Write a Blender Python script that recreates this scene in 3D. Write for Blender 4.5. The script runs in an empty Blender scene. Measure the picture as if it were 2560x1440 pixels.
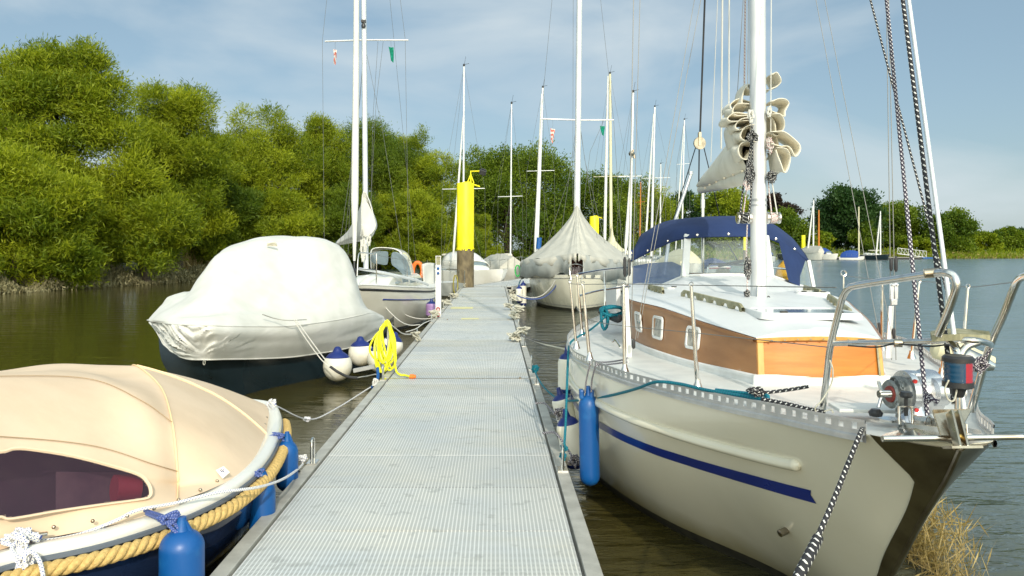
import bpy, math, random
import numpy as np
from mathutils import Vector, Matrix, Euler
R = math.radians
scene = bpy.context.scene
COL = scene.collection
F = 1991.0          # focal length in photo pixels (28 mm lens)
EYE = 2.05          # camera height above the water
# ---------------------------------------------------------------- camera
cd = bpy.data.cameras.new('camera'); cam = bpy.data.objects.new('camera', cd); COL.objects.link(cam)
cam.location = (0, 0, EYE); cam.rotation_euler = (R(90), 0, 0)
cd.lens = 28.0; cd.sensor_width = 36.0; cd.shift_x = 45/2560; cd.shift_y = -98/2560
cd.clip_start = 0.05; cd.clip_end = 3000
scene.camera = cam
# ---------------------------------------------------------------- world, sun, exposure
SUN_EL = 29.0; SUN_AZ = 171.0     # azimuth clockwise from +Y
w = bpy.data.worlds.new('World'); scene.world = w; w.use_nodes = True
nt = w.node_tree; nt.nodes.clear()
def nn(nt, t, **k):
    n = nt.nodes.new(t)
    for a, b in k.items(): setattr(n, a, b)
    return n
out = nn(nt, 'ShaderNodeOutputWorld'); bg = nn(nt, 'ShaderNodeBackground')
sky = nn(nt, 'ShaderNodeTexSky'); sky.sky_type = 'NISHITA'; sky.sun_disc = False
sky.sun_elevation = R(SUN_EL); sky.sun_rotation = R(SUN_AZ); sky.air_density = 1.0; sky.dust_density = 1.2; sky.ozone_density = 1.3
tc = nn(nt, 'ShaderNodeTexCoord'); mp = nn(nt, 'ShaderNodeMapping'); mp.inputs['Scale'].default_value = (1.0, 1.0, 2.6)
nt.links.new(tc.outputs['Generated'], mp.inputs[0])
n1 = nn(nt, 'ShaderNodeTexNoise'); n1.inputs['Scale'].default_value = 2.6; n1.inputs['Detail'].default_value = 6; n1.inputs['Roughness'].default_value = .5; n1.inputs['Distortion'].default_value = .35
nt.links.new(mp.outputs[0], n1.inputs[0])
cr_ = nn(nt, 'ShaderNodeValToRGB'); cr_.color_ramp.elements[0].position = .43; cr_.color_ramp.elements[0].color = (.0, .0, .0, 1)
cr_.color_ramp.elements[1].position = .66; cr_.color_ramp.elements[1].color = (1, 1, 1, 1)
nt.links.new(n1.outputs['Fac'], cr_.inputs[0])
veil = nn(nt, 'ShaderNodeMixRGB'); veil.inputs[0].default_value = .62; veil.inputs[2].default_value = (1.95, 2.85, 3.32, 1)
nt.links.new(sky.outputs[0], veil.inputs[1])
cl = nn(nt, 'ShaderNodeMixRGB'); cl.inputs[2].default_value = (4.5, 5.1, 5.4, 1)
mm = nn(nt, 'ShaderNodeMath', operation='MULTIPLY'); mm.inputs[1].default_value = .8
nt.links.new(cr_.outputs[0], mm.inputs[0]); nt.links.new(mm.outputs[0], cl.inputs[0]); nt.links.new(veil.outputs[0], cl.inputs[1])
# thin haze, boosted to add fill light: the sky is several times brighter on the sun's side (behind the camera)
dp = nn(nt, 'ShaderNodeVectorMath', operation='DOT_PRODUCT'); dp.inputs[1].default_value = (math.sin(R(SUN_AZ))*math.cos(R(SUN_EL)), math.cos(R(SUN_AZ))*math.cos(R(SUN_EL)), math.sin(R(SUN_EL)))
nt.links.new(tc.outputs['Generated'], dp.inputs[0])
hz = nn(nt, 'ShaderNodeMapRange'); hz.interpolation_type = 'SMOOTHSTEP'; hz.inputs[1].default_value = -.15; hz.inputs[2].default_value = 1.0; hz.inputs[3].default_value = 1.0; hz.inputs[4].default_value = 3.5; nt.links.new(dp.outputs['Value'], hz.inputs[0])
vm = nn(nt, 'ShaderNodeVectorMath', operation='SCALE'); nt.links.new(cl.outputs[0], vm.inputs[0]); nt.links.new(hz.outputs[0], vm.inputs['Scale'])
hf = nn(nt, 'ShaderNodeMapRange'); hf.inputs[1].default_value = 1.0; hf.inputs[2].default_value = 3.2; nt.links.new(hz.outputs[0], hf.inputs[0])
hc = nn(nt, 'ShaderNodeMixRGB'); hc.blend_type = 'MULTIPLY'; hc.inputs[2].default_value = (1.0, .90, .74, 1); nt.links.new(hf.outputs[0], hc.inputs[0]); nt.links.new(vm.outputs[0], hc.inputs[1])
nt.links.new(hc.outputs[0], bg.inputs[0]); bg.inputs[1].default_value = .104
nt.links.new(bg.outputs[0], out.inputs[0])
sd = bpy.data.lights.new('sun', 'SUN'); so = bpy.data.objects.new('sun', sd); COL.objects.link(so)
sd.energy = 2.1; sd.angle = R(.6); sd.color = (1.0, .93, .80)
sv = Vector((math.sin(R(SUN_AZ))*math.cos(R(SUN_EL)), math.cos(R(SUN_AZ))*math.cos(R(SUN_EL)), math.sin(R(SUN_EL))))
so.rotation_euler = (-sv).to_track_quat('-Z', 'Y').to_euler(); so.location = (5, -5, 12)
scene.view_settings.view_transform = 'Standard'; scene.view_settings.look = 'None'
scene.view_settings.exposure = 0.52; scene.view_settings.gamma = 1
# ---------------------------------------------------------------- geometry helpers
def W(px, py, D): return Vector(((px-1235)*D/F, D, EYE-(py-622)*D/F))
def Wz(px, py, z):
    D = F*(EYE-z)/(py-622); return W(px, py, D)
def crs(P, n, closed=False):
    """Catmull-Rom through P, n samples a span"""
    P = [Vector(p) for p in P]; m = len(P)
    if m == 2 and not closed: return [P[0].lerp(P[1], i/n) for i in range(n+1)]
    o = []; rng = m if closed else m-1
    for i in range(rng):
        if closed: a, b, c, d = P[i-1], P[i], P[(i+1) % m], P[(i+2) % m]
        else:
            b, c = P[i], P[i+1]; a = P[i-1] if i else b*2-c; d = P[i+2] if i+2 < m else c*2-b
        for k in range(n):
            t = k/n; t2 = t*t; t3 = t2*t
            o.append(.5*((2*b)+(c-a)*t+(2*a-5*b+4*c-d)*t2+(3*b-a-3*c+d)*t3))
    if not closed: o.append(P[-1].copy())
    return o
def tab(pts):
    """smooth 1-D table"""
    xs = [p[0] for p in pts]; ys = [p[1] for p in pts]
    ms = []
    for i in range(len(xs)):
        if 0 < i < len(xs)-1:
            d0 = (ys[i]-ys[i-1])/(xs[i]-xs[i-1]); d1 = (ys[i+1]-ys[i])/(xs[i+1]-xs[i])
            ms.append(0 if d0*d1 <= 0 else 2*d0*d1/(d0+d1))
        elif i == 0: ms.append((ys[1]-ys[0])/(xs[1]-xs[0]))
        else: ms.append((ys[-1]-ys[-2])/(xs[-1]-xs[-2]))
    def f(x):
        if x <= xs[0]: return ys[0]
        if x >= xs[-1]: return ys[-1]
        i = 0
        while xs[i+1] < x: i += 1
        h = xs[i+1]-xs[i]; t = (x-xs[i])/h
        return ys[i]*(1+2*t)*(1-t)**2+h*ms[i]*t*(1-t)**2+ys[i+1]*t*t*(3-2*t)+h*ms[i+1]*t*t*(t-1)
    return f
class MB:
    def __init__(s): s.v = []; s.f = []; s.uv = {}
    def add(s, vs, fs, uvs=None):
        b = len(s.v); s.v += [tuple(v) for v in vs]
        for i, f in enumerate(fs):
            if uvs: s.uv[len(s.f)] = uvs[i]
            s.f.append(tuple(b+k for k in f))
        return s
    def box(s, c, d, rot=None, ax=None):
        c = Vector(c); hx, hy, hz = d[0]/2, d[1]/2, d[2]/2
        vs = [Vector((x*hx, y*hy, z*hz)) for x in (-1, 1) for y in (-1, 1) for z in (-1, 1)]
        if rot is not None: m = Euler(rot).to_matrix(); vs = [m @ v for v in vs]
        if ax is not None: vs = [ax[0]*v.x+ax[1]*v.y+ax[2]*v.z for v in vs]
        return s.add([c+v for v in vs], [(0, 1, 3, 2), (4, 6, 7, 5), (0, 4, 5, 1), (2, 3, 7, 6), (0, 2, 6, 4), (1, 5, 7, 3)])
    def beam(s, a, b, w_, h, up=(0, 0, 1)):
        a = Vector(a); b = Vector(b); d = b-a; L = d.length; y = d.normalized(); x = y.cross(Vector(up))
        if x.length < 1e-4: x = Vector((1, 0, 0))
        x.normalize(); z = x.cross(y)
        return s.box((a+b)/2, (w_, L, h), ax=(x, y, z))
    def tube(s, P, r, n=8, caps=True, closed=False, sq=1.0):
        P = [Vector(p) for p in P]; m = len(P)
        rs = r if isinstance(r, (list, tuple)) else [r]*m
        T = []
        for i in range(m):
            if closed: t = P[(i+1) % m]-P[i-1]
            else: t = P[min(i+1, m-1)]-P[max(i-1, 0)]
            T.append(t.normalized() if t.length > 1e-9 else Vector((0, 0, 1)))
        ref = Vector((0, 0, 1)) if abs(T[0].z) < .9 else Vector((1, 0, 0))
        N = (ref-T[0]*ref.dot(T[0])).normalized()
        vs = []; L = 0; Ls = []
        for i in range(m):
            if i: N = (N-T[i]*N.dot(T[i])); N = N.normalized() if N.length > 1e-6 else Vector((1, 0, 0)); L += (P[i]-P[i-1]).length
            Ls.append(L); B = T[i].cross(N)
            for k in range(n):
                a = 2*math.pi*k/n; vs.append(P[i]+(N*math.cos(a)+B*math.sin(a)*sq)*rs[i])
        fs = []; uv = []
        rng = m if closed else m-1
        for i in range(rng):
            j = (i+1) % m; l0 = Ls[i]; l1 = Ls[j] if j else L+(P[0]-P[-1]).length
            for k in range(n):
                k2 = (k+1) % n
                fs.append((i*n+k, i*n+k2, j*n+k2, j*n+k)); uv.append(((l0, k/n), (l0, (k+1)/n), (l1, (k+1)/n), (l1, k/n)))
        if caps and not closed:
            fs.append(tuple(range(n-1, -1, -1))); uv.append(((Ls[0], 0),)*n)
            fs.append(tuple((m-1)*n+k for k in range(n))); uv.append(((L, 0),)*n)
        return s.add(vs, fs, uv)
    def lathe(s, prof, o, axis=(0, 0, 1), n=20):
        o = Vector(o); z = Vector(axis).normalized(); x = z.cross(Vector((0, 1, 0)))
        if x.length < 1e-3: x = Vector((1, 0, 0))
        x.normalize(); y = z.cross(x); vs = []; fs = []
        for (r, h) in prof:
            for k in range(n):
                a = 2*math.pi*k/n; vs.append(o+z*h+(x*math.cos(a)+y*math.sin(a))*max(r, 1e-4))
        m = len(prof)
        for i in range(m-1):
            for k in range(n): k2 = (k+1) % n; fs.append((i*n+k, i*n+k2, (i+1)*n+k2, (i+1)*n+k))
        fs.append(tuple(range(n-1, -1, -1))); fs.append(tuple((m-1)*n+k for k in range(n)))
        return s.add(vs, fs)
    def grid(s, rows, closed=False, flip=False):
        nr = len(rows); nc = len(rows[0]); vs = [p for r in rows for p in r]; fs = []
        for i in range(nr-1):
            for j in range(nc if closed else nc-1):
                j2 = (j+1) % nc; q = (i*nc+j, i*nc+j2, (i+1)*nc+j2, (i+1)*nc+j)
                fs.append(q[::-1] if flip else q)
        return s.add(vs, fs)
    def poly(s, P, thick=0, nrm=None):
        P = [Vector(p) for p in P]; n = len(P)
        if not thick: return s.add(P, [tuple(range(n))])
        if nrm is None:
            nrm = Vector((0, 0, 0))
            for i in range(n): nrm += P[i].cross(P[(i+1) % n])
            nrm.normalize()
        Q = [p+Vector(nrm)*thick for p in P]
        return s.add(P+Q, [tuple(range(n-1, -1, -1)), tuple(range(n, 2*n))]+[(i, (i+1) % n, n+(i+1) % n, n+i) for i in range(n)])
    def build(s, name, m, root=None, smooth=True, ang=38, solid=0, bevel=0, sub=0):
        me = bpy.data.meshes.new(name); off = Vector(root['_o']) if root else Vector((0, 0, 0))
        if root is None and s.v:
            a = np.array(s.v); off = Vector((float(a[:, 0].mean()), float(a[:, 1].mean()), float(a[:, 2].min())))
        me.from_pydata([(v[0]-off.x, v[1]-off.y, v[2]-off.z) for v in s.v], [], s.f)
        if s.uv:
            ul = me.uv_layers.new(name='UVMap'); arr = np.zeros(len(me.loops)*2, dtype=np.float32)
            for p in me.polygons:
                u = s.uv.get(p.index)
                if u:
                    for k, li in enumerate(p.loop_indices): arr[2*li], arr[2*li+1] = u[k]
            ul.data.foreach_set('uv', arr)
        me.materials.append(m)
        if smooth:
            me.polygons.foreach_set('use_smooth', [True]*len(me.polygons))
            me.set_sharp_from_angle(angle=R(ang))
        me.update()
        o = bpy.data.objects.new(name, me); COL.objects.link(o)
        if root is None: o.location = off; o['_o'] = tuple(off)
        else:
            o.parent = root; o['_o'] = tuple(off)
        if solid: md = o.modifiers.new('solid', 'SOLIDIFY'); md.thickness = solid; md.offset = 0
        if bevel: md = o.modifiers.new('bevel', 'BEVEL'); md.width = bevel; md.segments = 2; md.limit_method = 'ANGLE'
        return o
def tag(o, label=None, cat=None, group=None, kind=None):
    if label: o['label'] = label
    if cat: o['category'] = cat
    if group: o['group'] = group
    if kind: o['kind'] = kind
    return o
def empty(name, loc, label=None, cat=None, group=None):
    o = bpy.data.objects.new(name, None); COL.objects.link(o); o.location = loc; o['_o'] = tuple(loc); o.empty_display_size = .2
    return tag(o, label, cat, group)
# ---------------------------------------------------------------- materials
def mat(name, col, rough=.5, metal=0.0, col2=None, vs=4.0, stretch=(1, 1, 1), bump=0.0, bs=30.0, coat=0.0, spec=.5, lo=.35, hi=.65, detail=5, bstretch=None):
    m = bpy.data.materials.new(name); m.use_nodes = True; nt = m.node_tree; p = nt.nodes['Principled BSDF']
    p.inputs['Base Color'].default_value = (*col, 1); p.inputs['Roughness'].default_value = rough; p.inputs['Metallic'].default_value = metal
    p.inputs['Specular IOR Level'].default_value = spec; p.inputs['Coat Weight'].default_value = coat
    tc = nn(nt, 'ShaderNodeTexCoord')
    if col2 is not None:
        mp = nn(nt, 'ShaderNodeMapping'); mp.inputs['Scale'].default_value = stretch; nt.links.new(tc.outputs['Object'], mp.inputs[0])
        n = nn(nt, 'ShaderNodeTexNoise'); n.inputs['Scale'].default_value = vs; n.inputs['Detail'].default_value = detail; nt.links.new(mp.outputs[0], n.inputs[0])
        r = nn(nt, 'ShaderNodeMapRange'); r.inputs[1].default_value = lo; r.inputs[2].default_value = hi; nt.links.new(n.outputs['Fac'], r.inputs[0])
        mx = nn(nt, 'ShaderNodeMixRGB'); mx.inputs[1].default_value = (*col, 1); mx.inputs[2].default_value = (*col2, 1)
        nt.links.new(r.outputs[0], mx.inputs[0]); nt.links.new(mx.outputs[0], p.inputs['Base Color'])
        rr = nn(nt, 'ShaderNodeMapRange'); rr.inputs[3].default_value = max(0, rough-.08); rr.inputs[4].default_value = min(1, rough+.1); nt.links.new(n.outputs['Fac'], rr.inputs[0]); nt.links.new(rr.outputs[0], p.inputs['Roughness'])
    if bump:
        mp2 = nn(nt, 'ShaderNodeMapping'); mp2.inputs['Scale'].default_value = bstretch or stretch; nt.links.new(tc.outputs['Object'], mp2.inputs[0])
        n2 = nn(nt, 'ShaderNodeTexNoise'); n2.inputs['Scale'].default_value = bs; n2.inputs['Detail'].default_value = 4; nt.links.new(mp2.outputs[0], n2.inputs[0])
        b = nn(nt, 'ShaderNodeBump'); b.inputs['Strength'].default_value = bump; b.inputs['Distance'].default_value = .02; nt.links.new(n2.outputs['Fac'], b.inputs['Height']); nt.links.new(b.outputs[0], p.inputs['Normal'])
    return m
def rope_mat(name, a, b, pitch=.03, duty=.5, twist=1.0, rough=.8, n=2):
    """braid: flecks of colour b on a, laid out along the tube's own UVs"""
    m = bpy.data.materials.new(name); m.use_nodes = True; nt = m.node_tree; p = nt.nodes['Principled BSDF']; p.inputs['Roughness'].default_value = rough
    uv = nn(nt, 'ShaderNodeUVMap'); sx = nn(nt, 'ShaderNodeSeparateXYZ'); nt.links.new(uv.outputs[0], sx.inputs[0])
    def M(op, x, y): 
        q = nn(nt, 'ShaderNodeMath', operation=op)
        for i, t in enumerate((x, y)):
            if t is None: continue
            if isinstance(t, (int, float)): q.inputs[i].default_value = t
            else: nt.links.new(t, q.inputs[i])
        return q.outputs[0]
    u = M('DIVIDE', sx.outputs[0], pitch); v = M('MULTIPLY', sx.outputs[1], n)
    f1 = M('FRACT', M('ADD', u, M('MULTIPLY', v, twist)), None); f2 = M('FRACT', M('SUBTRACT', M('MULTIPLY', u, 1.0), v), None)
    g = M('MULTIPLY', M('LESS_THAN', f1, duty), M('LESS_THAN', f2, .62))
    mx = nn(nt, 'ShaderNodeMixRGB'); mx.inputs[1].default_value = (*a, 1); mx.inputs[2].default_value = (*b, 1); nt.links.new(g, mx.inputs[0]); nt.links.new(mx.outputs[0], p.inputs['Base Color'])
    bm = nn(nt, 'ShaderNodeBump'); bm.inputs['Strength'].default_value = .6; bm.inputs['Distance'].default_value = .004; nt.links.new(f1, bm.inputs['Height']); nt.links.new(bm.outputs[0], p.inputs['Normal'])
    return m
def clear_mat(name, col, alpha=.2, rough=.08):
    """clear plastic or smoked glass: partly see-through, glossy"""
    m = bpy.data.materials.new(name); m.use_nodes = True; nt = m.node_tree; nt.nodes.clear()
    o = nn(nt, 'ShaderNodeOutputMaterial'); tr = nn(nt, 'ShaderNodeBsdfTransparent'); tr.inputs[0].default_value = (.9, .93, .95, 1)
    p = nn(nt, 'ShaderNodeBsdfPrincipled'); p.inputs['Base Color'].default_value = (*col, 1); p.inputs['Roughness'].default_value = rough
    tc = nn(nt, 'ShaderNodeTexCoord'); n2 = nn(nt, 'ShaderNodeTexNoise'); n2.inputs['Scale'].default_value = 3; nt.links.new(tc.outputs['Object'], n2.inputs[0])
    b = nn(nt, 'ShaderNodeBump'); b.inputs['Strength'].default_value = .25; b.inputs['Distance'].default_value = .03; nt.links.new(n2.outputs['Fac'], b.inputs['Height']); nt.links.new(b.outputs[0], p.inputs['Normal'])
    mx = nn(nt, 'ShaderNodeMixShader'); mx.inputs[0].default_value = alpha
    nt.links.new(tr.outputs[0], mx.inputs[1]); nt.links.new(p.outputs[0], mx.inputs[2]); nt.links.new(mx.outputs[0], o.inputs[0])
    return m
M = {}
M['gel'] = mat('gelcoat_white', (.76, .75, .70), .22, col2=(.68, .67, .60), vs=2, coat=.3)
M['deckpaint'] = mat('deck_paint', (.70, .70, .66), .45, col2=(.60, .61, .58), vs=5, bump=.08, bs=220)
M['roofpaint'] = mat('roof_paint', (.70, .71, .70), .4, col2=(.64, .65, .64), vs=3, bump=.05, bs=200)
M['white'] = mat('white_plastic', (.80, .80, .78), .35, col2=(.70, .70, .67), vs=8)
M['steel'] = mat('stainless_steel', (.72, .70, .66), .14, 1.0, col2=(.5, .44, .34), vs=9, lo=.5, hi=.8)
M['plate'] = mat('bow_plate_steel', (.38, .345, .29), .30, 1.0, col2=(.20, .17, .13), vs=6, lo=.4, hi=.7)
M['anchor'] = mat('anchor_steel', (.50, .44, .34), .28, 1.0, col2=(.26, .21, .15), vs=14, lo=.4, hi=.7)
M['alu'] = mat('anodised_aluminium', (.62, .63, .63), .38, .75, col2=(.5, .51, .51), vs=10)
M['alup'] = mat('mast_aluminium', (.74, .75, .74), .42, .35, col2=(.64, .66, .66), vs=3)
M['casting'] = mat('cast_aluminium', (.75, .76, .78), .2, .85, col2=(.55, .57, .6), vs=6)
M['beam'] = mat('galvanised_edge', (.50, .49, .44), .55, .2, col2=(.38, .37, .33), vs=7, bump=.15, bs=60)
M['black'] = mat('black_plastic', (.018, .018, .02), .35, col2=(.03, .03, .03))
M['rubber'] = mat('black_rubber', (.02, .02, .022), .6, col2=(.045, .045, .045))
M['ply'] = mat('varnished_ply', (.56, .20, .03), .35, col2=(.43, .135, .018), vs=5, stretch=(.7, .7, 7), bump=.05, bs=50, coat=.1, spec=.3, detail=8, lo=.3, hi=.75)
M['plyd'] = mat('shaded_ply', (.40, .19, .07), .3, col2=(.25, .10, .032), vs=3.2, stretch=(.7, .5, 2.6), bump=.05, bs=50, coat=.1, spec=.3, detail=8, lo=.3, hi=.75)  # shade of the cabin's left side put into a darker ply; also on roof trim
M['teak'] = mat('pale_teak', (.62, .34, .08), .35, col2=(.50, .24, .05), vs=12, stretch=(1, 1, .2))
M['weather'] = mat('weathered_wood', (.36, .34, .22), .8, col2=(.22, .21, .12), vs=14, stretch=(1, 1, .4), bump=.4, bs=60)
M['navy'] = mat('navy_canvas', (.012, .034, .125), .8, col2=(.009, .026, .095), vs=3, bump=.15, bs=9)
M['bluestripe'] = mat('blue_stripe', (.003, .024, .22), .3, col2=(.004, .022, .18), coat=.3)
M['boot'] = mat('antifoul', (.030, .030, .024), .6, col2=(.06, .055, .035), vs=12)
M['sail'] = mat('sail_cloth', (.80, .75, .62), .7, col2=(.70, .65, .52), vs=4, bump=.35, bs=9)
M['tarp'] = mat('white_tarpaulin', (.66, .655, .61), .68, col2=(.58, .58, .53), vs=3, bump=.12, bs=5, spec=.3)
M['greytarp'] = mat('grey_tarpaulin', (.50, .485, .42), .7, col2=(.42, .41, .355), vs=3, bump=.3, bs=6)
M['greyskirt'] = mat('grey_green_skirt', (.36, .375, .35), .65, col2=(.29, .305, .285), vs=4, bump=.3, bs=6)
M['creamtarp'] = mat('cream_tarpaulin', (.66, .62, .42), .7, col2=(.6, .55, .36), vs=4, bump=.2, bs=6)
M['beige'] = mat('beige_canvas', (.72, .56, .40), .9, col2=(.66, .505, .35), vs=2.5, bump=.35, bs=4)
M['seam'] = mat('seam_tape', (.84, .62, .36), .8)
M['stitch'] = mat('dark_seam', (.38, .26, .15), .8)
M['darkhull'] = mat('dark_teal_hull', (.010, .020, .026), .2, col2=(.013, .024, .03), vs=3, spec=.35, coat=.15)
M['navyhull'] = mat('navy_hull', (.008, .018, .05), .10, col2=(.012, .022, .055), vs=3, coat=.6)
M['cork'] = mat('yellow_rope_fender', (.66, .46, .17), .85, col2=(.52, .35, .12), vs=60, bump=.5, bs=150)
M['bluefender'] = mat('blue_fender', (.002, .075, .27), .4, col2=(.01, .12, .34), vs=9, lo=.55, hi=.75, bump=.05, bs=30)
M['whitefender'] = mat('white_fender', (.74, .72, .62), .4, col2=(.55, .50, .33), vs=5, lo=.5, hi=.8)
M['purple'] = mat('purple_fender', (.33, .20, .42), .5, col2=(.28, .17, .36))
M['navycap'] = mat('navy_fender_cap', (.006, .02, .15), .4)
M['yellow'] = mat('yellow_paint', (.90, .80, .0), .5, col2=(.78, .66, .03), vs=3, lo=.45, hi=.75, stretch=(2, 2, .6))
M['pilesteel'] = mat('pile_steel', (.085, .065, .035), .7, col2=(.19, .15, .08), vs=3, stretch=(2, 2, 1), bump=.3, bs=15)
M['hose'] = mat('yellow_hose', (.80, .80, .02), .4)
M['orange'] = mat('orange_foam', (.85, .20, .02), .55, col2=(.8, .17, .02))
M['red'] = mat('red_plastic', (.45, .015, .015), .3)
M['bluelens'] = mat('blue_lens', (.002, .045, .10), .1, coat=.5)
M['darkred'] = mat('dark_red_cap', (.26, .035, .025), .5)
M['redlens'] = mat('red_lens', (.36, .008, .02), .08, coat=.8)
M['green'] = mat('green_hose', (.02, .40, .07), .5)
M['wire'] = mat('rigging_wire', (.20, .20, .185), .5, .4)
M['wirel'] = mat('pale_line', (.62, .61, .55), .7)
M['smoke'] = mat('smoked_glass', (.16, .21, .235), .10, col2=(.13, .17, .19), coat=.3)
M['port'] = mat('port_glass', (.10, .095, .08), .06, col2=(.34, .33, .28), vs=16, coat=.5, lo=.4, hi=.6)
M['clear'] = clear_mat('clear_vinyl', (.55, .62, .66), .20)
M['bluevinyl'] = clear_mat('blue_shade_cloth', (.05, .10, .26), .86, .5)
M['canopywin'] = clear_mat('tinted_vinyl', (.03, .010, .022), .58, .05)
M['tealrope'] = rope_mat('teal_rope', (.0, .12, .19), (.0, .20, .22), .02, .5)
M['whiterope'] = rope_mat('white_rope', (.70, .69, .63), (.30, .31, .34), .022, .28)
M['bluefleck'] = rope_mat('white_rope_blue_fleck', (.74, .73, .68), (.06, .10, .32), .016, .35, n=3)
M['blackrope'] = rope_mat('black_rope_white_fleck', (.022, .022, .026), (.72, .71, .66), .030, .28)
M['saltrope'] = rope_mat('salt_and_pepper_rope', (.045, .035, .06), (.66, .64, .64), .022, .45, n=3)
M['redrope'] = rope_mat('red_fleck_rope', (.62, .60, .56), (.42, .08, .09), .03, .35)
M['purprope'] = rope_mat('blue_cord', (.04, .075, .26), (.18, .22, .42), .012, .4)
M['old'] = mat('old_rope', (.62, .60, .50), .9, col2=(.45, .43, .34), vs=25, bump=.4, bs=90)
M['chain'] = mat('galvanised_chain', (.32, .34, .33), .5, .5, col2=(.2, .21, .2), vs=40)
def grating():
    m = bpy.data.materials.new('walkway_grating'); m.use_nodes = True; nt = m.node_tree; p = nt.nodes['Principled BSDF']; p.inputs['Roughness'].default_value = .55
    tc = nn(nt, 'ShaderNodeTexCoord'); sx = nn(nt, 'ShaderNodeSeparateXYZ'); nt.links.new(tc.outputs['Object'], sx.inputs[0])
    def Q(op, x, y=None):
        q = nn(nt, 'ShaderNodeMath', operation=op)
        for i, t in enumerate((x, y)):
            if t is None: continue
            if isinstance(t, (int, float)): q.inputs[i].default_value = t
            else: nt.links.new(t, q.inputs[i])
        return q.outputs[0]
    fx = Q('FRACT', Q('DIVIDE', sx.outputs[0], .0235)); fy = Q('FRACT', Q('DIVIDE', sx.outputs[1], .017))
    slot = Q('MULTIPLY', Q('GREATER_THAN', fx, .34), Q('GREATER_THAN', fy, .50))
    n = nn(nt, 'ShaderNodeTexNoise'); n.inputs['Scale'].default_value = 1.6; n.inputs['Detail'].default_value = 6; nt.links.new(tc.outputs['Object'], n.inputs[0])
    cr = nn(nt, 'ShaderNodeValToRGB'); e = cr.color_ramp.elements; e[0].position = .3; e[0].color = (.56, .59, .60, 1); e[1].position = .7; e[1].color = (.71, .70, .65, 1); nt.links.new(n.outputs['Fac'], cr.inputs[0])
    mp = nn(nt, 'ShaderNodeMapping'); mp.inputs['Scale'].default_value = (.35, 2.2, 1); nt.links.new(tc.outputs['Object'], mp.inputs[0])
    n3 = nn(nt, 'ShaderNodeTexNoise'); n3.inputs['Scale'].default_value = 1.3; n3.inputs['Detail'].default_value = 3; nt.links.new(mp.outputs[0], n3.inputs[0])
    rr = nn(nt, 'ShaderNodeMapRange'); rr.inputs[1].default_value = .52; rr.inputs[2].default_value = .72; rr.inputs[4].default_value = .5; nt.links.new(n3.outputs['Fac'], rr.inputs[0])
    mz = nn(nt, 'ShaderNodeMixRGB'); mz.inputs[2].default_value = (.66, .60, .44, 1); nt.links.new(rr.outputs[0], mz.inputs[0]); nt.links.new(cr.outputs[0], mz.inputs[1])
    mx = nn(nt, 'ShaderNodeMixRGB'); mx.inputs[2].default_value = (.20, .21, .205, 1); oi = nn(nt, 'ShaderNodeObjectInfo'); hv = nn(nt, 'ShaderNodeHueSaturation'); vr = nn(nt, 'ShaderNodeMapRange'); vr.inputs[3].default_value = .86; vr.inputs[4].default_value = 1.08; nt.links.new(oi.outputs['Random'], vr.inputs[0]); nt.links.new(vr.outputs[0], hv.inputs['Value']); ns = nn(nt, 'ShaderNodeTexNoise'); ns.inputs['Scale'].default_value = 9; ns.inputs['Detail'].default_value = 5; nt.links.new(tc.outputs['Object'], ns.inputs[0]); sr = nn(nt, 'ShaderNodeMapRange'); sr.inputs[1].default_value = .60; sr.inputs[2].default_value = .70; sr.inputs[4].default_value = .45; nt.links.new(ns.outputs['Fac'], sr.inputs[0]); st_ = nn(nt, 'ShaderNodeMixRGB'); st_.inputs[2].default_value = (.30, .31, .28, 1); nt.links.new(sr.outputs[0], st_.inputs[0]); nt.links.new(mz.outputs[0], hv.inputs['Color']); nt.links.new(hv.outputs[0], st_.inputs[1]); mz = st_; nt.links.new(slot, mx.inputs[0]); nt.links.new(mz.outputs[0], mx.inputs[1]); nt.links.new(mx.outputs[0], p.inputs['Base Color'])
    return m
M['grating'] = grating()
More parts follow.
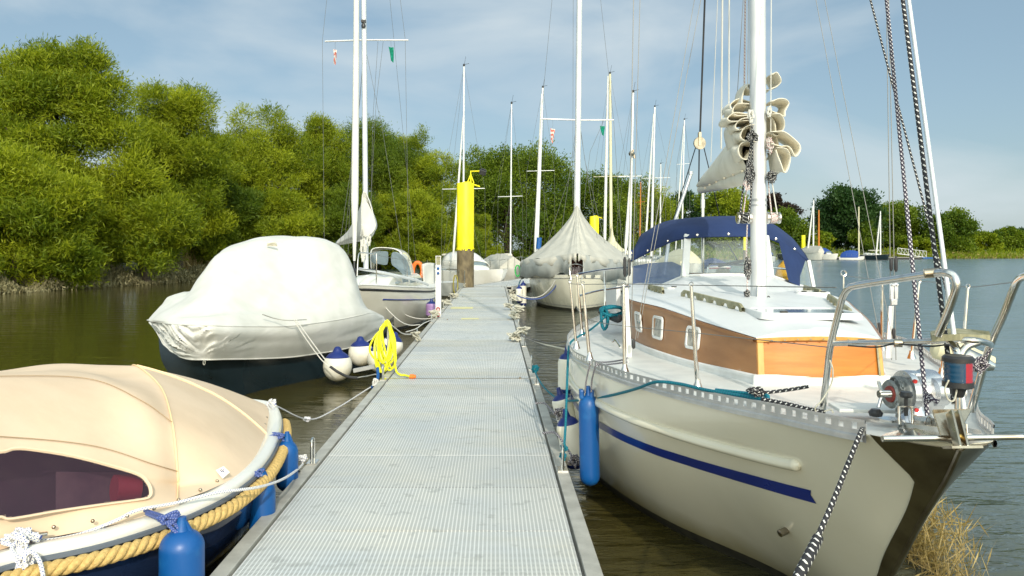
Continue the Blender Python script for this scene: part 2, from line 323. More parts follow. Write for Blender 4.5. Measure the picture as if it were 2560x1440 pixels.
# ================================================================ SETTING
def water_mat():
    m = bpy.data.materials.new('river_water'); m.use_nodes = True; nt = m.node_tree; p = nt.nodes['Principled BSDF']
    p.inputs['Roughness'].default_value = .045; p.inputs['IOR'].default_value = 1.33
    tc = nn(nt, 'ShaderNodeTexCoord')
    n0 = nn(nt, 'ShaderNodeTexNoise'); n0.inputs['Scale'].default_value = .12; n0.inputs['Detail'].default_value = 3; nt.links.new(tc.outputs['Object'], n0.inputs[0])
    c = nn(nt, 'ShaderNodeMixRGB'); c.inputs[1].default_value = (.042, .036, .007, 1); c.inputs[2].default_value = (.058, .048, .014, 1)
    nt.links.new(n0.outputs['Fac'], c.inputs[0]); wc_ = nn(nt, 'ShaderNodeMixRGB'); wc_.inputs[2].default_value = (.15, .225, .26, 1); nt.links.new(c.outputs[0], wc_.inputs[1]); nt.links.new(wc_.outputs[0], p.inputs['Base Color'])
    def nz(scale, st, det):
        mp = nn(nt, 'ShaderNodeMapping'); mp.inputs['Scale'].default_value = st; mp.inputs['Rotation'].default_value = (0, 0, R(12)); nt.links.new(tc.outputs['Object'], mp.inputs[0])
        n = nn(nt, 'ShaderNodeTexNoise'); n.inputs['Scale'].default_value = scale; n.inputs['Detail'].default_value = det; n.inputs['Distortion'].default_value = .4; nt.links.new(mp.outputs[0], n.inputs[0]); return n
    a = nz(1.6, (.55, 1.5, 1), 4); b = nz(7, (.6, 1.6, 1), 3); s = nz(.10, (1, 1, 1), 2)
    amp = nn(nt, 'ShaderNodeMapRange'); amp.inputs[1].default_value = .35; amp.inputs[2].default_value = .65; amp.inputs[3].default_value = .45; amp.inputs[4].default_value = 1.3; nt.links.new(s.outputs['Fac'], amp.inputs[0])
    # open river to the right of the pontoon is wind-rippled, the sheltered side is calmer
    sx = nn(nt, 'ShaderNodeSeparateXYZ'); nt.links.new(tc.outputs['Object'], sx.inputs[0])
    rg = nn(nt, 'ShaderNodeMapRange'); rg.inputs[1].default_value = -2; rg.inputs[2].default_value = 4; rg.inputs[3].default_value = .13; rg.inputs[4].default_value = .7; nt.links.new(sx.outputs[0], rg.inputs[0])
    # murky open water beyond the boat: base colour paled and blued for sky reflection; peat brown between the boats
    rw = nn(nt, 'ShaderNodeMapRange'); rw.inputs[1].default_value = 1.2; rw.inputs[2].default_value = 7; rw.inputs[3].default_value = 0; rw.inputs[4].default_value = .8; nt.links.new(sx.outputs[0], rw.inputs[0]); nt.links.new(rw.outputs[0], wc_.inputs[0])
    rq = nn(nt, 'ShaderNodeMapRange'); rq.inputs[1].default_value = 0; rq.inputs[2].default_value = 8; rq.inputs[3].default_value = .05; rq.inputs[4].default_value = .15; nt.links.new(sx.outputs[0], rq.inputs[0]); nt.links.new(rq.outputs[0], p.inputs['Roughness'])
    ml = nn(nt, 'ShaderNodeMath', operation='MULTIPLY'); nt.links.new(amp.outputs[0], ml.inputs[0]); nt.links.new(rg.outputs[0], ml.inputs[1])
    b1 = nn(nt, 'ShaderNodeBump'); b1.inputs['Distance'].default_value = .22; nt.links.new(a.outputs['Fac'], b1.inputs['Height']); nt.links.new(ml.outputs[0], b1.inputs['Strength'])
    b2 = nn(nt, 'ShaderNodeBump'); b2.inputs['Distance'].default_value = .05; nt.links.new(b.outputs['Fac'], b2.inputs['Height']); nt.links.new(ml.outputs[0], b2.inputs['Strength']); nt.links.new(b1.outputs[0], b2.inputs['Normal'])
    nt.links.new(b2.outputs[0], p.inputs['Normal'])
    return m
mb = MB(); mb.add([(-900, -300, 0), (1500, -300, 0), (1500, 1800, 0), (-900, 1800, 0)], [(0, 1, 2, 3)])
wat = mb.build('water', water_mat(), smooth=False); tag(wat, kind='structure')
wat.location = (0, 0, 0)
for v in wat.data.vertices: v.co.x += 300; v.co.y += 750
# banks: smooth height field, land rising from the water's edge
rng = np.random.RandomState(7)
M['bank'] = mat('muddy_bank', (.10, .085, .045), .9, col2=(.06, .075, .02), vs=1.2, bump=.5, bs=4)
M['meadow'] = mat('meadow_grass', (.13, .15, .025), .9, col2=(.08, .11, .02), vs=.25, bump=.6, bs=6)
def shore(name, line, width, mtl, h=1.2, seed=0, run=3.0):
    """land strip behind the polyline `line` (water's edge), to the side given by width (x,y)"""
    P = crs([Vector((x, y, 0)) for x, y in line], 14); rows = []
    rs = random.Random(seed)
    for i, p in enumerate(P):
        row = []
        for k, (f, z) in enumerate([(0, -.4), (.004, .10), (.012, .45), (.03, .9), (.1, 1.1), (.4, 1.5), (1, 2.0)]):
            j = (rs.random()-.5)*(.5 if k < 4 else 1.5)
            row.append((p.x+width[0]*f+j, p.y+width[1]*f+j, z*h))
        rows.append(row)
    o = MB().grid(rows).build(name, mtl); tag(o, kind='structure'); return o
LB = [(-60, 20), (-33, 30), (-26, 37.5), (-24, 44), (-21, 52), (-19.5, 60), (-17, 72), (-12, 84), (-6, 96), (4, 108), (18, 120), (32, 138), (50, 152)]
shore('river_bank', LB, (-60, 120), M['bank'], 1.0, 3)
RB = [(40, 142), (56, 152), (80, 160), (110, 168), (150, 176), (220, 200), (340, 260), (520, 420), (800, 700)]
shore('far_bank', RB, (-30, 260), M['meadow'], 1.2, 5)
# ---------------------------------------------------------------- foliage
def leaf_mat(name, dark, light, trans=.35):
    m = bpy.data.materials.new(name); m.use_nodes = True; nt = m.node_tree; nt.nodes.clear()
    o = nn(nt, 'ShaderNodeOutputMaterial'); p = nn(nt, 'ShaderNodeBsdfPrincipled'); p.inputs['Roughness'].default_value = .55; p.inputs['Specular IOR Level'].default_value = .25
    at = nn(nt, 'ShaderNodeAttribute'); at.attribute_name = 'tone'
    mx = nn(nt, 'ShaderNodeMixRGB'); mx.inputs[1].default_value = (*dark, 1); mx.inputs[2].default_value = (*light, 1); nt.links.new(at.outputs['Fac'], mx.inputs[0])
    nt.links.new(mx.outputs[0], p.inputs['Base Color'])
    t = nn(nt, 'ShaderNodeBsdfTranslucent'); g = nn(nt, 'ShaderNodeMixRGB'); g.blend_type = 'MULTIPLY'; g.inputs[0].default_value = 1; g.inputs[2].default_value = (1.1, 1.2, .45, 1)
    nt.links.new(mx.outputs[0], g.inputs[1]); nt.links.new(g.outputs[0], t.inputs[0])
    ms = nn(nt, 'ShaderNodeMixShader'); ms.inputs[0].default_value = trans; nt.links.new(p.outputs[0], ms.inputs[1]); nt.links.new(t.outputs[0], ms.inputs[2]); nt.links.new(ms.outputs[0], o.inputs[0])
    return m
M['leafA'] = leaf_mat('willow_leaves', (.10, .155, .007), (.33, .37, .016))
M['leafB'] = leaf_mat('green_leaves', (.048, .095, .008), (.17, .23, .014))
M['leafD'] = leaf_mat('dark_leaves', (.016, .052, .014), (.045, .095, .020))
M['leafP'] = leaf_mat('purple_leaves', (.030, .022, .020), (.07, .045, .032))
M['leafY'] = leaf_mat('bright_shrub_leaves', (.10, .16, .008), (.27, .31, .012))
M['leafS'] = leaf_mat('silty_leaves', (.19, .175, .09), (.34, .31, .17), .1)
M['straw'] = leaf_mat('dry_straw', (.26, .19, .07), (.48, .38, .17), .2)
M['bark'] = mat('bark', (.11, .085, .055), .9, col2=(.05, .04, .03), vs=8, bump=.6, bs=20)
def leaf_mesh(name, P, Nrm, L, Wd, tone, m, root, rs, droop=0.0):
    """P (n,3) centres, Nrm (n,3) outward directions -> diamond leaves"""
    n = len(P); off = np.array(root['_o'])
    d = rs.normal(size=(n, 3))*.62+Nrm*.75; d[:, 2] += .42-droop; d /= np.linalg.norm(d, axis=1)[:, None]
    q = rs.normal(size=(n, 3)); s = np.cross(d, q); s /= np.linalg.norm(s, axis=1)[:, None]+1e-9
    l = (L*(.6+.8*rs.rand(n)))[:, None]; wd = (Wd*(.6+.8*rs.rand(n)))[:, None]
    V = np.empty((n, 4, 3)); V[:, 0] = P-d*l/2; V[:, 1] = P+s*wd/2; V[:, 2] = P+d*l/2; V[:, 3] = P-s*wd/2
    V = V.reshape(-1, 3)-off
    me = bpy.data.meshes.new(name); me.vertices.add(4*n); me.vertices.foreach_set('co', V.ravel().astype(np.float32))
    me.loops.add(4*n); me.loops.foreach_set('vertex_index', np.arange(4*n, dtype=np.int32))
    me.polygons.add(n); me.polygons.foreach_set('loop_start', np.arange(0, 4*n, 4, dtype=np.int32)); me.polygons.foreach_set('loop_total', np.full(n, 4, dtype=np.int32))
    me.update(calc_edges=True)
    a = me.attributes.new('tone', 'FLOAT', 'FACE'); a.data.foreach_set('value', np.clip(tone, 0, 1).astype(np.float32))
    me.materials.append(m); o = bpy.data.objects.new(name, me); COL.objects.link(o); o.parent = root; o['_o'] = tuple(root['_o']); return o
def clumps(c, r, k, rs, low=-.85, cr=(.20, .36)):
    """clump centres filling an ellipsoid's outer shell, uneven outline"""
    o = []
    for i in range(k):
        v = rs.normal(size=3); v /= np.linalg.norm(v)
        if v[2] < low: v[2] = -v[2]
        if v[2] < .15:     # willows keep their width down to the ground
            h = math.hypot(v[0], v[1])+1e-6; g = (.82+.18*rs.rand())/h*(1 if rs.rand() < .7 else rs.rand()); v[0] *= g; v[1] *= g
        f = .42+.46*rs.rand()**.6
        if v[2] < 0: v[2] = -(-v[2])**.8*1.12
        o.append((np.array(c)+v*np.array(r)*f, (cr[0]+(cr[1]-cr[0])*rs.rand())*min(r[0], r[2])))
    return o
def foliage(name, cl, n, L, Wd, m, root, rs, droop=0.0, squash=.8):
    """leaves gathered on each clump's shell; several small sprays a clump so it never reads as a ball"""
    vol = np.array([r**2 for _, r in cl]); cnt = np.maximum(20, (n*vol/vol.sum()).astype(int)); PP = []; NN = []; TT = []
    for (c, r), k in zip(cl, cnt):
        ns = max(5, int(14+r*10)); sd = rs.normal(size=(ns, 3)); sd /= np.linalg.norm(sd, axis=1)[:, None]
        which = rs.randint(0, ns, k); base = sd[which]*(.55+.5*rs.rand(ns)[which])[:, None]
        P = base*r+rs.normal(size=(k, 3))*r*.24
        P[:, 2] *= squash; Nn = P/(np.linalg.norm(P, axis=1)[:, None]+1e-6)
        PP.append(P+c); NN.append(Nn); TT.append(np.clip(.12+.70*rs.rand()+.35*(rs.rand(ns)[which]-.5)+rs.normal(size=k)*.16, 0, 1))
    return leaf_mesh(name, np.vstack(PP), np.vstack(NN), L, Wd, np.concatenate(TT), m, root, rs, droop)
def tree(name, label, cat, px, top, hw, D, base, m='leafA', n=30000, L=.30, Wd=.05, seed=0, k=34, group=None, gy=0.0, x0=None, low=-.85, droop=0., trunk=True, cr=(.2, .36), extra=()):
    """crown fitted between `top` and `base` rows of the photo at distance D, half width hw px"""
    if L < .31: n = int(n*1.6)
    if seed in (13, 15, 17, 18, 19, 22, 23, 24): hw *= 1.14
    if seed >= 31 and seed < 47: cr = (.30, .46); n = int(n*1.4); k = int(k*1.1)
    rs = np.random.RandomState(seed); c0 = W(px, base, D); zt = W(px, top, D).z; rx = hw*D/F
    zb = max(c0.z, .1); cz = (zt+zb)/2; rz = (zt-zb)/2
    root = empty(name, (c0.x, D, max(0.3, gy)), label, cat, group)
    cl = clumps((c0.x, D, cz), (rx, min(rx, rz*1.2)*.9, rz), k, rs, low, cr)
    for (epx, epy, er) in extra: p = W(epx, epy, D); cl.append((np.array(p), er))
    foliage('crown', cl, n, L, Wd, M[m], root, rs, droop)
    if trunk:
        t = MB(); H = cz; b = Vector((c0.x, D, max(.1, gy)))
        r0 = .035*(zt-b.z)+.05
        top_ = Vector((c0.x+rs.normal()*.3, D, cz)); t.tube(crs([b-Vector((0, 0, .4)), b.lerp(top_, .4)+Vector((rs.normal()*.2, 0, 0)), top_], 5), [r0*(1-.05*i) for i in range(11)], 8)
        for i in range(min(len(cl), 14)):
            e = Vector(cl[i][0]); s0 = b.lerp(top_, .3+.6*rs.rand()); mid = s0.lerp(e, .5)+Vector((0, 0, -.15*rx*rs.rand()))
            t.tube(crs([s0, mid, e], 4), [r0*.42*(1-.1*j) for j in range(9)], 5)
        t.build('trunk', M['bark'], root)
    return root
GW = 'trees along the left bank'
tree('willow_tree', 'tallest bushy bright green willow on the left bank, near the left edge', 'tree', 140, 92, 168, 44, 680, n=128250, k=93, seed=11, group=GW, extra=((330, 430, 1.6), (390, 540, 1.7), (300, 560, 1.8), (215, 150, 1.2), (250, 260, 1.5), (370, 630, 1.3), (40, 200, 1.6), (290, 340, 1.6)))
tree('willow_tree', 'low spreading willow leaning over the water at the left edge', 'tree', 45, 375, 184, 39, 730, n=81000, k=66, seed=12, group=GW, extra=((150, 560, 1.3), (170, 640, 1.2), (60, 640, 1.6)))
tree('willow_tree', 'round topped willow standing second in the row on the left bank', 'tree', 442, 176, 128, 53, 690, n=81000, k=69, seed=13, group=GW)
tree('willow_bush', 'dense willow bush at the waterline below the round topped willow', 'bush', 370, 430, 112, 46, 672, n=56700, k=48, seed=14, group='bushes along the left bank', extra=((430, 560, 1.4),))
tree('willow_tree', 'light green willow with sparse top sprigs, rising above the white tarpaulin boat', 'tree', 660, 285, 128, 63, 690, n=70200, k=66, seed=15, group=GW, extra=((680, 285, 1.0), (610, 300, 1.2)))
tree('willow_bush', 'dark willow bush between the round topped willow and the tarpaulin boat', 'bush', 560, 440, 123, 58, 672, n=54000, k=51, seed=16, group='bushes along the left bank', m='leafB')
tree('willow_tree', 'willow just left of the two tall masts of the white sailing boat', 'tree', 785, 290, 100, 68, 690, n=54000, k=54, seed=17, group=GW)
tree('willow_tree', 'broad dark green willow standing directly behind the two tall masts', 'tree', 940, 300, 145, 76, 685, n=74250, k=66, seed=18, group=GW, m='leafB')
tree('willow_tree', 'airy lighter willow just left of the big yellow pile', 'tree', 1075, 365, 84, 74, 680, n=35100, k=45, seed=19, group=GW, extra=((1050, 345, 1.1),))
tree('willow_bush', 'leafy bush low behind the sprayhood of the white sailing boat', 'bush', 1010, 480, 123, 70, 685, n=45900, k=48, seed=20, group='bushes along the left bank')
tree('shrub', 'bright green shrub just right of the big yellow pile', 'bush', 1195, 530, 50, 84, 676, m='leafY', n=16200, k=33, seed=21, group='bushes along the left bank')
tree('round_tree', 'large dark rounded tree to the right of the yellow pile', 'tree', 1280, 358, 143, 100, 672, m='leafB', n=75600, k=69, seed=22, L=.34, Wd=.13, group=GW, extra=((1190, 400, 2.0), (1380, 420, 2.0)))
tree('round_tree', 'mid green tree behind the grey tarpaulin boat', 'tree', 1480, 428, 106, 108, 668, m='leafB', n=48600, k=54, seed=23, L=.34, Wd=.13, group=GW)
tree('round_tree', 'olive tree behind the cluster of masts, left of the blue sprayhood', 'tree', 1590, 450, 89, 116, 665, m='leafA', n=37800, k=48, seed=24, L=.34, Wd=.13, group=GW)
tree('shrub', 'low bright green shrub behind the pale masts left of the blue sprayhood', 'bush', 1665, 490, 61, 122, 662, m='leafY', n=18900, k=33, seed=25, L=.34, Wd=.13, group='bushes along the left bank')
GF = 'trees on the far bank'
tree('broadleaf_tree', 'small dark tree right behind the end of the boom', 'tree', 1708, 462, 52, 190, 640, m='leafD', n=14000, k=24, seed=31, L=.55, Wd=.3, group=GF)
tree('broadleaf_tree', 'yellowish green tree showing under the folded mainsail', 'tree', 1812, 458, 75, 172, 640, m='leafY', n=20000, k=28, seed=32, L=.5, Wd=.26, group=GF)
tree('copper_beech', 'dark purple tree just right of the main mast', 'tree', 1945, 488, 48, 200, 600, m='leafP', n=12000, k=22, seed=33, L=.6, Wd=.32, group=GF)
tree('broadleaf_tree', 'green tree in front of the purple one, right of the main mast', 'tree', 1965, 532, 62, 168, 640, m='leafB', n=16000, k=26, seed=34, L=.5, Wd=.26, group=GF)
tree('oak_tree', 'largest dark green tree on the far bank behind the moored boats', 'tree', 2118, 474, 74, 172, 625, m='leafD', n=30000, k=36, seed=35, L=.55, Wd=.34, group=GF, extra=((2045, 545, 2.2),))
tree('broadleaf_tree', 'dark green tree with broad flat top right of the largest dark tree', 'tree', 2245, 500, 62, 182, 630, m='leafB', n=22000, k=30, seed=36, L=.5, Wd=.28, group=GF)
tree('broadleaf_tree', 'wide dome shaped tree at the water behind the thick forestay', 'tree', 2365, 528, 70, 176, 645, m='leafB', n=26000, k=34, seed=37, L=.5, Wd=.28, group=GF)
tree('broadleaf_tree', 'sloping bright green bush right of the dome shaped tree', 'tree', 2455, 582, 55, 182, 645, m='leafY', n=12000, k=24, seed=38, L=.5, Wd=.28, group=GF, trunk=False)
tree('broadleaf_tree', 'low rounded tree at the right edge of the far bank', 'tree', 2520, 572, 52, 205, 645, m='leafB', n=12000, k=24, seed=39, L=.55, Wd=.3, group=GF)
tree('broadleaf_tree', 'small tree poking up at the far right behind the low rounded one', 'tree', 2562, 566, 30, 240, 640, m='leafD', n=6000, k=14, seed=40, L=.6, Wd=.3, group=GF)
tree('shrub', 'low bright shrub on the far bank under the largest dark tree', 'bush', 2052, 578, 42, 165, 632, m='leafY', n=9000, k=18, seed=41, L=.45, Wd=.25, group='shrubs on the far bank', trunk=False)
tree('shrub', 'low shrub on the far bank behind the brown footbridge', 'bush', 2290, 588, 60, 172, 640, m='leafY', n=10000, k=22, seed=42, L=.45, Wd=.25, group='shrubs on the far bank', trunk=False)
tree('shrub', 'dark shrub on the far bank right of the largest dark tree', 'bush', 2165, 560, 40, 166, 632, m='leafB', n=9000, k=18, seed=43, L=.45, Wd=.25, group='shrubs on the far bank', trunk=False)
tree('shrub', 'rounded shrub left of the far boats, under the green tree', 'bush', 1900, 570, 60, 165, 645, m='leafB', n=10000, k=22, seed=44, L=.45, Wd=.25, group='shrubs on the far bank', trunk=False)
tree('shrub', 'green shrubs seen through the windscreen of the big sailing boat', 'bush', 1790, 575, 80, 160, 645, m='leafY', n=12000, k=26, seed=45, L=.45, Wd=.25, group='shrubs on the far bank', trunk=False)
tree('willow_bush', 'bush low at the waterline behind the tarpaulin boat, under the light green willow', 'bush', 700, 480, 110, 59, 694, n=42000, k=44, seed=61, group='bushes along the left bank')
tree('willow_bush', 'bush low behind the masts of the white sailing boat', 'bush', 860, 460, 100, 66, 690, n=38000, k=40, seed=62, group='bushes along the left bank', m='leafB')
tree('willow_bush', 'dark bush low between the yellow pile and the large dark rounded tree', 'bush', 1130, 520, 80, 78, 680, n=26000, k=34, seed=63, group='bushes along the left bank', m='leafB')
tree('willow_bush', 'bush between the grey tarpaulin boat and the large dark rounded tree', 'bush', 1390, 500, 90, 104, 668, n=22000, k=34, seed=64, L=.32, Wd=.12, group='bushes along the left bank', m='leafB')
tree('willow_bush', 'bush just left of the tallest willow trunk, filling the gap above the waterline', 'bush', 220, 480, 110, 47, 672, n=40000, k=40, seed=65, group='bushes along the left bank')
tree('willow_tree', 'pale willow between the round topped one and the one with sparse sprigs', 'tree', 575, 330, 90, 60, 690, n=42000, k=50, seed=66, group=GW)
tree('willow_tree', 'willow filling the row between the two tall masts and the yellow pile', 'tree', 1010, 325, 100, 80, 682, n=42000, k=50, seed=67, group=GW)
# bank undergrowth: nobody could count it
def undergrowth(name, line, n, m, hmax, L, Wd, seed, spread=1.5, back=3.0, z0=0.0, up=.9, clumpy=True):
    rs = np.random.RandomState(seed); P = crs([Vector((x, y, 0)) for x, y in line], 20); P = np.array([tuple(p) for p in P])
    i = rs.randint(0, len(P)-1, n); t = rs.rand(n)[:, None]; Q = P[i]*(1-t)+P[i+1]*t
    dv = rs.rand(n)**1.2*back; Q[:, 0] -= dv*.8; Q[:, 1] += dv*.6; Q[:, :2] += rs.normal(size=(n, 2))*.25
    hh = hmax*(.55+.45*np.sin(Q[:, 1]*1.7+Q[:, 0])*np.sin(Q[:, 1]*.53)) if clumpy else hmax
    Q[:, 2] = z0+rs.rand(n)*hh*np.minimum(1, .35+dv/back)
    root = empty(name, tuple(Q.mean(0))); root['_o'] = (0, 0, 0); root.location = (0, 0, 0)
    nrm = np.tile(np.array([.3, -.4, up]), (n, 1)); o = leaf_mesh(name, Q, nrm, L, Wd, rs.rand(n)*.8+.1, m, root, rs)
    o.parent = None; bpy.data.objects.remove(root); o.name = name; tag(o, kind='stuff'); return o
u = undergrowth('undergrowth', [(-30.2, 29.0), (-23.2, 35.4), (-20.9, 42.3), (-18.6, 50.4), (-17.0, 58.5), (-14.8, 69)], 60000, M['leafS'], 1.5, .2, .06, 51, back=2.4)
tag(u, 'grey silt covered twigs and leaves along the left waterline', 'undergrowth')
u = undergrowth('reeds', [(-21.2, 51), (-19.8, 59), (-18.4, 66)], 9000, M['straw'], 3.0, 1.0, .04, 52, back=2.5, up=2.2, clumpy=False)
tag(u, 'dry pale reeds on the left bank behind the white tarpaulin boat', 'reeds')
u = undergrowth('tall_grass', [(-19, 62), (-16, 74), (-11, 86), (-5, 97), (5, 109), (18, 120), (32, 136)], 60000, M['leafY'], 3.2, .7, .09, 53, back=9, up=1.6)
tag(u, 'bright green tall grass on the bank behind the moored boats', 'grass')
u = undergrowth('bank_reeds', [(40, 142), (56, 152), (80, 160), (110, 168), (150, 178)], 40000, M['leafY'], 2.4, .9, .16, 54, back=16, up=1.8)
tag(u, 'green and straw coloured reeds along the far bank', 'reeds')
u = undergrowth('dry_reeds', [(40, 142), (56, 152), (80, 160), (110, 168), (150, 178), (200, 194)], 16000, M['straw'], 1.5, .8, .12, 55, back=7, up=1.8)
tag(u, 'dry straw coloured reeds at the far waterline', 'reeds')
tree('shrub', 'distant low tree line bush at the right edge beyond the river bend', 'bush', 2600, 590, 60, 300, 648, m='leafB', n=8000, k=20, seed=46, L=.8, Wd=.4, group='shrubs on the far bank', trunk=False)
# ================================================================ PONTOON WALKWAY
ZD = .385; XL, XR = -1.44, .555
def pontoon(name, label, y0, y1, step=.86, y_first=None, o=(0, 0), ang=0, xl=XL, xr=XR):
    def T(x, y, z):
        dx, dy = x-o[0], y-o[1]; c, s = math.cos(ang), math.sin(ang)
        return Vector((o[0]+dx*c-dy*s, o[1]+dx*s+dy*c, z))
    ax = (Vector((math.cos(ang), math.sin(ang), 0)), Vector((-math.sin(ang), math.cos(ang), 0)), Vector((0, 0, 1)))
    root = empty(name, T((xl+xr)/2, y0, 0), label, 'walkway', 'floating walkway sections')
    def bx(n_, m_, x0, x1, ya, yb, za, zb, bev=.004):
        b = MB(); b.box(T((x0+x1)/2, (ya+yb)/2, (za+zb)/2), (x1-x0, yb-ya, zb-za), ax=ax); return b.build(n_, m_, root, smooth=False, bevel=bev)
    ys = []; y = y_first if y_first is not None else y0
    while y < y1-.05: ys.append(y); y += step
    if ys[0] > y0+.05: ys = [y0]+ys
    ys.append(y1)
    rr = random.Random(int(y0*10))
    for a, b in zip(ys[:-1], ys[1:]):
        dz = rr.uniform(-.0015, .0015)
        bx('deck_panel', M['grating'], xl+.105, xr-.105, a+.004, b-.004, ZD-.035, ZD+dz, bev=0)
    for (x0, x1) in ((xl, xl+.088), (xr-.088, xr)):
        bx('edge_beam', M['beam'], x0, x1, y0+.01, y1-.01, ZD-.16, ZD+.012)
    f = MB()
    for x0 in (xl+.088, xr-.093): f.box(T(x0+.0025, (y0+y1)/2, ZD-.09), (.003, y1-y0-.06, .12), ax=ax)
    f.build('side_flange', M['beam'], root, smooth=False)
    y = y0+.8
    while y < y1-1.0:
        bx('float', M['rubber'], xl+.12, xr-.12, y, min(y+2.2, y1-.3), -.25, ZD-.06); y += 3.1
    b = MB(); b.box(T((xl+xr)/2, y1, ZD-.004), (xr-xl-.02, .05, .012), ax=ax)
    for xx in (xl+.35, xr-.22): b.lathe([(.014, 0), (.014, .02), (.006, .024)], T(xx, y1-.03, ZD+.002), n=6)
    b.build('joint_strip', M['anchor'], root, smooth=False)
    return root, T
def ring(root, x, y, side=1, h=.19):
    b = MB(); z = ZD+.012
    b.box((x, y, z+.006), (.075, .13, .012))
    P = [Vector((x, y-.045, z)), Vector((x, y-.045, z+h*.7)), Vector((x, y-.03, z+h*.93)), Vector((x, y, z+h)), Vector((x, y+.03, z+h*.93)), Vector((x, y+.045, z+h*.7)), Vector((x, y+.045, z))]
    b.tube(crs(P, 4), .0095, 8); return b.build('mooring_ring', M['steel'], root)
p1, _ = pontoon('pontoon_walkway', 'nearest grey grating walkway section, up to the bolted cross joint', -1.5, 10.23, y_first=.40)
p2, _ = pontoon('pontoon_walkway', 'second grey grating walkway section, beyond the bolted joint beside the yellow hose', 10.24, 18.62)
p3, _ = pontoon('pontoon_walkway', 'third grey walkway section with faded yellow paint strips', 18.63, 27.5, step=1.1)
p4, _ = pontoon('pontoon_walkway', 'far walkway section ending at the yellow pile', 27.51, 35.2, step=1.1)
ring(p1, -1.40, 6.15); ring(p1, .511, 5.95); ring(p2, .511, 10.9); ring(p1, -1.40, 10.05)
ring(p1, .511, 9.75)
for (pr, ys) in ((p2, (13.5, 16.6)), (p3, (20.5, 23.5, 25.8)), (p4, (29.0, 32.0))):
    for y in ys: ring(pr, .511, y)
for (pr, ys) in ((p2, (14.5, 17.8)), (p3, (22.0, 25.5)), (p4, (30.0, 34.0))):
    for y in ys: ring(pr, -1.40, y)
M['ypaint'] = mat('faded_yellow_paint', (.72, .66, .26), .6, col2=(.60, .58, .38), vs=5)
b = MB(); b.box((-.90, 22.4, ZD+.006), (.62, .62, .004)); b.build('paint_mark', M['ypaint'], p3, smooth=False)
b = MB(); b.box((-.57, 18.95, ZD+.006), (.42, .3, .004)); b.build('paint_mark', M['ypaint'], p3, smooth=False)
# section past the pile, swung to the right
p5, _ = pontoon('pontoon_walkway', 'farthest walkway section, swinging right behind the yellow pile', 35.3, 48, step=1.5, o=(.55, 35.3), ang=R(-16), xl=XL+.3, xr=XR+.3)
# yellow piles
def pile(label, px0, px1, top, ybot, ysplit, D, z0=-1.2, lamp=False, plate=True):
    x = ((px0+px1)/2-1235)/F*D; r = (px1-px0)/2*D/F; zt = W(0, top, D).z; zs = W(0, ysplit, D).z
    root = empty('mooring_pile', (x, D, 0), label, 'mooring pile', 'yellow mooring piles')
    b = MB(); b.lathe([(r*.995, z0), (r*.995, zs)], (x, D, 0), n=36); b.build('steel_base', M['pilesteel'], root)
    b = MB(); b.lathe([(r, zs), (r, zt-.03), (r*.96, zt)], (x, D, 0), n=36)
    rr = random.Random(3)
    for k in range(46):
        a = k/46*6.2832; h = rr.random()**2*.10; b.box((x+math.cos(a)*r*.985, D+math.sin(a)*r*.985, zs-h/2), (.05, .05, h+.02), rot=(0, 0, a))
    b.build('painted_top', M['yellow'], root)
    if plate:
        b = MB(); b.box((x+r*.2, D, zt+.03), (r*.9, r*.5, .05)); b.tube([(x+r*.6, D-.1, zt-.02), (x+r*1.7, D-.15, zt-.16)], .03, 6); b.build('lifting_lug', M['yellow'], root)
    if lamp:
        b = MB(); ax_ = x+r*.62
        b.tube([(ax_, D, zt), (ax_, D, W(0, 428, D).z), (ax_+.40, D, W(0, 428, D).z)], .032, 8)
        for dx in (-.16, .14): b.tube([(ax_+dx, D, zt), (ax_, D, zt+.38)], .022, 6)
        b.build('lamp_arm', M['yellow'], root)
        lz = W(0, 431, D).z
        b = MB(); b.box((ax_+.52, D-.02, lz), (.30, .22, .20), rot=(.3, .25, 0)); b.tube([(ax_+.38, D, lz+.08), (ax_+.5, D, lz+.16), (ax_+.66, D, lz+.1)], .03, 6); b.build('floodlight', M['black'], root, bevel=.02)
    return root
pile('largest yellow mooring pile with a small floodlight on its top, on the walkway', 1142, 1185, 458, 720, 621, 34.6, lamp=True)
pile('yellow mooring pile standing behind the grey tarpaulin boat', 1474, 1497, 541, 640, 700, 62)
pile('small distant yellow mooring pile with a dark base beside the far boats', 2003.5, 2013.5, 588, 640, 624, 150, plate=False)
pile('yellow mooring pile seen through the windscreen of the big sailing boat', 1858, 1866, 588, 640, 624, 140, plate=False)
# power pedestal
c = W(1099, 792, 19.4); c.z = ZD+.012; c.x = XL+.085
root = empty('power_pedestal', c, 'grey power pedestal with blue sockets on the left edge of the walkway', 'power pedestal')
b = MB(); hz = W(0, 662, 19.4).z-c.z; b.box(c+Vector((0, 0, hz/2)), (.135, .12, hz)); b.build('column', M['white'], root, bevel=.008)
b = MB()
for dx in (-.055, .055): b.box(c+Vector((dx, 0, hz+.10)), (.016, .1, .2))
b.box(c+Vector((0, 0, hz+.21)), (.135, .12, .02)); b.build('lamp_frame', M['alu'], root, smooth=False)
b = MB()
for k in range(7): b.box(c+Vector((0, 0, hz+.02+k*.025)), (.09, .09, .010))
b.build('louvre', M['creamtarp'], root, smooth=False)
for py in (671, 683):
    b = MB(); b.lathe([(.032, 0), (.034, .03), (.024, .05)], (c.x, c.y-.06, W(0, py, 19.4).z), axis=(0, -1, 0), n=14); b.box((c.x, c.y-.09, W(0, py, 19.4).z+.02), (.02, .05, .04)); b.build('power_socket', M['bluefender'], root)
for py in (772, 786):
    b = MB(); P = [Vector((c.x+math.cos(t)*.038, c.y-.09, W(0, py, 19.4).z+math.sin(t)*.038)) for t in np.linspace(0, 6.0, 12)]; b.tube(P, .012, 6); b.build('water_tap', M['red'], root)
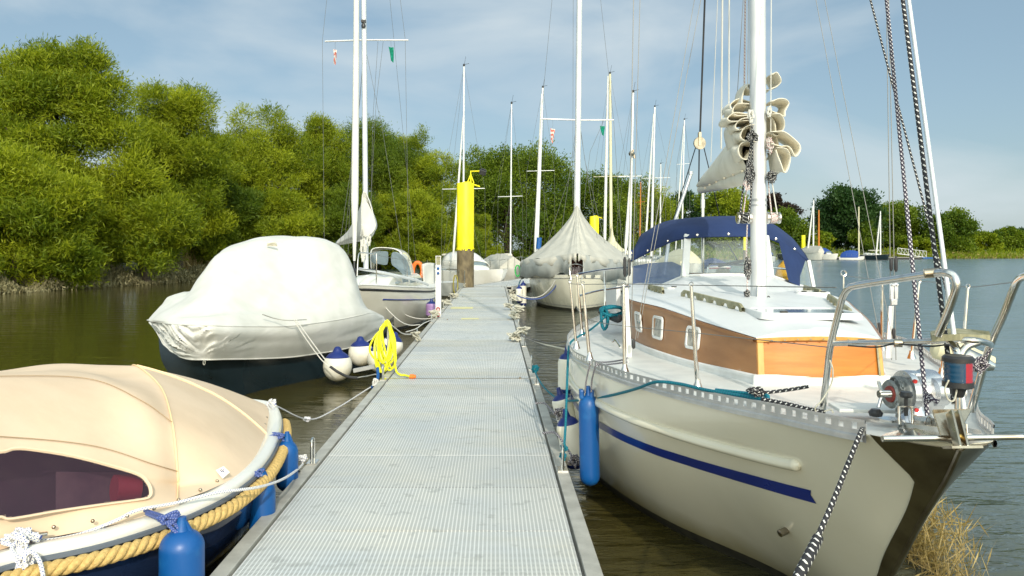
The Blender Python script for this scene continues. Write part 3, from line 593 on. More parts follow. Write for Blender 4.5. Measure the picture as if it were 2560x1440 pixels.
# hose hanger with yellow coil
h0 = Vector((-1.43, 10.85, ZD+.012)); root = empty('hose_hanger', h0, 'galvanised bracket holding the yellow hose at the walkway edge', 'bracket')
b = MB(); b.box(h0+Vector((0, 0, .3)), (.05, .04, .6)); b.tube(crs([h0+Vector((0, 0, .58)), h0+Vector((-.02, -.08, .62)), h0+Vector((0, -.14, .60)), h0+Vector((0, -.15, .66))], 4), .012, 6); b.build('post', M['alu'], root, smooth=False, bevel=.004)
b = MB(); b.box(h0+Vector((-.26, -.1, .05)), (.42, .05, .05), rot=(0, -.2, 0)); b.build('outrigger', M['alu'], root, smooth=False)
rs = random.Random(5)
hc = W(966, 816, 10.7); b = MB(); P = []
nl = 9
for k in range(nl):
    ox = rs.uniform(-.035, .035); bot = W(966+rs.uniform(-14, 16), 925+rs.uniform(-22, 6), 10.62+rs.uniform(-.06, .06)); wd = rs.uniform(.07, .125)
    mid = (hc+bot)/2
    P += [hc+Vector((ox-.05, rs.uniform(-.04, .04), -.02)), Vector((mid.x-wd, mid.y-.05, mid.z+.1)), Vector((bot.x-wd*.6, bot.y-.04, bot.z+.1)), bot, Vector((bot.x+wd*.6, bot.y+.02, bot.z+.1)), Vector((mid.x+wd*.8, mid.y+.04, mid.z+.1)), hc+Vector((ox+.05, rs.uniform(-.04, .04), -.01)), hc+Vector((ox, 0, .01+.01*k))]
P = P[:-1]+[W(975, 830, 10.6), W(985, 880, 10.5), W(990, 925, 10.45), Vector((-1.22, 10.35, ZD+.03)), Vector((-1.16, 10.32, ZD+.028)), W(1024, 947, 10.2)]
P[-1].z = ZD+.03
b.tube(crs(P, 6), .0135, 8); o = b.build('water_hose', M['hose']); tag(o, 'coiled yellow water hose hanging on the left walkway edge with its end on the grating', 'hose')
hr = empty('hose_nozzle', (P[-1].x, P[-1].y, ZD), 'orange hose nozzle lying on the walkway at the end of the yellow hose', 'nozzle')
b = MB(); b.lathe([(.016, 0), (.028, .005), (.03, .05), (.024, .055), (.022, .08)], P[-1], axis=(1, -.1, 0), n=12); b.build('nozzle_body', M['orange'], hr)
# loop of hose hanging left of the coil
b = MB(); b.tube(crs([hc+Vector((-.04, 0, -.02)), W(938, 840, 10.7), W(924, 870, 10.7), W(932, 892, 10.65), W(945, 900, 10.6)], 6), .0135, 8); o = b.build('water_hose', M['hose']); tag(o, 'single yellow hose loop sagging to the left of the hanging coil', 'hose')
# ================================================================ HULL BUILDER
class Hull:
    def __init__(s, O, u, bL, bR, wL, wR, zd, sw, stem, smax, pw):
        s.O = Vector((O[0], O[1], 0)); s.u = Vector((u[0], u[1], 0)).normalized(); s.v = Vector((s.u.y, -s.u.x, 0))
        s.b = {-1: tab(bL), 1: tab(bR)}; s.w = {-1: tab(wL), 1: tab(wR)}; s.zd = tab(zd); s.sw = sw; s.stem = tab(stem); s.smax = smax; s.pw = tab(pw)
    def zb(s, q): return s.stem(q) if q < s.sw else 0.0
    def at(s, side, q, z):
        zd = s.zd(q); zb = s.zb(q); t = max(0, min(1.0, (zd-z)/(zd-zb+1e-6))); b = s.b[side](q); wb = s.w[side](q) if q >= s.sw else 0.0
        w_ = b+(wb-b)*t**s.pw(q)
        return s.O+s.u*q+s.v*(side*w_)+Vector((0, 0, max(z, zb)))
    def p(s, q, w_, z): return s.O+s.u*q+s.v*w_+Vector((0, 0, z))
    def solve(s, side, px, py, s0=0.0, s1=None):
        best = (1e18, 0, 0); s1 = s1 or s.smax
        for rnd in range(3):
            if rnd == 0: S = np.linspace(s0, s1, 70); ZF = np.linspace(0, 1, 50)
            else: S = np.clip(np.linspace(best[1]-ds, best[1]+ds, 13), s0, s1); ZF = np.clip(np.linspace(best[2]-dz, best[2]+dz, 13), 0, 1)
            for q in S:
                a, b = s.zb(q), s.zd(q)
                for f in ZF:
                    P = s.at(side, q, a+(b-a)*f); e = (1235+P.x/P.y*F-px)**2+(622-(P.z-EYE)/P.y*F-py)**2
                    if e < best[0]: best = (e, q, f)
            ds = (s1-s0)/69 if rnd == 0 else ds/6; dz = 1/49 if rnd == 0 else dz/6
        q, f = best[1], best[2]; a, b = s.zb(q), s.zd(q); return q, a+(b-a)*f
    def stations(s, n=70):
        return [s.smax*(i/n)**1.35 for i in range(n+1)]
    def skin(s, root, mhull, mboot, name='hull', zboot=.09, n=70, boot='boot_stripe', transom=True):
        S = s.stations(n)
        for nm, m_, part in ((name, mhull, 0), (boot, mboot, 1)):
            mb = MB()
            for side in (-1, 1):
                rows = []
                for q in S:
                    zd, zb = s.zd(q), s.zb(q); zs = max(zb, min(zd, zboot))
                    if part == 0: row = [s.at(side, q, zd+(zs-zd)*k/16) for k in range(17)]
                    else:
                        if q < s.sw*.8: continue
                        row = [s.at(side, q, zs+(zb-zs)*k/3) for k in range(4)]
                        e = row[-1]-(s.O+s.u*q); row.append(s.O+s.u*q+Vector((e.x*.75, e.y*.75, -.3)))
                    rows.append(row)
                mb.grid(rows, flip=(side == 1))
            if part == 0 and transom:
                q = s.smax; zd = s.zd(q)
                L = [s.at(-1, q, zd+(zboot-zd)*k/16) for k in range(17)]; Rr = [s.at(1, q, zd+(zboot-zd)*k/16) for k in range(17)]
                mb.grid([L, Rr])
            mb.build(nm, m_, root, ang=50)
    def deck(s, root, m_, name='deck', camber=.05, n=70, dz=0.0):
        rows = []
        for q in s.stations(n):
            L, Rr = s.b[-1](q), s.b[1](q); rows.append([s.p(q, -L+(L+Rr)*k/12, s.zd(q)+dz+camber*(1-((k-6)/6)**2)*min(1, (L+Rr)/2)) for k in range(13)])
        MB().grid(rows).build(name, m_, root)
# ================================================================ THE BIG SAILING BOAT (right)
H = Hull((1.70, 2.9), (.124, .992),
    [(0, .05), (.10, .165), (.26, .262), (.74, .455), (1.37, .715), (1.91, .98), (2.25, 1.14), (2.92, 1.36), (3.53, 1.50), (4.54, 1.57), (5.66, 1.48), (6.7, 1.28), (8, 1.0), (9.2, .7)],
    [(0, .05), (.10, .15), (.26, .23), (.68, .37), (1.5, .72), (2.42, 1.04), (3.57, 1.32), (4.72, 1.53), (5.7, 1.5), (6.7, 1.35), (8, 1.1), (9.2, .75)],
    [(1.7, 0), (1.98, .136), (2.76, .71), (3.47, 1.08), (4.1, 1.3), (5, 1.4), (6.7, 1.1), (8, .7), (9.2, .3)],
    [(1.7, 0), (1.98, .136), (2.76, .66), (3.47, .98), (4.1, 1.2), (5, 1.35), (6.7, 1.1), (8, .7), (9.2, .3)],
    [(0, 1.345), (.26, 1.31), (.74, 1.27), (1.37, 1.22), (1.9, 1.20), (2.9, 1.18), (3.5, 1.17), (6.7, 1.17), (9.2, 1.2)],
    1.75, [(0, 1.33), (.12, 1.18), (.35, .95), (.7, .57), (1.2, .20), (1.75, -.02)], 9.2, [(0, 1.0), (.6, 1.1), (1.5, 1.25), (3, 1.8), (4.5, 2.3), (9, 2.6)])
boat = empty('sailing_boat', (2.2, 7.0, 0), 'large cream sailing boat with wooden cabin sides and navy sprayhood, right of the walkway', 'sailing boat')
M['cream'] = mat('cream_topsides', (.80, .755, .60), .20, col2=(.76, .71, .55), vs=1.6, coat=.6)
def cream_stain():
    # yellowish waterline staining: a real mark, fixed to the hull's lower edge
    nt = M['cream'].node_tree; p = nt.nodes['Principled BSDF']; tc = nn(nt, 'ShaderNodeTexCoord'); sx = nn(nt, 'ShaderNodeSeparateXYZ'); nt.links.new(tc.outputs['Object'], sx.inputs[0])
    n = nn(nt, 'ShaderNodeTexNoise'); n.inputs['Scale'].default_value = 2.5; nt.links.new(tc.outputs['Object'], n.inputs[0])
    a = nn(nt, 'ShaderNodeMath', operation='MULTIPLY_ADD'); a.inputs[1].default_value = .16; nt.links.new(n.outputs['Fac'], a.inputs[0]); nt.links.new(sx.outputs[2], a.inputs[2])
    r = nn(nt, 'ShaderNodeMapRange'); r.inputs[1].default_value = .13; r.inputs[2].default_value = .34; r.inputs[3].default_value = .8; r.inputs[4].default_value = 0; nt.links.new(a.outputs[0], r.inputs[0])
    old = p.inputs['Base Color'].links[0].from_socket; mx = nn(nt, 'ShaderNodeMixRGB'); mx.inputs[2].default_value = (.34, .27, .08, 1)
    nt.links.new(r.outputs[0], mx.inputs[0]); nt.links.new(old, mx.inputs[1]); nt.links.new(mx.outputs[0], p.inputs['Base Color'])
cream_stain()
H.skin(boat, M['cream'], M['boot'], zboot=.085, n=90)
H.deck(boat, M['deckpaint'], dz=-.005, camber=.03)
# raised foredeck margin
# toe rail, perforated
for side in (-1, 1):
    L = 0; q = .24 if side == -1 else .2; pts = []
    while q < 8.9: pts.append(q); q += .010
    P = [H.at(side, q, H.zd(q)) for q in pts]; acc = [0]
    for i in range(1, len(P)): acc.append(acc[-1]+(P[i]-P[i-1]).length)
    fl = MB(); rows = []
    for i in range(0, len(P), 6):
        o_ = (P[i]-(H.O+H.u*pts[i])); o_.z = 0; o_.normalize(); z = Vector((0, 0, 1)); p = P[i]+o_*.004
        rows.append([p-z*.035-o_*.006, p-z*.032+o_*.007, p-z*.02+o_*.010, p-z*.008+o_*.007, p-z*.004, p+z*.002, p+z*.014, p+z*.014-o_*.005, p-z*.03-o_*.006])
    fl.grid(rows, closed=True)
    rows = []
    for i in range(0, len(P), 6):
        o_ = (P[i]-(H.O+H.u*pts[i])); o_.z = 0; o_.normalize(); z = Vector((0, 0, 1)); p = P[i]+o_*.004
        rows.append([p+z*.042, p+z*.055, p+z*.055-o_*.005, p+z*.042-o_*.005])
    fl.grid(rows, closed=True)
    # webs between the slots
    d = 0.02
    while d < acc[-1]:
        i = min(range(max(0, int(d/.012)-60), min(len(acc), int(d/.0095)+60)), key=lambda k: abs(acc[k]-d)); p = P[i]; t = (P[min(i+1, len(P)-1)]-P[i-1 if i else 0]); t.z = 0; t.normalize(); o_ = Vector((t.y, -t.x, 0))
        fl.box(p+Vector((0, 0, .028))+o_*(-.0015 if side == 1 else .0015), (.046, .005, .0295), ax=(t, o_, Vector((0, 0, 1))))
        d += .080
    fl.build('toe_rail', M['alu'], boat, ang=30)
# stripe and moulded strake
def along(side, pxs, nseg=10):
    q = [H.solve(side, x, y, .2, 6.5) for x, y in pxs]; return crs([Vector((a, b, 0)) for a, b in q], nseg)
stz = tab([(.84, .905), (1.23, .852), (1.59, .806), (1.93, .775), (2.3, .757), (2.8, .752), (4, .755), (9, .79)])
for side in (-1, 1):
    rows = []
    for k in range(90):
        q = .842+8.2*(k/89)**1.3; rows.append([H.at(side, q+(.058 if k == 0 else 0)*j/4, stz(q)-.066*j/4)+H.v*side*.0035 for j in range(5)])
    MB().grid(rows, flip=(side == 1)).build('blue_stripe', M['bluestripe'], boat)
mid = along(-1, [(1484, 1000), (1549, 1034), (1621, 1062), (1730, 1097), (1838, 1127), (1960, 1157), (2002, 1163)])
for side in (-1, 1):
    P = [H.at(side, a.x, a.y)+H.v*side*.004 for a in mid]
    pre = [H.at(side, mid[0].x+k*.35, mid[0].y-.002*k)+H.v*side*.004 for k in range(12, 0, -1) if mid[0].x+k*.35 < 9]
    P = pre+P; n = len(P); r = [.030]*n; r[-1] = .008; r[-2] = .022; r[-3] = .028
    MB().tube(P, r, 12).build('moulded_strake', M['cream'], boat)
# bow plate (stainless) wrapping the stem
kn = [H.solve(-1, 2187, 1098, 0, 1.2), H.solve(-1, 2290, 1200, 0, 1.2), H.solve(-1, 2195, 1440, 0, 1.9)]
def s_stem(z):
    lo, hi = 0.0, 1.75
    for _ in range(30):
        m_ = (lo+hi)/2
        if H.stem(m_) > z: lo = m_
        else: hi = m_
    return lo
kz = sorted([(k[1], k[0]) for k in kn]); kz = [(.30, kz[0][1]+.35)]+kz; 
def s_out(z):
    if z >= kz[-1][0]: return kz[-1][1]
    for (z0, q0), (z1, q1) in zip(kz[:-1], kz[1:]):
        if z <= z1: return q0+(q1-q0)*(z-z0)/(z1-z0)
    return kz[-1][1]
for side in (-1, 1):
    rows = []
    for k in range(40):
        z = .10+(1.318-.10)*k/39; a = s_stem(z); b = max(s_out(z) if z > .3 else kz[0][1]+(.3-z)*1.2, a+.02)
        row = []
        for j in range(9):
            q = a+(b-a)*j/8; p = H.at(side, q, max(z, H.zb(q)+.0005)); row.append(p+H.v*side*.006-H.u*.004)
        rows.append(row)
    MB().grid(rows, flip=(side == 1)).build('bow_plate', M['plate'], boat, ang=60)
b = MB(); P = [H.p(s_stem(z)-.006, 0, z) for z in np.linspace(.12, 1.32, 24)]; b.tube(P, .012, 8); b.build('stem_bar', M['plate'], boat)
# bow roller channel over the stem
b = MB()
b.add([W(2187, 1093, 3.18), W(2230, 1099, 2.95), W(2400, 1100, 2.76), W(2450, 1095, 2.80), W(2452, 1078, 3.2), W(2330, 1055, 3.25)], [(0, 1, 2, 3, 4, 5)])
b.build('bow_fitting', M['steel'], boat, smooth=False, solid=.006)
b = MB()
for (p0, p1) in (((2262, 1078, 3.25), (2395, 1098, 2.75)), ((2285, 1058, 3.3), (2418, 1085, 2.75))):
    a_ = W(*p0); c_ = W(*p1); b.beam(a_+Vector((0, 0, .01)), c_+Vector((0, 0, .01)), .006, .05)
b.build('roller_channel', M['steel'], boat, smooth=False, bevel=.002)
# ---- cabin trunk
rootC = boat
BL = [W(1893, 941, 4.88), Wz(1695, 895, 1.235), Wz(1582, 851, 1.22), Vector((1.42, 8.7, 1.20)), Vector((1.60, 9.6, 1.18))]
BR = [W(2211, 943, 4.85), Vector((2.82, 5.9, 1.235)), Vector((3.25, 7.18, 1.22)), Vector((3.55, 8.6, 1.20)), Vector((3.6, 9.6, 1.18))]
TL = [W(1890, 846, 4.93), W(1764, 807, 5.60), W(1659, 771, 6.35), W(1573, 748, 7.20), Vector((1.44, 8.7, 1.60)), Vector((1.62, 9.6, 1.62))]
TR = [W(2202, 848, 4.90), W(2168, 801, 5.75), W(2136, 772, 6.6), W(2103, 747, 7.4), Vector((3.47, 8.7, 1.60)), Vector((3.5, 9.6, 1.62))]
cl_ = crs(BL, 8); ct_ = crs(TL, 8)
def resample(P, n):
    P = [Vector(p) for p in P]; L = [0]
    for i in range(1, len(P)): L.append(L[-1]+(P[i]-P[i-1]).length)
    o = []; j = 0
    for k in range(n):
        d = L[-1]*k/(n-1)
        while j < len(L)-2 and L[j+1] < d: j += 1
        t = (d-L[j])/max(1e-9, L[j+1]-L[j]); o.append(P[j].lerp(P[j+1], t))
    return o
NB = 40
cl_ = resample(crs(BL, 10), NB); ct_ = resample(crs(TL, 10), NB); cr2 = resample(crs(BR, 10), NB); crt = resample(crs(TR, 10), NB)
def wall(A, B, n=6, d=Vector((0, 0, 0))): return [[a.lerp(b, k/n)+d for k in range(n+1)] for a, b in zip(A, B)]
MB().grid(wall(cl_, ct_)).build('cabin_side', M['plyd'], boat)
MB().grid(wall(cr2, crt), flip=True).build('cabin_side', M['ply'], boat)
fb0, fb1, ft0, ft1 = cl_[0], cr2[0], ct_[0], crt[0]
rows = []
for k in range(9):
    t = k/8; bow_ = Vector((0, -.03, 0))*(1-(2*t-1)**2); rows.append([fb0.lerp(fb1, t)+bow_, ft0.lerp(ft1, t)+bow_+Vector((0, 0, .015*(1-(2*t-1)**2)))])
MB().grid(rows, flip=True).build('cabin_front', M['ply'], boat)
for (p0, p1, dx) in ((fb0, ft0, .022), (fb1, ft1, -.018)):
    b = MB(); b.beam(p0+Vector((dx, -.008, .004)), p1+Vector((dx, -.008, -.01)), .040 if dx > 0 else .022, .016, up=(0, 1, 0)); b.build('corner_post', M['teak'], boat, smooth=False, bevel=.004)
b = MB(); b.beam(fb0.lerp(fb1, .955)+Vector((0, -.016, .01)), ft0.lerp(ft1, .955)+Vector((0, -.016, 0)), .010, .008, up=(0, 1, 0)); b.build('joint_batten', M['weather'], boat, smooth=False)
# white fillet at the cabin foot
b = MB(); b.tube([p+Vector((-.008, 0, -.004)) for p in cl_], .016, 6); b.tube([p+Vector((0, -.012, -.004)) for p in [fb0.lerp(fb1, k/10) for k in range(11)]], .018, 6); b.tube([p+Vector((.008, 0, -.004)) for p in cr2], .016, 6)
for P_ in ([p+Vector((-.016, 0, -.004)) for p in cl_], [fb0.lerp(fb1, k/10)+Vector((0, -.024, -.004)) for k in range(11)], [p+Vector((.016, 0, -.004)) for p in cr2]): b.grid([P_, [p-Vector((0, 0, .10)) for p in P_]])
for p_ in (fb0, fb1): b.lathe([(.026, -.10), (.026, .012)], p_+Vector((-.004 if p_ is fb0 else .004, -.006, 0)), n=12)
b.build('cabin_coaming', M['white'], boat)
# roof
rows = []
for a, c_ in zip(ct_, crt):
    rows.append([a.lerp(c_, k/14)+Vector((0, 0, .004+.055*(1-(k/7-1)**2))) for k in range(15)])
fr = [p+Vector((0, -.035*(1-(k/7-1)**2), -.022-.046*(1-(k/7-1)**2))) for k, p in enumerate(rows[0])]
MB().grid([fr]+rows).build('cabin_roof', M['roofpaint'], boat, ang=60)
b = MB()
trim = [p+Vector((-.012, 0, -.012)) for p in ct_]; tfr = [ft0.lerp(ft1, k/10)+Vector((0, -.018-.032*(1-(k/5-1)**2), -.010+.018*(1-(k/5-1)**2))) for k in range(11)]; tr_ = [p+Vector((.012, 0, -.012)) for p in crt]
def strip(b, P, h, w_):
    rows = []
    for i, p in enumerate(P):
        t = (P[min(i+1, len(P)-1)]-P[max(i-1, 0)]); t.z = 0; t.normalize(); o_ = Vector((t.y, -t.x, 0))
        rows.append([p+o_*w_+Vector((0, 0, h)), p+o_*w_-Vector((0, 0, h)), p-o_*w_-Vector((0, 0, h)), p-o_*w_+Vector((0, 0, h))])
    b.grid(rows, closed=True)
strip(b, trim, .011, .007); strip(b, tr_, .011, .007); b.build('roof_trim', M['plyd'], boat, smooth=False)
b = MB(); strip(b, tfr, .012, .008)
b.build('front_trim', M['teak'], boat, smooth=False, bevel=.002)
b = MB()
for k in range(1, 10): b.lathe([(.006, 0), (.006, .004)], tfr[0].lerp(tfr[-1], k/10)+Vector((0, -.040-.03*(1-(k/5-1)**2)+.012, .018*(1-(k/5-1)**2)-.002)), axis=(0, -1, 0), n=6)
b.build('trim_screws', M['anchor'], boat)
# portholes
def side_frame(t_along, A=cl_, B=ct_):
    i = int(t_along); f = t_along-i; p0 = A[i].lerp(A[i+1], f); p1 = B[i].lerp(B[i+1], f)
    ax_ = (A[i]-A[i+1]).normalized(); up = (p1-p0).normalized(); n = ax_.cross(up); n = n if n.x < 0 else -n
    return p0, p1, ax_, up, n.normalized()
def find_t(px):
    best = min(range(0, 300), key=lambda k: abs(px-(lambda c: 1235+c.x/c.y*F)(side_frame(k/300*30)[0].lerp(side_frame(k/300*30)[1], .5)))); return best/300*30
def rrect(w_, h, r, n=6):
    o = []
    for cx, cy, a0 in ((w_-r, h-r, 0), (-w_+r, h-r, 90), (-w_+r, -h+r, 180), (w_-r, -h+r, 270)):
        for k in range(n+1): a = R(a0+90*k/n); o.append((cx+r*math.cos(a), cy+r*math.sin(a)))
    return o
for px, py, hw in ((1598, 804, .105), (1646, 819, .120), (1733, 845, .115)):
    p0, p1, ax_, up, n = side_frame(find_t(px)); f = .52; c_ = p0.lerp(p1, f)
    # match the row of the photo
    D = c_.y; zt = EYE-(py-622)*D/F; c_ = p0+(p1-p0)*((zt-p0.z)/(p1.z-p0.z))
    hh = 29*D/F if px > 1620 else 25*D/F
    O_ = rrect(hw, hh, .035); I_ = rrect(hw-.022, hh-.022, .022)
    b = MB(); rows = []
    for (x, y), (xi, yi) in zip(O_+O_[:1], I_+I_[:1]):
        rows.append([c_+ax_*x+up*y+n*.001, c_+ax_*x+up*y+n*.010, c_+ax_*(x*.95)+up*(y*.95)+n*.014, c_+ax_*xi+up*yi+n*.013, c_+ax_*xi+up*yi+n*.003])
    b.grid(rows); fo = b.build('porthole', M['white'], boat)
    g = MB(); g.add([c_+ax_*x+up*y+n*.004 for x, y in I_], [tuple(range(len(I_)))]); g.build('pane', M['port'], fo, smooth=False)
# grab rails with scallops
def grab(pa, pb, nposts, h=.062):
    b = MB(); d = pb-pa; rows = []; N = nposts*10; t = d.normalized(); sd_ = Vector((t.y, -t.x, 0)).normalized()
    prof = []
    for k in range(N+1):
        u_ = k/N*(nposts-1); ph = abs(u_-round(u_)); lo = 0 if ph < .16 else h*.62*math.sin(min(1, (ph-.16)/.16)*math.pi/2)
        edge = min(k, N-k)/N*10; top = h*min(1, .55+edge); c_ = pa+d*(k/N)
        prof.append((c_, lo, max(top, lo+.01)))
    for c_, lo, tp in prof:
        rows.append([c_+Vector((0, 0, lo))+sd_*.013, c_+Vector((0, 0, tp))+sd_*.011, c_+Vector((0, 0, tp+.004)), c_+Vector((0, 0, tp))-sd_*.011, c_+Vector((0, 0, lo))-sd_*.013])
    b.grid(rows, closed=True); return b.build('grab_rail', M['weather'], boat, ang=35)
def roofz(x, y):
    best = None
    for i in range(NB-1):
        if ct_[i].y <= y <= ct_[i+1].y or (i == 0 and y < ct_[0].y):
            f = (y-ct_[i].y)/(ct_[i+1].y-ct_[i].y); a = ct_[i].lerp(ct_[i+1], f); c_ = crt[i].lerp(crt[i+1], f); k = (x-a.x)/(c_.x-a.x)*2-1
            return a.z*(1-(k+1)/2)+c_.z*(k+1)/2+.004+.055*(1-k*k)
    return 1.6
def on_roof(px, D, dz=0.0): x = (px-1235)/F*D; return Vector((x, D, roofz(x, D)+dz))
grab(on_roof(1705, 7.05, -.004), on_roof(1858, 5.80, -.004), 7)
grab(on_roof(1622, 8.2, -.004), on_roof(1658, 7.45, -.004), 5)
grab(on_roof(2070, 7.1, -.004), on_roof(2128, 5.75, -.004), 7)
grab(on_roof(2010, 8.2, -.004), on_roof(2052, 7.5, -.004), 5)
# hatches
def hatch(c, w_, d, h, name, rz=-.12, seed=0):
    X = Vector((math.cos(rz), math.sin(rz), 0)); Y = Vector((-math.sin(rz), math.cos(rz), 0)); Zv = Vector((0, 0, 1)); b = MB()
    rows = []; O_ = rrect(w_, d, .06); 
    for x, y in O_+O_[:1]:
        rows.append([c+X*x*1.03+Y*y*1.03, c+X*x+Y*y+Zv*h, c+X*x*.985+Y*y*.97+Zv*(h+.008), c+X*x*.90+Y*y*.86+Zv*(h+.009), c+X*x*.895+Y*y*.855+Zv*(h+.002)])
    b.grid(rows); o = b.build(name, M['white'], boat)
    g = MB(); g.add([c+X*x*.90+Y*y*.86+Zv*(h+.004) for x, y in O_], [tuple(range(len(O_)))]); g.build('pane', M['smoke'], o, smooth=False)
    b = MB()
    for sx_ in (-.55, .55): b.box(c+X*sx_*w_-Y*d*.86+Zv*(h+.014), (.045, .03, .012), rot=(0, 0, rz))
    b.build('hinge', M['black'], o, smooth=False)
hatch(on_roof(2000, 5.62, -.012), .335, .27, .035, 'hatch', rz=-.05)
hatch(on_roof(1694, 8.0, -.01), .15, .19, .03, 'deck_hatch', rz=.05)
hatch(on_roof(2030, 7.6, -.01), .15, .17, .03, 'deck_hatch', rz=-.3)
# ---- raised coachroof and windscreen
wb = [W(1582, 744, 9.5), W(1600, 737, 9.3), W(1712, 690, 8.45), W(1820, 688, 8.40), W(1925, 690, 8.45), W(2035, 727, 9.3)]
wt = [W(1580, 655, 9.7), W(1640, 622, 9.3), W(1718, 592, 8.75), W(1820, 589, 8.72), W(1912, 594, 8.75), W(2020, 655, 9.4)]
b = MB(); fr = []
outer = [ct_[-8], on_roof(1600, 8.0), on_roof(1690, 7.55, 0), on_roof(1800, 7.45, 0), on_roof(1950, 7.5, 0), crt[-8]+Vector((-.02, 0, .01))]
b.grid([[o_, o_.lerp(w_, .5)+Vector((0, 0, .02)), w_+Vector((0, 0, .0)), w_+Vector((0, .12, -.3))] for o_, w_ in zip(resample(outer, 24), resample(wb, 24))], flip=True)
b.build('doghouse_coaming', M['roofpaint'], boat)
def pane(i0, i1, name='windscreen_pane', m_='clear'):
    b = MB(); n = 6; rows = []
    for k in range(n+1):
        t = k/n; a = wb[i0].lerp(wb[i1], t); c_ = wt[i0].lerp(wt[i1], t); rows.append([a.lerp(c_, j/4) for j in range(5)])
    return b.grid(rows).build(name, M[m_], boat)
pane(1, 2); pane(2, 4); pane(4, 5)
b = MB()
for i in (2, 4, 5): b.beam(wb[i]+Vector((0, -.012, -.01)), wt[i]+Vector((0, -.012, .02)), .075 if i != 5 else .04, .035, up=(0, 1, 0))
b.build('windscreen_post', M['white'], boat, smooth=False, bevel=.006)
b = MB(); P = resample(wb[1:], 24); b.tube([p+Vector((0, -.012, .008)) for p in P], .014, 6); b.build('windscreen_sill', M['white'], boat)
# blue shade cloth behind the lower part of the left side pane and the aft right side
b = MB(); b.grid([[W(1581, 742, 9.72), W(1581, 700, 9.74), W(1583, 665, 9.78)], [W(1620, 728, 9.45), W(1620, 690, 9.5), W(1622, 658, 9.55)], [W(1665, 708, 9.1), W(1668, 680, 9.15), W(1680, 654, 9.2)], [W(1700, 694, 8.8), W(1702, 680, 8.85), W(1703, 664, 8.9)]])
b.build('shade_cloth', M['bluevinyl'], boat)
b = MB(); b.grid([[W(1946, 600, 8.78), W(1956, 640, 8.72), W(1964, 672, 8.66), W(1972, 704, 8.6)], [W(1975, 616, 8.95), W(1984, 650, 8.9), W(1990, 685, 8.85), W(1996, 714, 8.8)], [W(2014, 650, 9.2), W(2008, 668, 9.15), W(2000, 690, 9.05), W(2000, 716, 8.95)]])
b.build('side_curtain', M['navy'], boat)
# sprayhood canvas
hood = [[W(1578, 652, 9.75), W(1640, 621, 9.33), W(1706, 596, 8.72), W(1820, 590, 8.66), W(1908, 594, 8.72), W(1965, 615, 9.0), W(2024, 656, 9.45)],
        [W(1584, 626, 9.95), W(1640, 590, 9.5), W(1706, 570, 8.95), W(1820, 563, 8.9), W(1912, 568, 8.95), W(1960, 590, 9.2), W(2012, 634, 9.6)],
        [W(1598, 595, 10.3), W(1648, 565, 9.9), W(1712, 551, 9.5), W(1820, 544, 9.4), W(1905, 550, 9.5), W(1945, 570, 9.6), W(1985, 600, 9.9)],
        [W(1606, 585, 10.9), W(1660, 556, 10.6), W(1730, 545, 10.4), W(1820, 541, 10.3), W(1890, 546, 10.3), W(1935, 562, 10.4), W(1975, 592, 10.6)],
        [W(1606, 600, 11.6), W(1660, 572, 11.4), W(1730, 556, 11.3), W(1820, 552, 11.2), W(1890, 556, 11.2), W(1935, 570, 11.3), W(1970, 600, 11.4)]]
def patch(C, nu=6, nv=6):
    rows = [crs(r, nu) for r in C]; cols = list(zip(*rows)); out_ = [crs(c, nv) for c in cols]
    return [list(r) for r in zip(*out_)]
MB().grid(patch(hood, 6, 5)).build('sprayhood', M['navy'], boat, solid=.006)
b = MB(); e = crs(hood[0], 6); b.tube([p+Vector((0, -.006, 0)) for p in e], .012, 6); b.build('sprayhood_hem', M['navy'], boat)
for k in (4, 9, 14, 18, 22, 27, 32): b = MB(); b.lathe([(.014, 0), (.014, .006), (.006, .009)], e[k]+Vector((0, -.02, .02)), axis=(0, -1, 0), n=8); b.build('snap_fastener', M['steel'], boat)
# fittings seen through the windscreen
b = MB(); b.tube(crs([W(1768, 682, 10.2), W(1772, 664, 10.2), W(1785, 660, 10.2), W(1850, 662, 10.2), W(1990, 675, 10.4)], 5), .014, 8); b.build('grab_handle', M['steel'], boat)
b = MB(); b.box(W(1800, 685, 10.3), (.9, .05, .03)); b.build('wooden_sill', M['ply'], boat, smooth=False)
b = MB(); b.lathe([(.02, -.01), (.075, .0), (.09, .04), (.075, .09), (.03, .105)], W(1807, 690, 9.9), n=20); b.build('compass', M['creamtarp'], boat)
b = MB(); b.tube([W(1757, 482, 11.2), W(1757, 700, 11.2)], .022, 8); b.lathe([(.03, 0), (.03, .12)], W(1757, 520, 11.2), n=8); b.build('boom_crutch', M['steel'], boat)
b = MB(); b.tube([W(1820, 610, 10.6), W(1846, 655, 10.5)], .007, 6); b.tube([W(1795, 665, 10.5), W(1860, 652, 10.4)], .02, 6); b.build('hood_strut', M['black'], boat)
b = MB(); b.grid([[W(1938, 690, 10.6), W(1945, 665, 10.6), W(1960, 650, 10.6)], [W(1958, 700, 10.6), W(1962, 680, 10.6), W(1972, 655, 10.6)], [W(1985, 712, 10.6), W(1985, 690, 10.6), W(1985, 660, 10.6)]])
b.build('horseshoe_cover', mat('ochre_canvas', (.62, .36, .03), .7), boat, solid=.05)
# cockpit box so nothing is hollow
b = MB(); b.grid([[Vector((1.5, 9.6, 1.18)), Vector((1.5, 9.6, 1.60))], [Vector((1.6, 11.4, 1.18)), Vector((1.6, 11.4, 1.45))]]); b.build('cockpit_coaming', M['roofpaint'], boat, smooth=False, solid=.05); b = MB(); b.grid([[Vector((3.7, 9.6, 1.18)), Vector((3.6, 9.6, 1.60))], [Vector((3.7, 11.4, 1.18)), Vector((3.6, 11.4, 1.45))]])
b.build('cockpit_coaming', M['roofpaint'], boat, smooth=False, solid=.05)
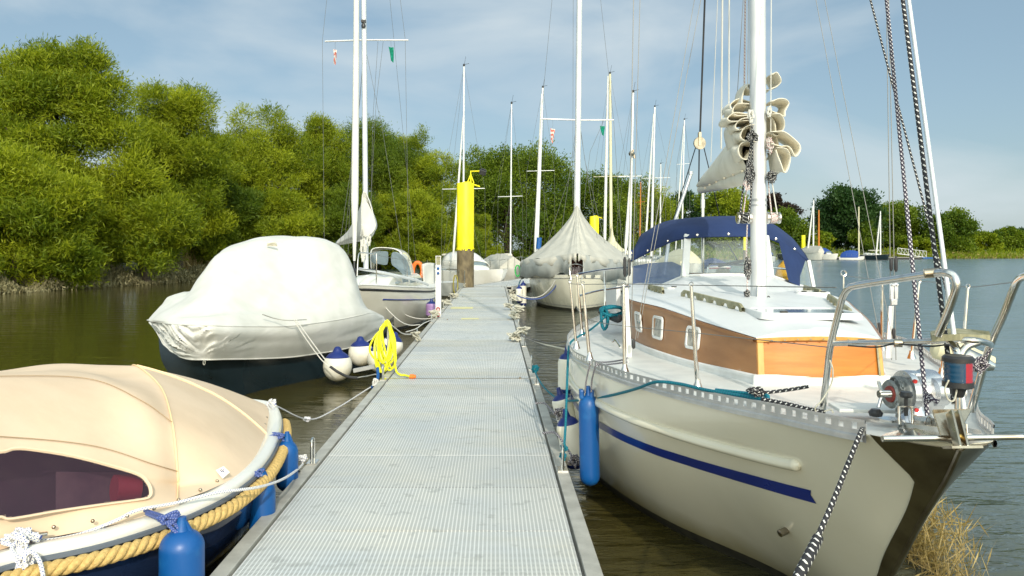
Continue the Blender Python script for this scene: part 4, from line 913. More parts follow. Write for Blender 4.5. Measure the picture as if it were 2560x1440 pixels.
# ---- mast
MX, MD = 2.325, 7.0
mb_ = W(1897, 756, MD); mt_ = Vector((mb_.x-.05, MD, 13.2))
b = MB(); b.tube([mb_, mb_.lerp(mt_, .3), mb_.lerp(mt_, .7), mt_], .069, 20, sq=1.0); b.build('mast', M['alup'], boat)
b = MB()
def mastp(py, dx=0.0, dy=0.0): z = EYE-(py-622)*MD/F; t = (z-mb_.z)/(mt_.z-mb_.z); return mb_.lerp(mt_, t)+Vector((dx, dy, 0))
b.beam(mastp(752, .012, -.072), mastp(-400, .012, -.072), .028, .010, up=(0, 1, 0)); b.build('sail_track', M['alup'], boat, smooth=False)
b = MB()
for k in range(70): b.box(mastp(735-k*16.5, .012, -.0785), (.005, .003, .006))
b.build('track_rivets', M['black'], boat, smooth=False)
b = MB(); b.lathe([(.10, 0), (.10, .012), (.082, .02), (.08, .05)], mastp(760), n=20)
b.tube([mastp(752, -.04, -.1), mastp(715, -.035, -.09)], .016, 6); b.build('mast_step', M['casting'], boat)
b = MB()
for dx in (.03, .075): b.lathe([(.012, -.03), (.022, 0), (.018, .03)], mastp(752, dx, -.11), n=8); 
b.tube(crs([mastp(752, .03, -.11), mastp(738, .045, -.11), mastp(750, .075, -.11)], 5), .005, 5); b.build('cable_gland', M['black'], boat)
# winches
for sx_, nm in ((-1, 'mast_winch'), (1, 'mast_winch')):
    c_ = mastp(545, sx_*.065); wr = empty('x', c_) if 0 else None
    b = MB(); b.lathe([(.035, 0), (.052, .004), (.052, .025), (.040, .032), (.036, .09), (.043, .10), (.050, .108), (.050, .122), (.02, .126)], c_, axis=(sx_, 0, 0), n=24); o = b.build(nm, M['steel'], boat)
    b = MB(); P = [c_+Vector((sx_*(.036+.0105*t), math.cos(t*6.283)*.044, math.sin(t*6.283)*.044)) for t in np.linspace(0, 5, 70)]; b.tube(P, .0065, 6); b.build('rope_turns', M['blackrope'] if sx_ < 0 else M['redrope'], o)
b = MB(); b.lathe([(.074, 0), (.074, .02)], mastp(503), n=20); b.lathe([(.073, 0), (.073, .012)], mastp(515), n=20); b.build('mast_band', M['alu'], boat)
# ---- standing rigging. each line runs through two rows of the photo and on to its end
def ext(a, b_, ytop, D0, D1):
    x = a[0]+(b_[0]-a[0])*(ytop-a[1])/(b_[1]-a[1]); return W(a[0], a[1], D0), W(x, ytop, D1)
def stay(root, a, b_, D0, D1, r, m_='wire', ytop=-2000, name='shroud', n=6):
    p, q = ext(a, b_, ytop, D0, D1); bb = MB(); bb.tube([p, p.lerp(q, .1), p.lerp(q, .5), q], r, n); return bb.build(name, M[m_], root)
def turnbuckle(root, px, py0, py1, D, r=.014, m_='rubber', dx=0):
    bb = MB(); a, c_ = W(px+dx, py0, D), W(px, py1, D); bb.tube([a, a.lerp(c_, .15), a.lerp(c_, .85), c_], [r*.4, r, r, r*.4], 8); return bb.build('turnbuckle', M[m_], root)
stay(boat, (1568, 885), (1584, 0), 6.45, 7.0, .0035)
stay(boat, (1577, 860), (1592, 300), 6.45, 7.0, .0028)
stay(boat, (1588, 850), (1736, 0), 6.3, 7.0, .0026, ytop=-500)
stay(boat, (1594, 845), (1752, 0), 6.35, 7.0, .0026, ytop=-500)
stay(boat, (2199, 845), (2040, 0), 6.0, 7.0, .0026, ytop=-500)
stay(boat, (2236, 870), (2062, 0), 6.0, 7.0, .0026, ytop=-500)
stay(boat, (2229, 900), (2216, 0), 6.2, 7.0, .0035, ytop=-1500)
stay(boat, (2240, 900), (2222, 0), 6.2, 7.0, .0035, ytop=-1500)
for a in ((1562, 642, 692, 6.5), (1573, 645, 690, 6.5), (1584, 848, 872, 6.3), (2197, 806, 845, 6.05), (2234, 820, 850, 6.05), (2228, 645, 678, 6.2), (2240, 640, 680, 6.2)): turnbuckle(boat, *a)
b = MB()
b.grid([[W(1563, 720, 6.46), W(1570, 720, 6.46)], [W(1556, 905, 6.40), W(1580, 905, 6.40)]]); b.build('chainplate', M['white'], boat, solid=.012, smooth=False)
b = MB(); b.grid([[W(2222, 765, 6.2), W(2234, 765, 6.2)], [W(2214, 895, 6.15), W(2228, 895, 6.15)]])
b.build('chainplate', M['white'], boat, solid=.012, smooth=False)
b = MB()
for px in (2229, 2240): b.box(W(px, 728, 6.2), (.03, .02, .13)); b.lathe([(.012, -.01), (.012, .03)], W(px, 712, 6.2), axis=(0, -1, 0), n=8)
b.box(W(2235, 755, 6.2), (.05, .02, .05)); b.build('stay_adjuster', M['casting'], boat, bevel=.006)
# furling foil forestay, halyards
stay(boat, (2411, 1030), (2272, 0), 2.95, 6.9, .0085, 'alup', ytop=-2200, name='forestay', n=10)
# topping lift with sheave
b = MB(); bl = W(1749, 358, 9.5); b.lathe([(.075, -.012), (.075, .012)], bl, axis=(.2, -1, 0), n=20); b.box(bl+Vector((0, 0, .05)), (.03, .05, .16)); b.build('sheave_block', M['anchor'], boat)
stay(boat, (1750, 335), (1762, 0), 9.5, 7.2, .011, 'rubber', ytop=-1800, name='topping_lift', n=8)
b = MB(); b.tube([W(1748, 370, 9.5), W(1747, 455, 9.9)], .009, 6); b.tube([W(1741, 362, 9.5), W(1655, 640, 13.0)], .006, 6); b.tube([W(1758, 362, 9.5), W(1772, 420, 9.7), W(1800, 545, 10.3)], .006, 6); b.build('topping_tail', M['rubber'], boat)
stay(boat, (1803, 372), (1806, 0), 8.4, 7.1, .009, 'wirel', ytop=-1500, name='lazy_jack')
stay(boat, (1822, 262), (1823, 0), 7.9, 7.1, .007, 'wirel', ytop=-1500, name='lazy_jack')
stay(boat, (1777, 405), (1794, 0), 9.2, 7.1, .004, 'wirel', ytop=-1500, name='lazy_jack')
stay(boat, (1843, 240), (1858, 0), 7.5, 7.05, .003, 'wire', ytop=-1500, name='lazy_jack')
stay(boat, (1861, 220), (1863, 0), 7.3, 7.05, .0085, 'redrope', ytop=-1500, name='halyard', n=8)
stay(boat, (1869, 220), (1871, 0), 7.1, 7.05, .004, 'wirel', ytop=-1500, name='halyard')
stay(boat, (1927, 330), (1928, 0), 6.95, 7.05, .004, 'wirel', ytop=-1500, name='halyard')
def line(root, pts, r, m_, name='halyard', n=7, seg=5): 
    bb = MB(); bb.tube(crs([W(*p) for p in pts], seg), r, n); return bb.build(name, M[m_], root)
line(boat, [(1851, 535, 6.95), (1858, 470, 6.93), (1872, 400, 6.92), (1879, 345, 6.92), (1880, 312, 6.92)], .009, 'blackrope')
line(boat, [(1858, 535, 6.95), (1866, 480, 6.93), (1878, 420, 6.92)], .006, 'redrope')
line(boat, [(1872, 538, 6.9), (1878, 480, 6.9), (1881, 400, 6.9), (1881, 345, 6.9)], .009, 'blackrope')
line(boat, [(1929, 535, 6.95), (1922, 470, 6.95), (1920, 430, 6.95)], .006, 'redrope')
line(boat, [(1943, 535, 6.95), (1934, 480, 6.95), (1926, 430, 6.95)], .006, 'wirel')
line(boat, [(1868, 562, 6.9), (1866, 640, 6.88), (1868, 700, 6.88), (1868, 752, 6.88)], .006, 'redrope')
rs = random.Random(12)
def knot(root, px, py, D, rad, r, m_, name='rope_coil', n=26, seed=0, sx=1., sz=1., sy=.6):
    q = random.Random(seed); c_ = W(px, py, D); P = []
    for k in range(n):
        a = k*2.39996; P.append(c_+Vector((math.cos(a)*rad*sx*q.uniform(.5, 1), q.uniform(-1, 1)*rad*sy, math.sin(a)*rad*sz*q.uniform(.5, 1))))
    bb = MB(); bb.tube(crs(P, 4), r, 6); return bb.build(name, M[m_], root)
knot(boat, 1881, 342, 6.85, .055, .007, 'blackrope', seed=1, sz=1.2)
knot(boat, 1876, 432, 6.85, .05, .006, 'blackrope', seed=2, sz=2.4, n=34)
knot(boat, 1868, 460, 6.87, .03, .005, 'redrope', seed=3, sz=2.6)
knot(boat, 1928, 440, 6.9, .05, .006, 'blackrope', seed=4, sz=1.4)
knot(boat, 1925, 362, 6.9, .035, .005, 'redrope', seed=5, sz=2.4)
knot(boat, 1869, 670, 6.88, .035, .007, 'blackrope', seed=6, sz=3.0, n=30)
knot(boat, 1868, 735, 6.86, .03, .006, 'blackrope', seed=7, sz=1.3)
knot(boat, 1877, 288, 6.88, .035, .006, 'wirel', seed=8, sz=2.2, n=16)
knot(boat, 1923, 280, 6.9, .025, .005, 'wirel', seed=9, sz=2.4, n=14)
# boom with folded mainsail
st = [(1749, 464, 10.3, .045, .05), (1758, 458, 10.0, .07, .09), (1780, 446, 9.3, .10, .15), (1812, 424, 8.6, .12, .23), (1842, 402, 7.95, .13, .29), (1866, 384, 7.35, .12, .30), (1880, 378, 7.12, .09, .28)]
C = []
for px, py, D, hx, hz in st:
    c_ = W(px, py, D); ring_ = []
    for k in range(14):
        a = 2*math.pi*k/14; cz, cx = math.sin(a), math.cos(a); ring_.append(c_+Vector((cx*hx*(1-.45*max(0, cz)), 0, cz*hz*(.6 if cz < 0 else 1)-.28*hz*0)))
    C.append(ring_)
rows = [[] for _ in C]; sm = []
cols = [crs([r[k] for r in C], 5) for k in range(14)]; sm = [list(r) for r in zip(*cols)]
b = MB(); b.grid(sm, closed=True); b.add(sm[0], [tuple(range(13, -1, -1))]); main = b.build('mainsail', M['sail'], boat, ang=80)
b = MB(); b.tube([W(1752, 474, 10.25), W(1800, 462, 8.9), W(1850, 448, 7.8), W(1882, 440, 7.1)], [.05, .06, .07, .07], 12); b.build('boom', M['sail'], boat)
b = MB()
for k, (px, py, D) in enumerate([(1765, 470, 9.55), (1776, 462, 9.2), (1793, 455, 8.75), (1813, 446, 8.35), (1835, 437, 7.9), (1858, 428, 7.4)]): b.lathe([(.012, 0), (.012, .01)], W(px-2, py, D-.12), axis=(-.5, -1, 0), n=8)
b.build('eyelet', M['anchor'], boat)
line(boat, [(1815, 402, 8.35), (1822, 420, 8.3), (1830, 446, 8.3), (1842, 462, 8.2)], .006, 'old', name='sail_tie')
line(boat, [(1756, 462, 9.9), (1760, 476, 9.85), (1768, 478, 9.8)], .006, 'redrope', name='sail_tie')
def flake(pts, D, dep=.30, dd=.0, closed=False):
    P = crs([W(x, y, D) for x, y in pts], 5, closed); b = MB()
    rows = [[p+Vector((.004*math.sin(i*.5+j*.9+D*9), dep*(j/6-.5)*(1+.15*math.sin(i*.3))+dd, .010*math.sin(j*1.1+i*.2))) for j in range(7)] for i, p in enumerate(P+[P[0]] if closed else P)]
    b.grid(rows); return b.build('sail_fold', M['sail'], boat, ang=80, solid=.007)
flake([(1882, 262), (1858, 276), (1842, 268), (1848, 240), (1856, 220), (1866, 216), (1880, 226)], 7.25, .3)
flake([(1882, 232), (1868, 234), (1858, 224), (1866, 217)], 7.2, .2)
flake([(1882, 268), (1850, 262), (1830, 258), (1817, 268), (1818, 280)], 7.35, .3)
flake([(1882, 272), (1850, 270), (1826, 272), (1821, 284), (1830, 293), (1856, 294), (1882, 296)], 7.2, .32)
flake([(1882, 297), (1850, 296), (1822, 292), (1809, 300), (1815, 308), (1850, 307), (1882, 310)], 7.22, .34)
flake([(1882, 305), (1850, 305), (1832, 312), (1828, 322), (1838, 328), (1860, 322), (1882, 318)], 7.18, .3)
flake([(1882, 318), (1862, 322), (1846, 330), (1840, 344), (1850, 354), (1866, 353), (1882, 345)], 7.12, .3)
flake([(1882, 362), (1862, 360), (1842, 366), (1836, 378), (1844, 396), (1856, 400), (1868, 385), (1876, 372)], 7.08, .26)
flake([(1828, 312), (1824, 330), (1824, 350), (1830, 372)], 7.45, .3)
flake([(1915, 196), (1926, 194), (1938, 212), (1930, 222), (1914, 228)], 7.1, .3)
flake([(1914, 262), (1930, 258), (1950, 259), (1958, 266), (1950, 282), (1944, 296), (1928, 290), (1914, 284)], 7.05, .3)
flake([(1914, 292), (1934, 296), (1946, 312), (1944, 330), (1930, 342), (1914, 338)], 7.05, .3)
flake([(1914, 336), (1940, 338), (1966, 352), (1984, 366), (1986, 380), (1970, 394), (1956, 372), (1940, 372), (1914, 366)], 7.0, .3)
flake([(1930, 374), (1945, 378), (1958, 384), (1964, 398), (1956, 428), (1944, 430), (1936, 408), (1930, 380)], 6.98, .26)
flake([(1914, 300), (1922, 320), (1926, 350), (1934, 374), (1930, 395)], 7.15, .3)
# ---- guard rail: stanchions and lifelines
def post(a, b_, D, r=.0125, eye=True, name='stanchion', base=True):
    bb = MB(); p, q = W(*a, D), W(*b_, D); bb.tube([p, p.lerp(q, .5), q], [r*1.05, r, r*.8], 10)
    if eye: bb.tube([q+Vector((math.cos(t)*.012, 0, .012+math.sin(t)*.012)) for t in np.linspace(0, 6.283, 13)[:-1]], .0035, 5, closed=True)
    if base: bb.lathe([(.032, -.01), (.028, .004), (.018, .03), (.016, .05)], p, n=12)
    return bb.build(name, M['steel'], boat)
post((1474, 897), (1457, 712), 5.95); post((1455, 836), (1443, 690), 7.6); post((1441, 868), (1425, 706), 6.5, .010)
post((1562, 928), (1559, 714), 5.42); post((1744, 968), (1728, 716), 4.72)
post((2205, 872), (2206, 712), 6.3); post((2279, 893), (2298, 706), 5.9, .011); post((2355, 938), (2370, 712), 5.15, .011); post((2405, 905), (2420, 720), 5.0, .011)
post((2109, 722), (2109, 690), 3.5, .004, base=False)
line(boat, [(1425, 709, 6.5), (1457, 711, 5.95), (1559, 710, 5.42), (1728, 713, 4.72), (2090, 719, 3.55)], .0028, 'wire', 'lifeline', 5, 2)
line(boat, [(1441, 770, 6.5), (1474, 800, 5.95), (1561, 815, 5.42), (1736, 832, 4.72), (2068, 868, 3.6)], .0025, 'wire', 'lifeline', 5, 2)
line(boat, [(2109, 689, 5.5), (2206, 700, 6.3), (2298, 703, 5.9), (2370, 709, 5.15), (2420, 718, 5.0), (2530, 706, 3.25)], .0022, 'wire', 'lifeline', 5, 3)
line(boat, [(1443, 686, 7.6), (1500, 676, 8.4), (1575, 668, 9.0)], .012, 'steel', 'stern_rail', 8)
line(boat, [(1446, 740, 7.6), (1500, 726, 8.4), (1575, 716, 9.0)], .010, 'steel', 'stern_rail', 8)
line(boat, [(1513, 790, 8.2), (1512, 720, 8.3), (1511, 678, 8.4)], .011, 'steel', 'stanchion', 8)
# pulpit
pr = .0150
PU = [[(2055, 1033, 3.70), (2068, 930, 3.64), (2076, 865, 3.6), (2100, 765, 3.53), (2110, 738, 3.50), (2121, 722, 3.46), (2140, 714, 3.42), (2240, 698, 3.2), (2340, 683, 3.0), (2366, 682, 2.95), (2384, 690, 2.93), (2391, 708, 2.92), (2386, 735, 2.93), (2368, 785, 2.97), (2345, 838, 3.02)],
      [(2427, 1028, 3.4), (2450, 950, 3.36), (2474, 866, 3.3), (2508, 790, 3.25), (2532, 728, 3.2), (2545, 702, 3.15), (2562, 690, 3.05), (2600, 680, 2.95), (2680, 660, 2.85)],
      [(2076, 859, 3.6), (2200, 856, 3.4), (2330, 853, 3.15), (2400, 850, 3.02), (2448, 853, 3.0), (2474, 860, 3.1), (2474, 866, 3.3)]]
b = MB()
for P in PU: b.tube(crs([W(*p) for p in P], 5), pr if P is not PU[2] else .0125, 12)
b.tube(crs([W(2398, 1035, 2.98), W(2398, 940, 2.99), W(2396, 890, 3.0), W(2384, 862, 3.04), W(2372, 852, 3.06)], 5), .016, 12)
b.tube(crs([W(2398, 920, 2.99), W(2402, 888, 3.0), W(2418, 866, 3.0), W(2445, 856, 3.0)], 5), .014, 12)
b.build('pulpit', M['steel'], boat)
b = MB(); b.lathe([(.018, 0), (.018, .05)], W(2330, 684, 3.02)-Vector((.03, 0, 0)), axis=(.93, -.33, .1), n=12)
for px in (2145, 2235): b.lathe([(.017, 0), (.017, .03)], W(px, 857, 3.5 if px < 2200 else 3.3), axis=(.95, -.3, 0), n=12)
b.build('pulpit_sleeve', M['anchor'], boat)
line(boat, [(2074, 900, 3.6), (2082, 925, 3.58), (2078, 960, 3.6), (2055, 1000, 3.62), (2038, 1020, 3.63), (2045, 1033, 3.64), (2075, 1024, 3.6), (2083, 1032, 3.58)], .0035, 'old', 'light_cable')
line(boat, [(2120, 864, 3.5), (2190, 868, 3.4), (2240, 860, 3.3), (2320, 866, 3.1), (2370, 862, 3.0), (2385, 870, 3.0)], .0035, 'rubber', 'light_cable')
b = MB(); b.add([W(2326, 836, 3.2), W(2352, 830, 3.25), W(2395, 828, 3.28), W(2474, 836, 3.1), W(2476, 846, 3.08), W(2400, 843, 3.0), W(2330, 846, 3.05)], [(0, 1, 2, 3, 4, 5, 6)]); b.build('seat_plank', M['weather'], boat, smooth=False, solid=.024)
# bow light
nl_ = W(2395, 930, 2.87); r_ = .047
b = MB(); b.lathe([(r_*.9, .036), (r_*1.12, .038), (r_*1.12, .052), (r_*.95, .06)], nl_, n=28); b.build('light_top_cap', M['black'], boat); b = MB(); b.lathe([(r_*.95, -.056), (r_*1.1, -.052), (r_*1.1, -.034), (r_*.9, -.032)], nl_, n=28); b.lathe([(.018, -.09), (.03, -.055)], nl_, n=16); b.build('bow_light_housing', M['black'], boat)
for (a0, a1, m_, nm) in ((130, 271, 'bluelens', 'green_side_lens'), (271, 400, 'redlens', 'red_side_lens')):
    b = MB(); rows = []
    for k in range(21):
        a = R(a0+(a1-a0)*k/20); rows.append([nl_+Vector((math.cos(a)*(r_*(1+.03*math.sin(j*2.4))), math.sin(a)*r_, -.033+.07*j/10)) for j in range(11)])
    b.grid(rows); b.build(nm, M[m_], boat)
line(boat, [(2372, 950, 2.85), (2362, 975, 2.85), (2372, 1000, 2.85), (2385, 1000, 2.85), (2393, 970, 2.85)], .003, 'old', 'light_cable')
# windlass
wc = W(2275, 990, 3.42)
b = MB(); b.lathe([(.012, -.010), (.055, -.01), (.062, 0), (.05, .010), (.038, .016), (.05, .03), (.066, .038), (.075, .045), (.075, .055), (.02, .056)], W(2226, 985, 3.42), axis=(1, .1, 0), n=28); b.build('chain_gypsy', M['chain'], boat)
b = MB(); b.lathe([(.01, -.012), (.033, -.012), (.036, -.006), (.034, 0)], W(2228, 985, 3.40), axis=(1, .1, 0), n=20); b.build('gypsy_cap', M['darkred'], boat)
b = MB(); b.lathe([(.05, 0), (.092, .004), (.094, .03), (.086, .04), (.082, .06), (.098, .10), (.094, .14), (.070, .16)], W(2255, 980, 3.42), axis=(1, .1, 0), n=32)
b.lathe([(.058, 0), (.058, .05), (.048, .055), (.036, .075), (.048, .10), (.052, .12), (.01, .122)], W(2330, 980, 3.36), axis=(1, .1, 0), n=28)
b.lathe([(.055, -.16), (.05, -.05), (.03, .05), (.028, .07), (.05, .085), (.048, .095)], W(2285, 985, 3.42), n=24)
b.lathe([(.075, 0), (.07, .02), (.045, .05), (.042, .13)], W(2285, 1050, 3.4), n=24)
b.build('windlass_body', M['casting'], boat)
b = MB()
for a in (60, -60): b.tube([W(2205, 985, 3.36), W(2205, 985, 3.36)+Vector((-.02, -.01, .055*(1 if a > 0 else -1)))], .008, 8)
b.lathe([(.016, -.02), (.016, .03)], W(2208, 985, 3.36), axis=(1, .1, 0), n=12); b.build('clutch_handle', M['steel'], boat)
b = MB()
for k in range(24):
    t = k/23; a = -1.2+t*3.4
    c_ = W(2236, 985, 3.40)+Vector((.008, -math.sin(min(a, 1.6)+.3)*.062, math.cos(min(a, 1.6)+.3)*.072 if a < 1.6 else 0)) if k < 14 else W(2241+(k-14)*1.0, 1000+(k-14)*7.5, 3.33-.006*(k-14))
    d_ = Vector((0, 0, 1)) if k >= 14 else Vector((0, -math.cos(a+.3), -math.sin(a+.3))); s_ = Vector((1, 0, 0)) if k % 2 else Vector((.25, .9, 0)).normalized()
    b.tube([c_+d_*.012*math.cos(u_)+s_*.008*math.sin(u_) for u_ in np.linspace(0, 6.283, 9)[:-1]], .0035, 5, closed=True)
b.build('anchor_chain', M['chain'], boat)
b = MB(); b.lathe([(.022, 0), (.026, .008), (.022, .022)], W(2265, 993, 3.22), n=10); b.lathe([(.008, -.075), (.008, 0)], W(2265, 993, 3.22), n=8); b.build('clamp_knob', M['black'], boat); b = MB(); b.lathe([(.025, 0), (.03, .015), (.018, .03)], W(2189, 1040, 3.4), n=10); b.build('foot_switch', M['black'], boat)
b = MB()
for px in (2248, 2281): b.tube([W(px, 1060, 3.18), W(px, 1015, 3.18)], .006, 8)
b.beam(W(2248, 1016, 3.18), W(2281, 1016, 3.18), .012, .006); b.build('chain_stopper', M['steel'], boat)
for (px, py) in ((2286, 953), (2290, 1025)):
    b = MB(); b.lathe([(.009, 0), (.009, .008)], W(px, py, 3.30), axis=(0, -1, 0), n=12); b.build('red_cap', M['red'], boat)
b = MB(); b.lathe([(.045, 0), (.045, .01)], W(2225, 1052, 3.38), n=20); b.build('chain_pipe', M['steel'], boat)
b = MB(); b.box(W(2170, 1020, 3.6), (.30, .16, .016), rot=(0, 0, -.1)); b.build('locker_lid', M['deckpaint'], boat, bevel=.004, smooth=False)
b = MB(); b.tube([W(2312, 1105-5, 3.05), W(2312, 1098, 3.05)], .006, 6); P = [W(2321, 1058, 3.05)+Vector((math.cos(t)*.012, 0, math.sin(t)*.028)) for t in np.linspace(0, 6.283, 14)[:-1]]; b.tube(P, .0035, 6, closed=True); b.build('shackle', M['steel'], boat)
# anchor: stock, flukes, shank cheeks
an = empty('anchor', W(2390, 1100, 2.72), 'steel anchor with a long straight cross bar, stowed on the big boat bow', 'anchor')
b = MB(); b.tube([W(2206, 1097, 2.70), W(2370, 1095, 2.72), W(2556, 1092, 2.70)], .0105, 14); b.build('stock', M['steel'], an)
b = MB(); b.add([W(2331, 1026, 2.78), W(2428, 1024, 2.78), W(2427, 1030, 2.78), W(2392, 1092, 2.70), W(2352, 1090, 2.70), W(2334, 1036, 2.78)], [(0, 1, 2, 3, 4, 5)]); b.build('fluke', M['anchor'], an, smooth=False, solid=.010)
b = MB()
for (x0, x1) in ((2374, 2395), (2391, 2414)): b.beam(W(x0, 1030, 2.74), W(x1, 1121, 2.64), .009, .034, up=(0, 1, 0))
b.build('shank', M['anchor'], an, smooth=False, bevel=.002)
b = MB(); b.add([W(2356, 1119, 2.66), W(2380, 1118, 2.60), W(2458, 1117, 2.62), W(2440, 1119, 2.78), W(2370, 1121, 2.78)], [(0, 1, 2, 3, 4)]); b.build('crown_plate', M['anchor'], an, smooth=False, solid=.008)
b = MB(); b.lathe([(.012, -.02), (.012, .02)], W(2398, 1092, 2.68), axis=(1, 0, 0), n=12); b.build('pivot_pin', mat('brass', (.55, .38, .12), .3, 1.0), an)
# ropes rigged to the bow
def trope(pts, r, m_, label, cat='rope', name='mooring_rope', group=None, seg=6, n=8):
    bb = MB(); bb.tube(crs([W(*p) if len(p) == 3 else Vector(p[1:]) for p in pts], seg), r, n); o = bb.build(name, M[m_]); return tag(o, label, cat, group)
def trope2(a, b_, D0, D1, r, m_, ytop, tail=()):
    p, q = ext(a, b_, ytop, D0, D1); return p, q
for (a, b_, D0, D1, yt, r, m_, lab) in (
    ((2385, 1010), (2257, 0), 3.0, 6.9, -2000, .0095, 'blackrope', 'thick black halyard with white flecks, leading down beside the forestay'),
    ((2318, 1040), (2216, 0), 3.1, 6.9, -2000, .0085, 'saltrope', 'speckled grey halyard shackled to the foredeck by the windlass'),
    ((2375, 760), (2176, 0), 4.3, 6.9, -800, .0065, 'blackrope', 'thinner black flecked line crossing behind the thick black halyard'),
):
    p, q = ext(a, b_, yt, D0, D1); bb = MB(); bb.tube([p.lerp(q, k/12)+Vector((0, 0, -.0)) for k in range(13)], r, 8)
    tag(bb.build('halyard', M[m_]), lab, 'rope', 'halyards led to the bow of the big boat')
knot(boat, 2318, 995, 3.08, .018, .0065, 'saltrope', 'halyard_knot', n=12, seed=21, sz=1.4)
line(boat, [(2320, 995, 3.05), (2335, 999, 3.03), (2346, 1006, 3.02)], .008, 'saltrope', 'halyard_knot')
# rolled lifebuoy line and horn behind the pulpit
b = MB(); b.lathe([(.03, 0), (.055, .02), (.06, .16), (.045, .22), (.03, .30)], W(2330, 868, 4.2), axis=(1, -.2, -.25), n=20); b.build('rolled_sail_bag', M['creamtarp'], boat)
b = MB(); b.lathe([(.05, 0), (.06, .03), (.045, .10), (.02, .16)], W(2396, 895, 3.9), axis=(1, -.2, -.25), n=20); b.build('mooring_fairlead', M['steel'], boat)
knot(boat, 2448, 912, 3.3, .035, .006, 'saltrope', 'lashing', n=26, seed=22)
line(boat, [(2480, 870, 3.28), (2462, 895, 3.3), (2446, 915, 3.3)], .005, 'saltrope', 'lashing'); 
# red lines on the black fore deck rope etc
trope([(2022, 966, 3.95), (1975, 974, 4.0), (1920, 981, 4.05), (1880, 985, 4.08), (1825, 982, 4.2)], .009, 'blackrope', 'stiff black and white rope end lying on the foredeck, pointing to the bow')
trope([(1905, 998, 3.92), (1960, 1008, 3.82), (2010, 1020, 3.72), (2060, 1030, 3.62)], .010, 'blackrope', 'black and white rope running forward inside the toe rail')
o_ = knot(None, 1892, 978, 3.98, .04, .007, 'blackrope', 'rope_knot', n=26, seed=31, sz=.6, sy=.9) if 0 else None
def tknot(px, py, D, rad, r, m_, label, **k):
    q = random.Random(k.get('seed', 0)); c_ = W(px, py, D); P = []; n = k.get('n', 24)
    for i in range(n):
        a = i*2.39996; P.append(c_+Vector((math.cos(a)*rad*k.get('sx', 1)*q.uniform(.45, 1), q.uniform(-1, 1)*rad*k.get('sy', .8), math.sin(a)*rad*k.get('sz', 1)*q.uniform(.45, 1))))
    bb = MB(); bb.tube(crs(P, 4), r, 7); return tag(bb.build(k.get('name', 'rope_knot'), M[m_]), label, k.get('cat', 'rope'), k.get('group'))
tknot(1893, 979, 3.98, .042, .007, 'blackrope', 'tangled black and white knot at the end of the teal rope on the foredeck', seed=31, sz=.55)
# teal mooring rope
trope([(1337, 925, 9.7), (1342, 940, 9.5), (1360, 968, 8.8), (1390, 994, 7.9), (1420, 1002, 7.0), (1470, 998, 6.2), (1530, 988, 5.5), (1590, 972, 5.0), (1640, 955, 4.72), (1700, 960, 4.55), (1760, 974, 4.36), (1830, 986, 4.15), (1895, 996, 3.98), (1918, 996, 3.92), (1915, 988, 3.95), (1880, 985, 4.05), (1790, 975, 4.3)], .0095, 'tealrope', 'long teal mooring rope sagging from the walkway ring over the toe rail to the foredeck', seg=8)
trope([(1410, 1125, 6.0), (1414, 1060, 6.1), (1417, 980, 6.2), (1420, 900, 6.6), (1424, 862, 7.0), (1440, 845, 7.2), (1475, 825, 7.6), (1505, 800, 8.0), (1520, 785, 8.2)], .0095, 'tealrope', 'vertical teal mooring rope from the near right ring up over the toe rail')
tknot(1337, 922, 9.7, .055, .0095, 'tealrope', 'teal knot on the middle right mooring ring', seed=33, n=18)
tknot(1410, 1120, 5.97, .030, .0085, 'tealrope', 'small teal hitch at the top of the near right mooring ring', seed=34, n=12)
tknot(1408, 1140, 5.97, .030, .0085, 'tealrope', 'small teal hitch at the side of the near right mooring ring', seed=35, n=12)
# teal rope coil on the side deck
bb = MB(); q = random.Random(8); P = []
for i in range(40):
    a = i*.9; P.append(W(1532, 782, 8.2)+Vector((math.cos(a)*.13*q.uniform(.8, 1), q.uniform(-.08, .08), math.sin(a)*.05*q.uniform(.7, 1)+.02)))
for i in range(14):
    a = i*1.5; P.append(W(1511, 795, 8.15)+Vector((math.cos(a)*.035, q.uniform(-.04, .04), math.sin(a)*.12)))
bb.tube(crs(P, 4), .014, 7); tag(bb.build('rope_coil', M['tealrope']), 'coil of teal rope lying on the side deck by the guard rail', 'rope')
trope([(1500, 778, 8.4), (1520, 790, 8.3), (1545, 800, 8.0), (1552, 790, 8.0)], .03, 'rubber', 'dark brown hose or bag under the teal coil', 'hose', 'dark_hose')
# black/white bow rope down to the lower left
trope([(2158, 1068, 3.22), (2148, 1090, 3.1), (2120, 1160, 2.98), (2080, 1260, 2.82), (2040, 1350, 2.7), (2010, 1410, 2.62), (1985, 1450, 2.55)], .0095, 'blackrope', 'taut black bow rope with white flecks running down in front of the hull', seg=8, n=10)
trope([(2045, 1345, 2.68), (2025, 1385, 2.6), (2002, 1430, 2.54), (1985, 1470, 2.5)], .018, 'blackrope', 'thicker spliced lower end of the black bow rope', seg=6, n=10)
b = MB(); b.lathe([(.014, -.01), (.02, .01), (.02, .05), (.012, .055)], H.at(-1, 1.32, .55), axis=(-.9, -.3, -.25), n=12); b.build('vent_pipe', M['plate'], boat)
# fleck lines with fender hitched around the stanchion
line(boat, [(1490, 905, 5.75), (1520, 905, 5.7), (1555, 900, 5.5), (1570, 895, 5.5)], .006, 'saltrope', 'fender_line')
line(boat, [(1493, 912, 5.7), (1530, 910, 5.6), (1570, 905, 5.45)], .006, 'saltrope', 'fender_line')
b = MB(); b.tube(crs([W(1530, 855, 6.5), W(1538, 850, 6.5), W(1550, 866, 6.3), W(1552, 870, 6.3)], 4), .008, 6); b.build('deck_cleat', M['steel'], boat)
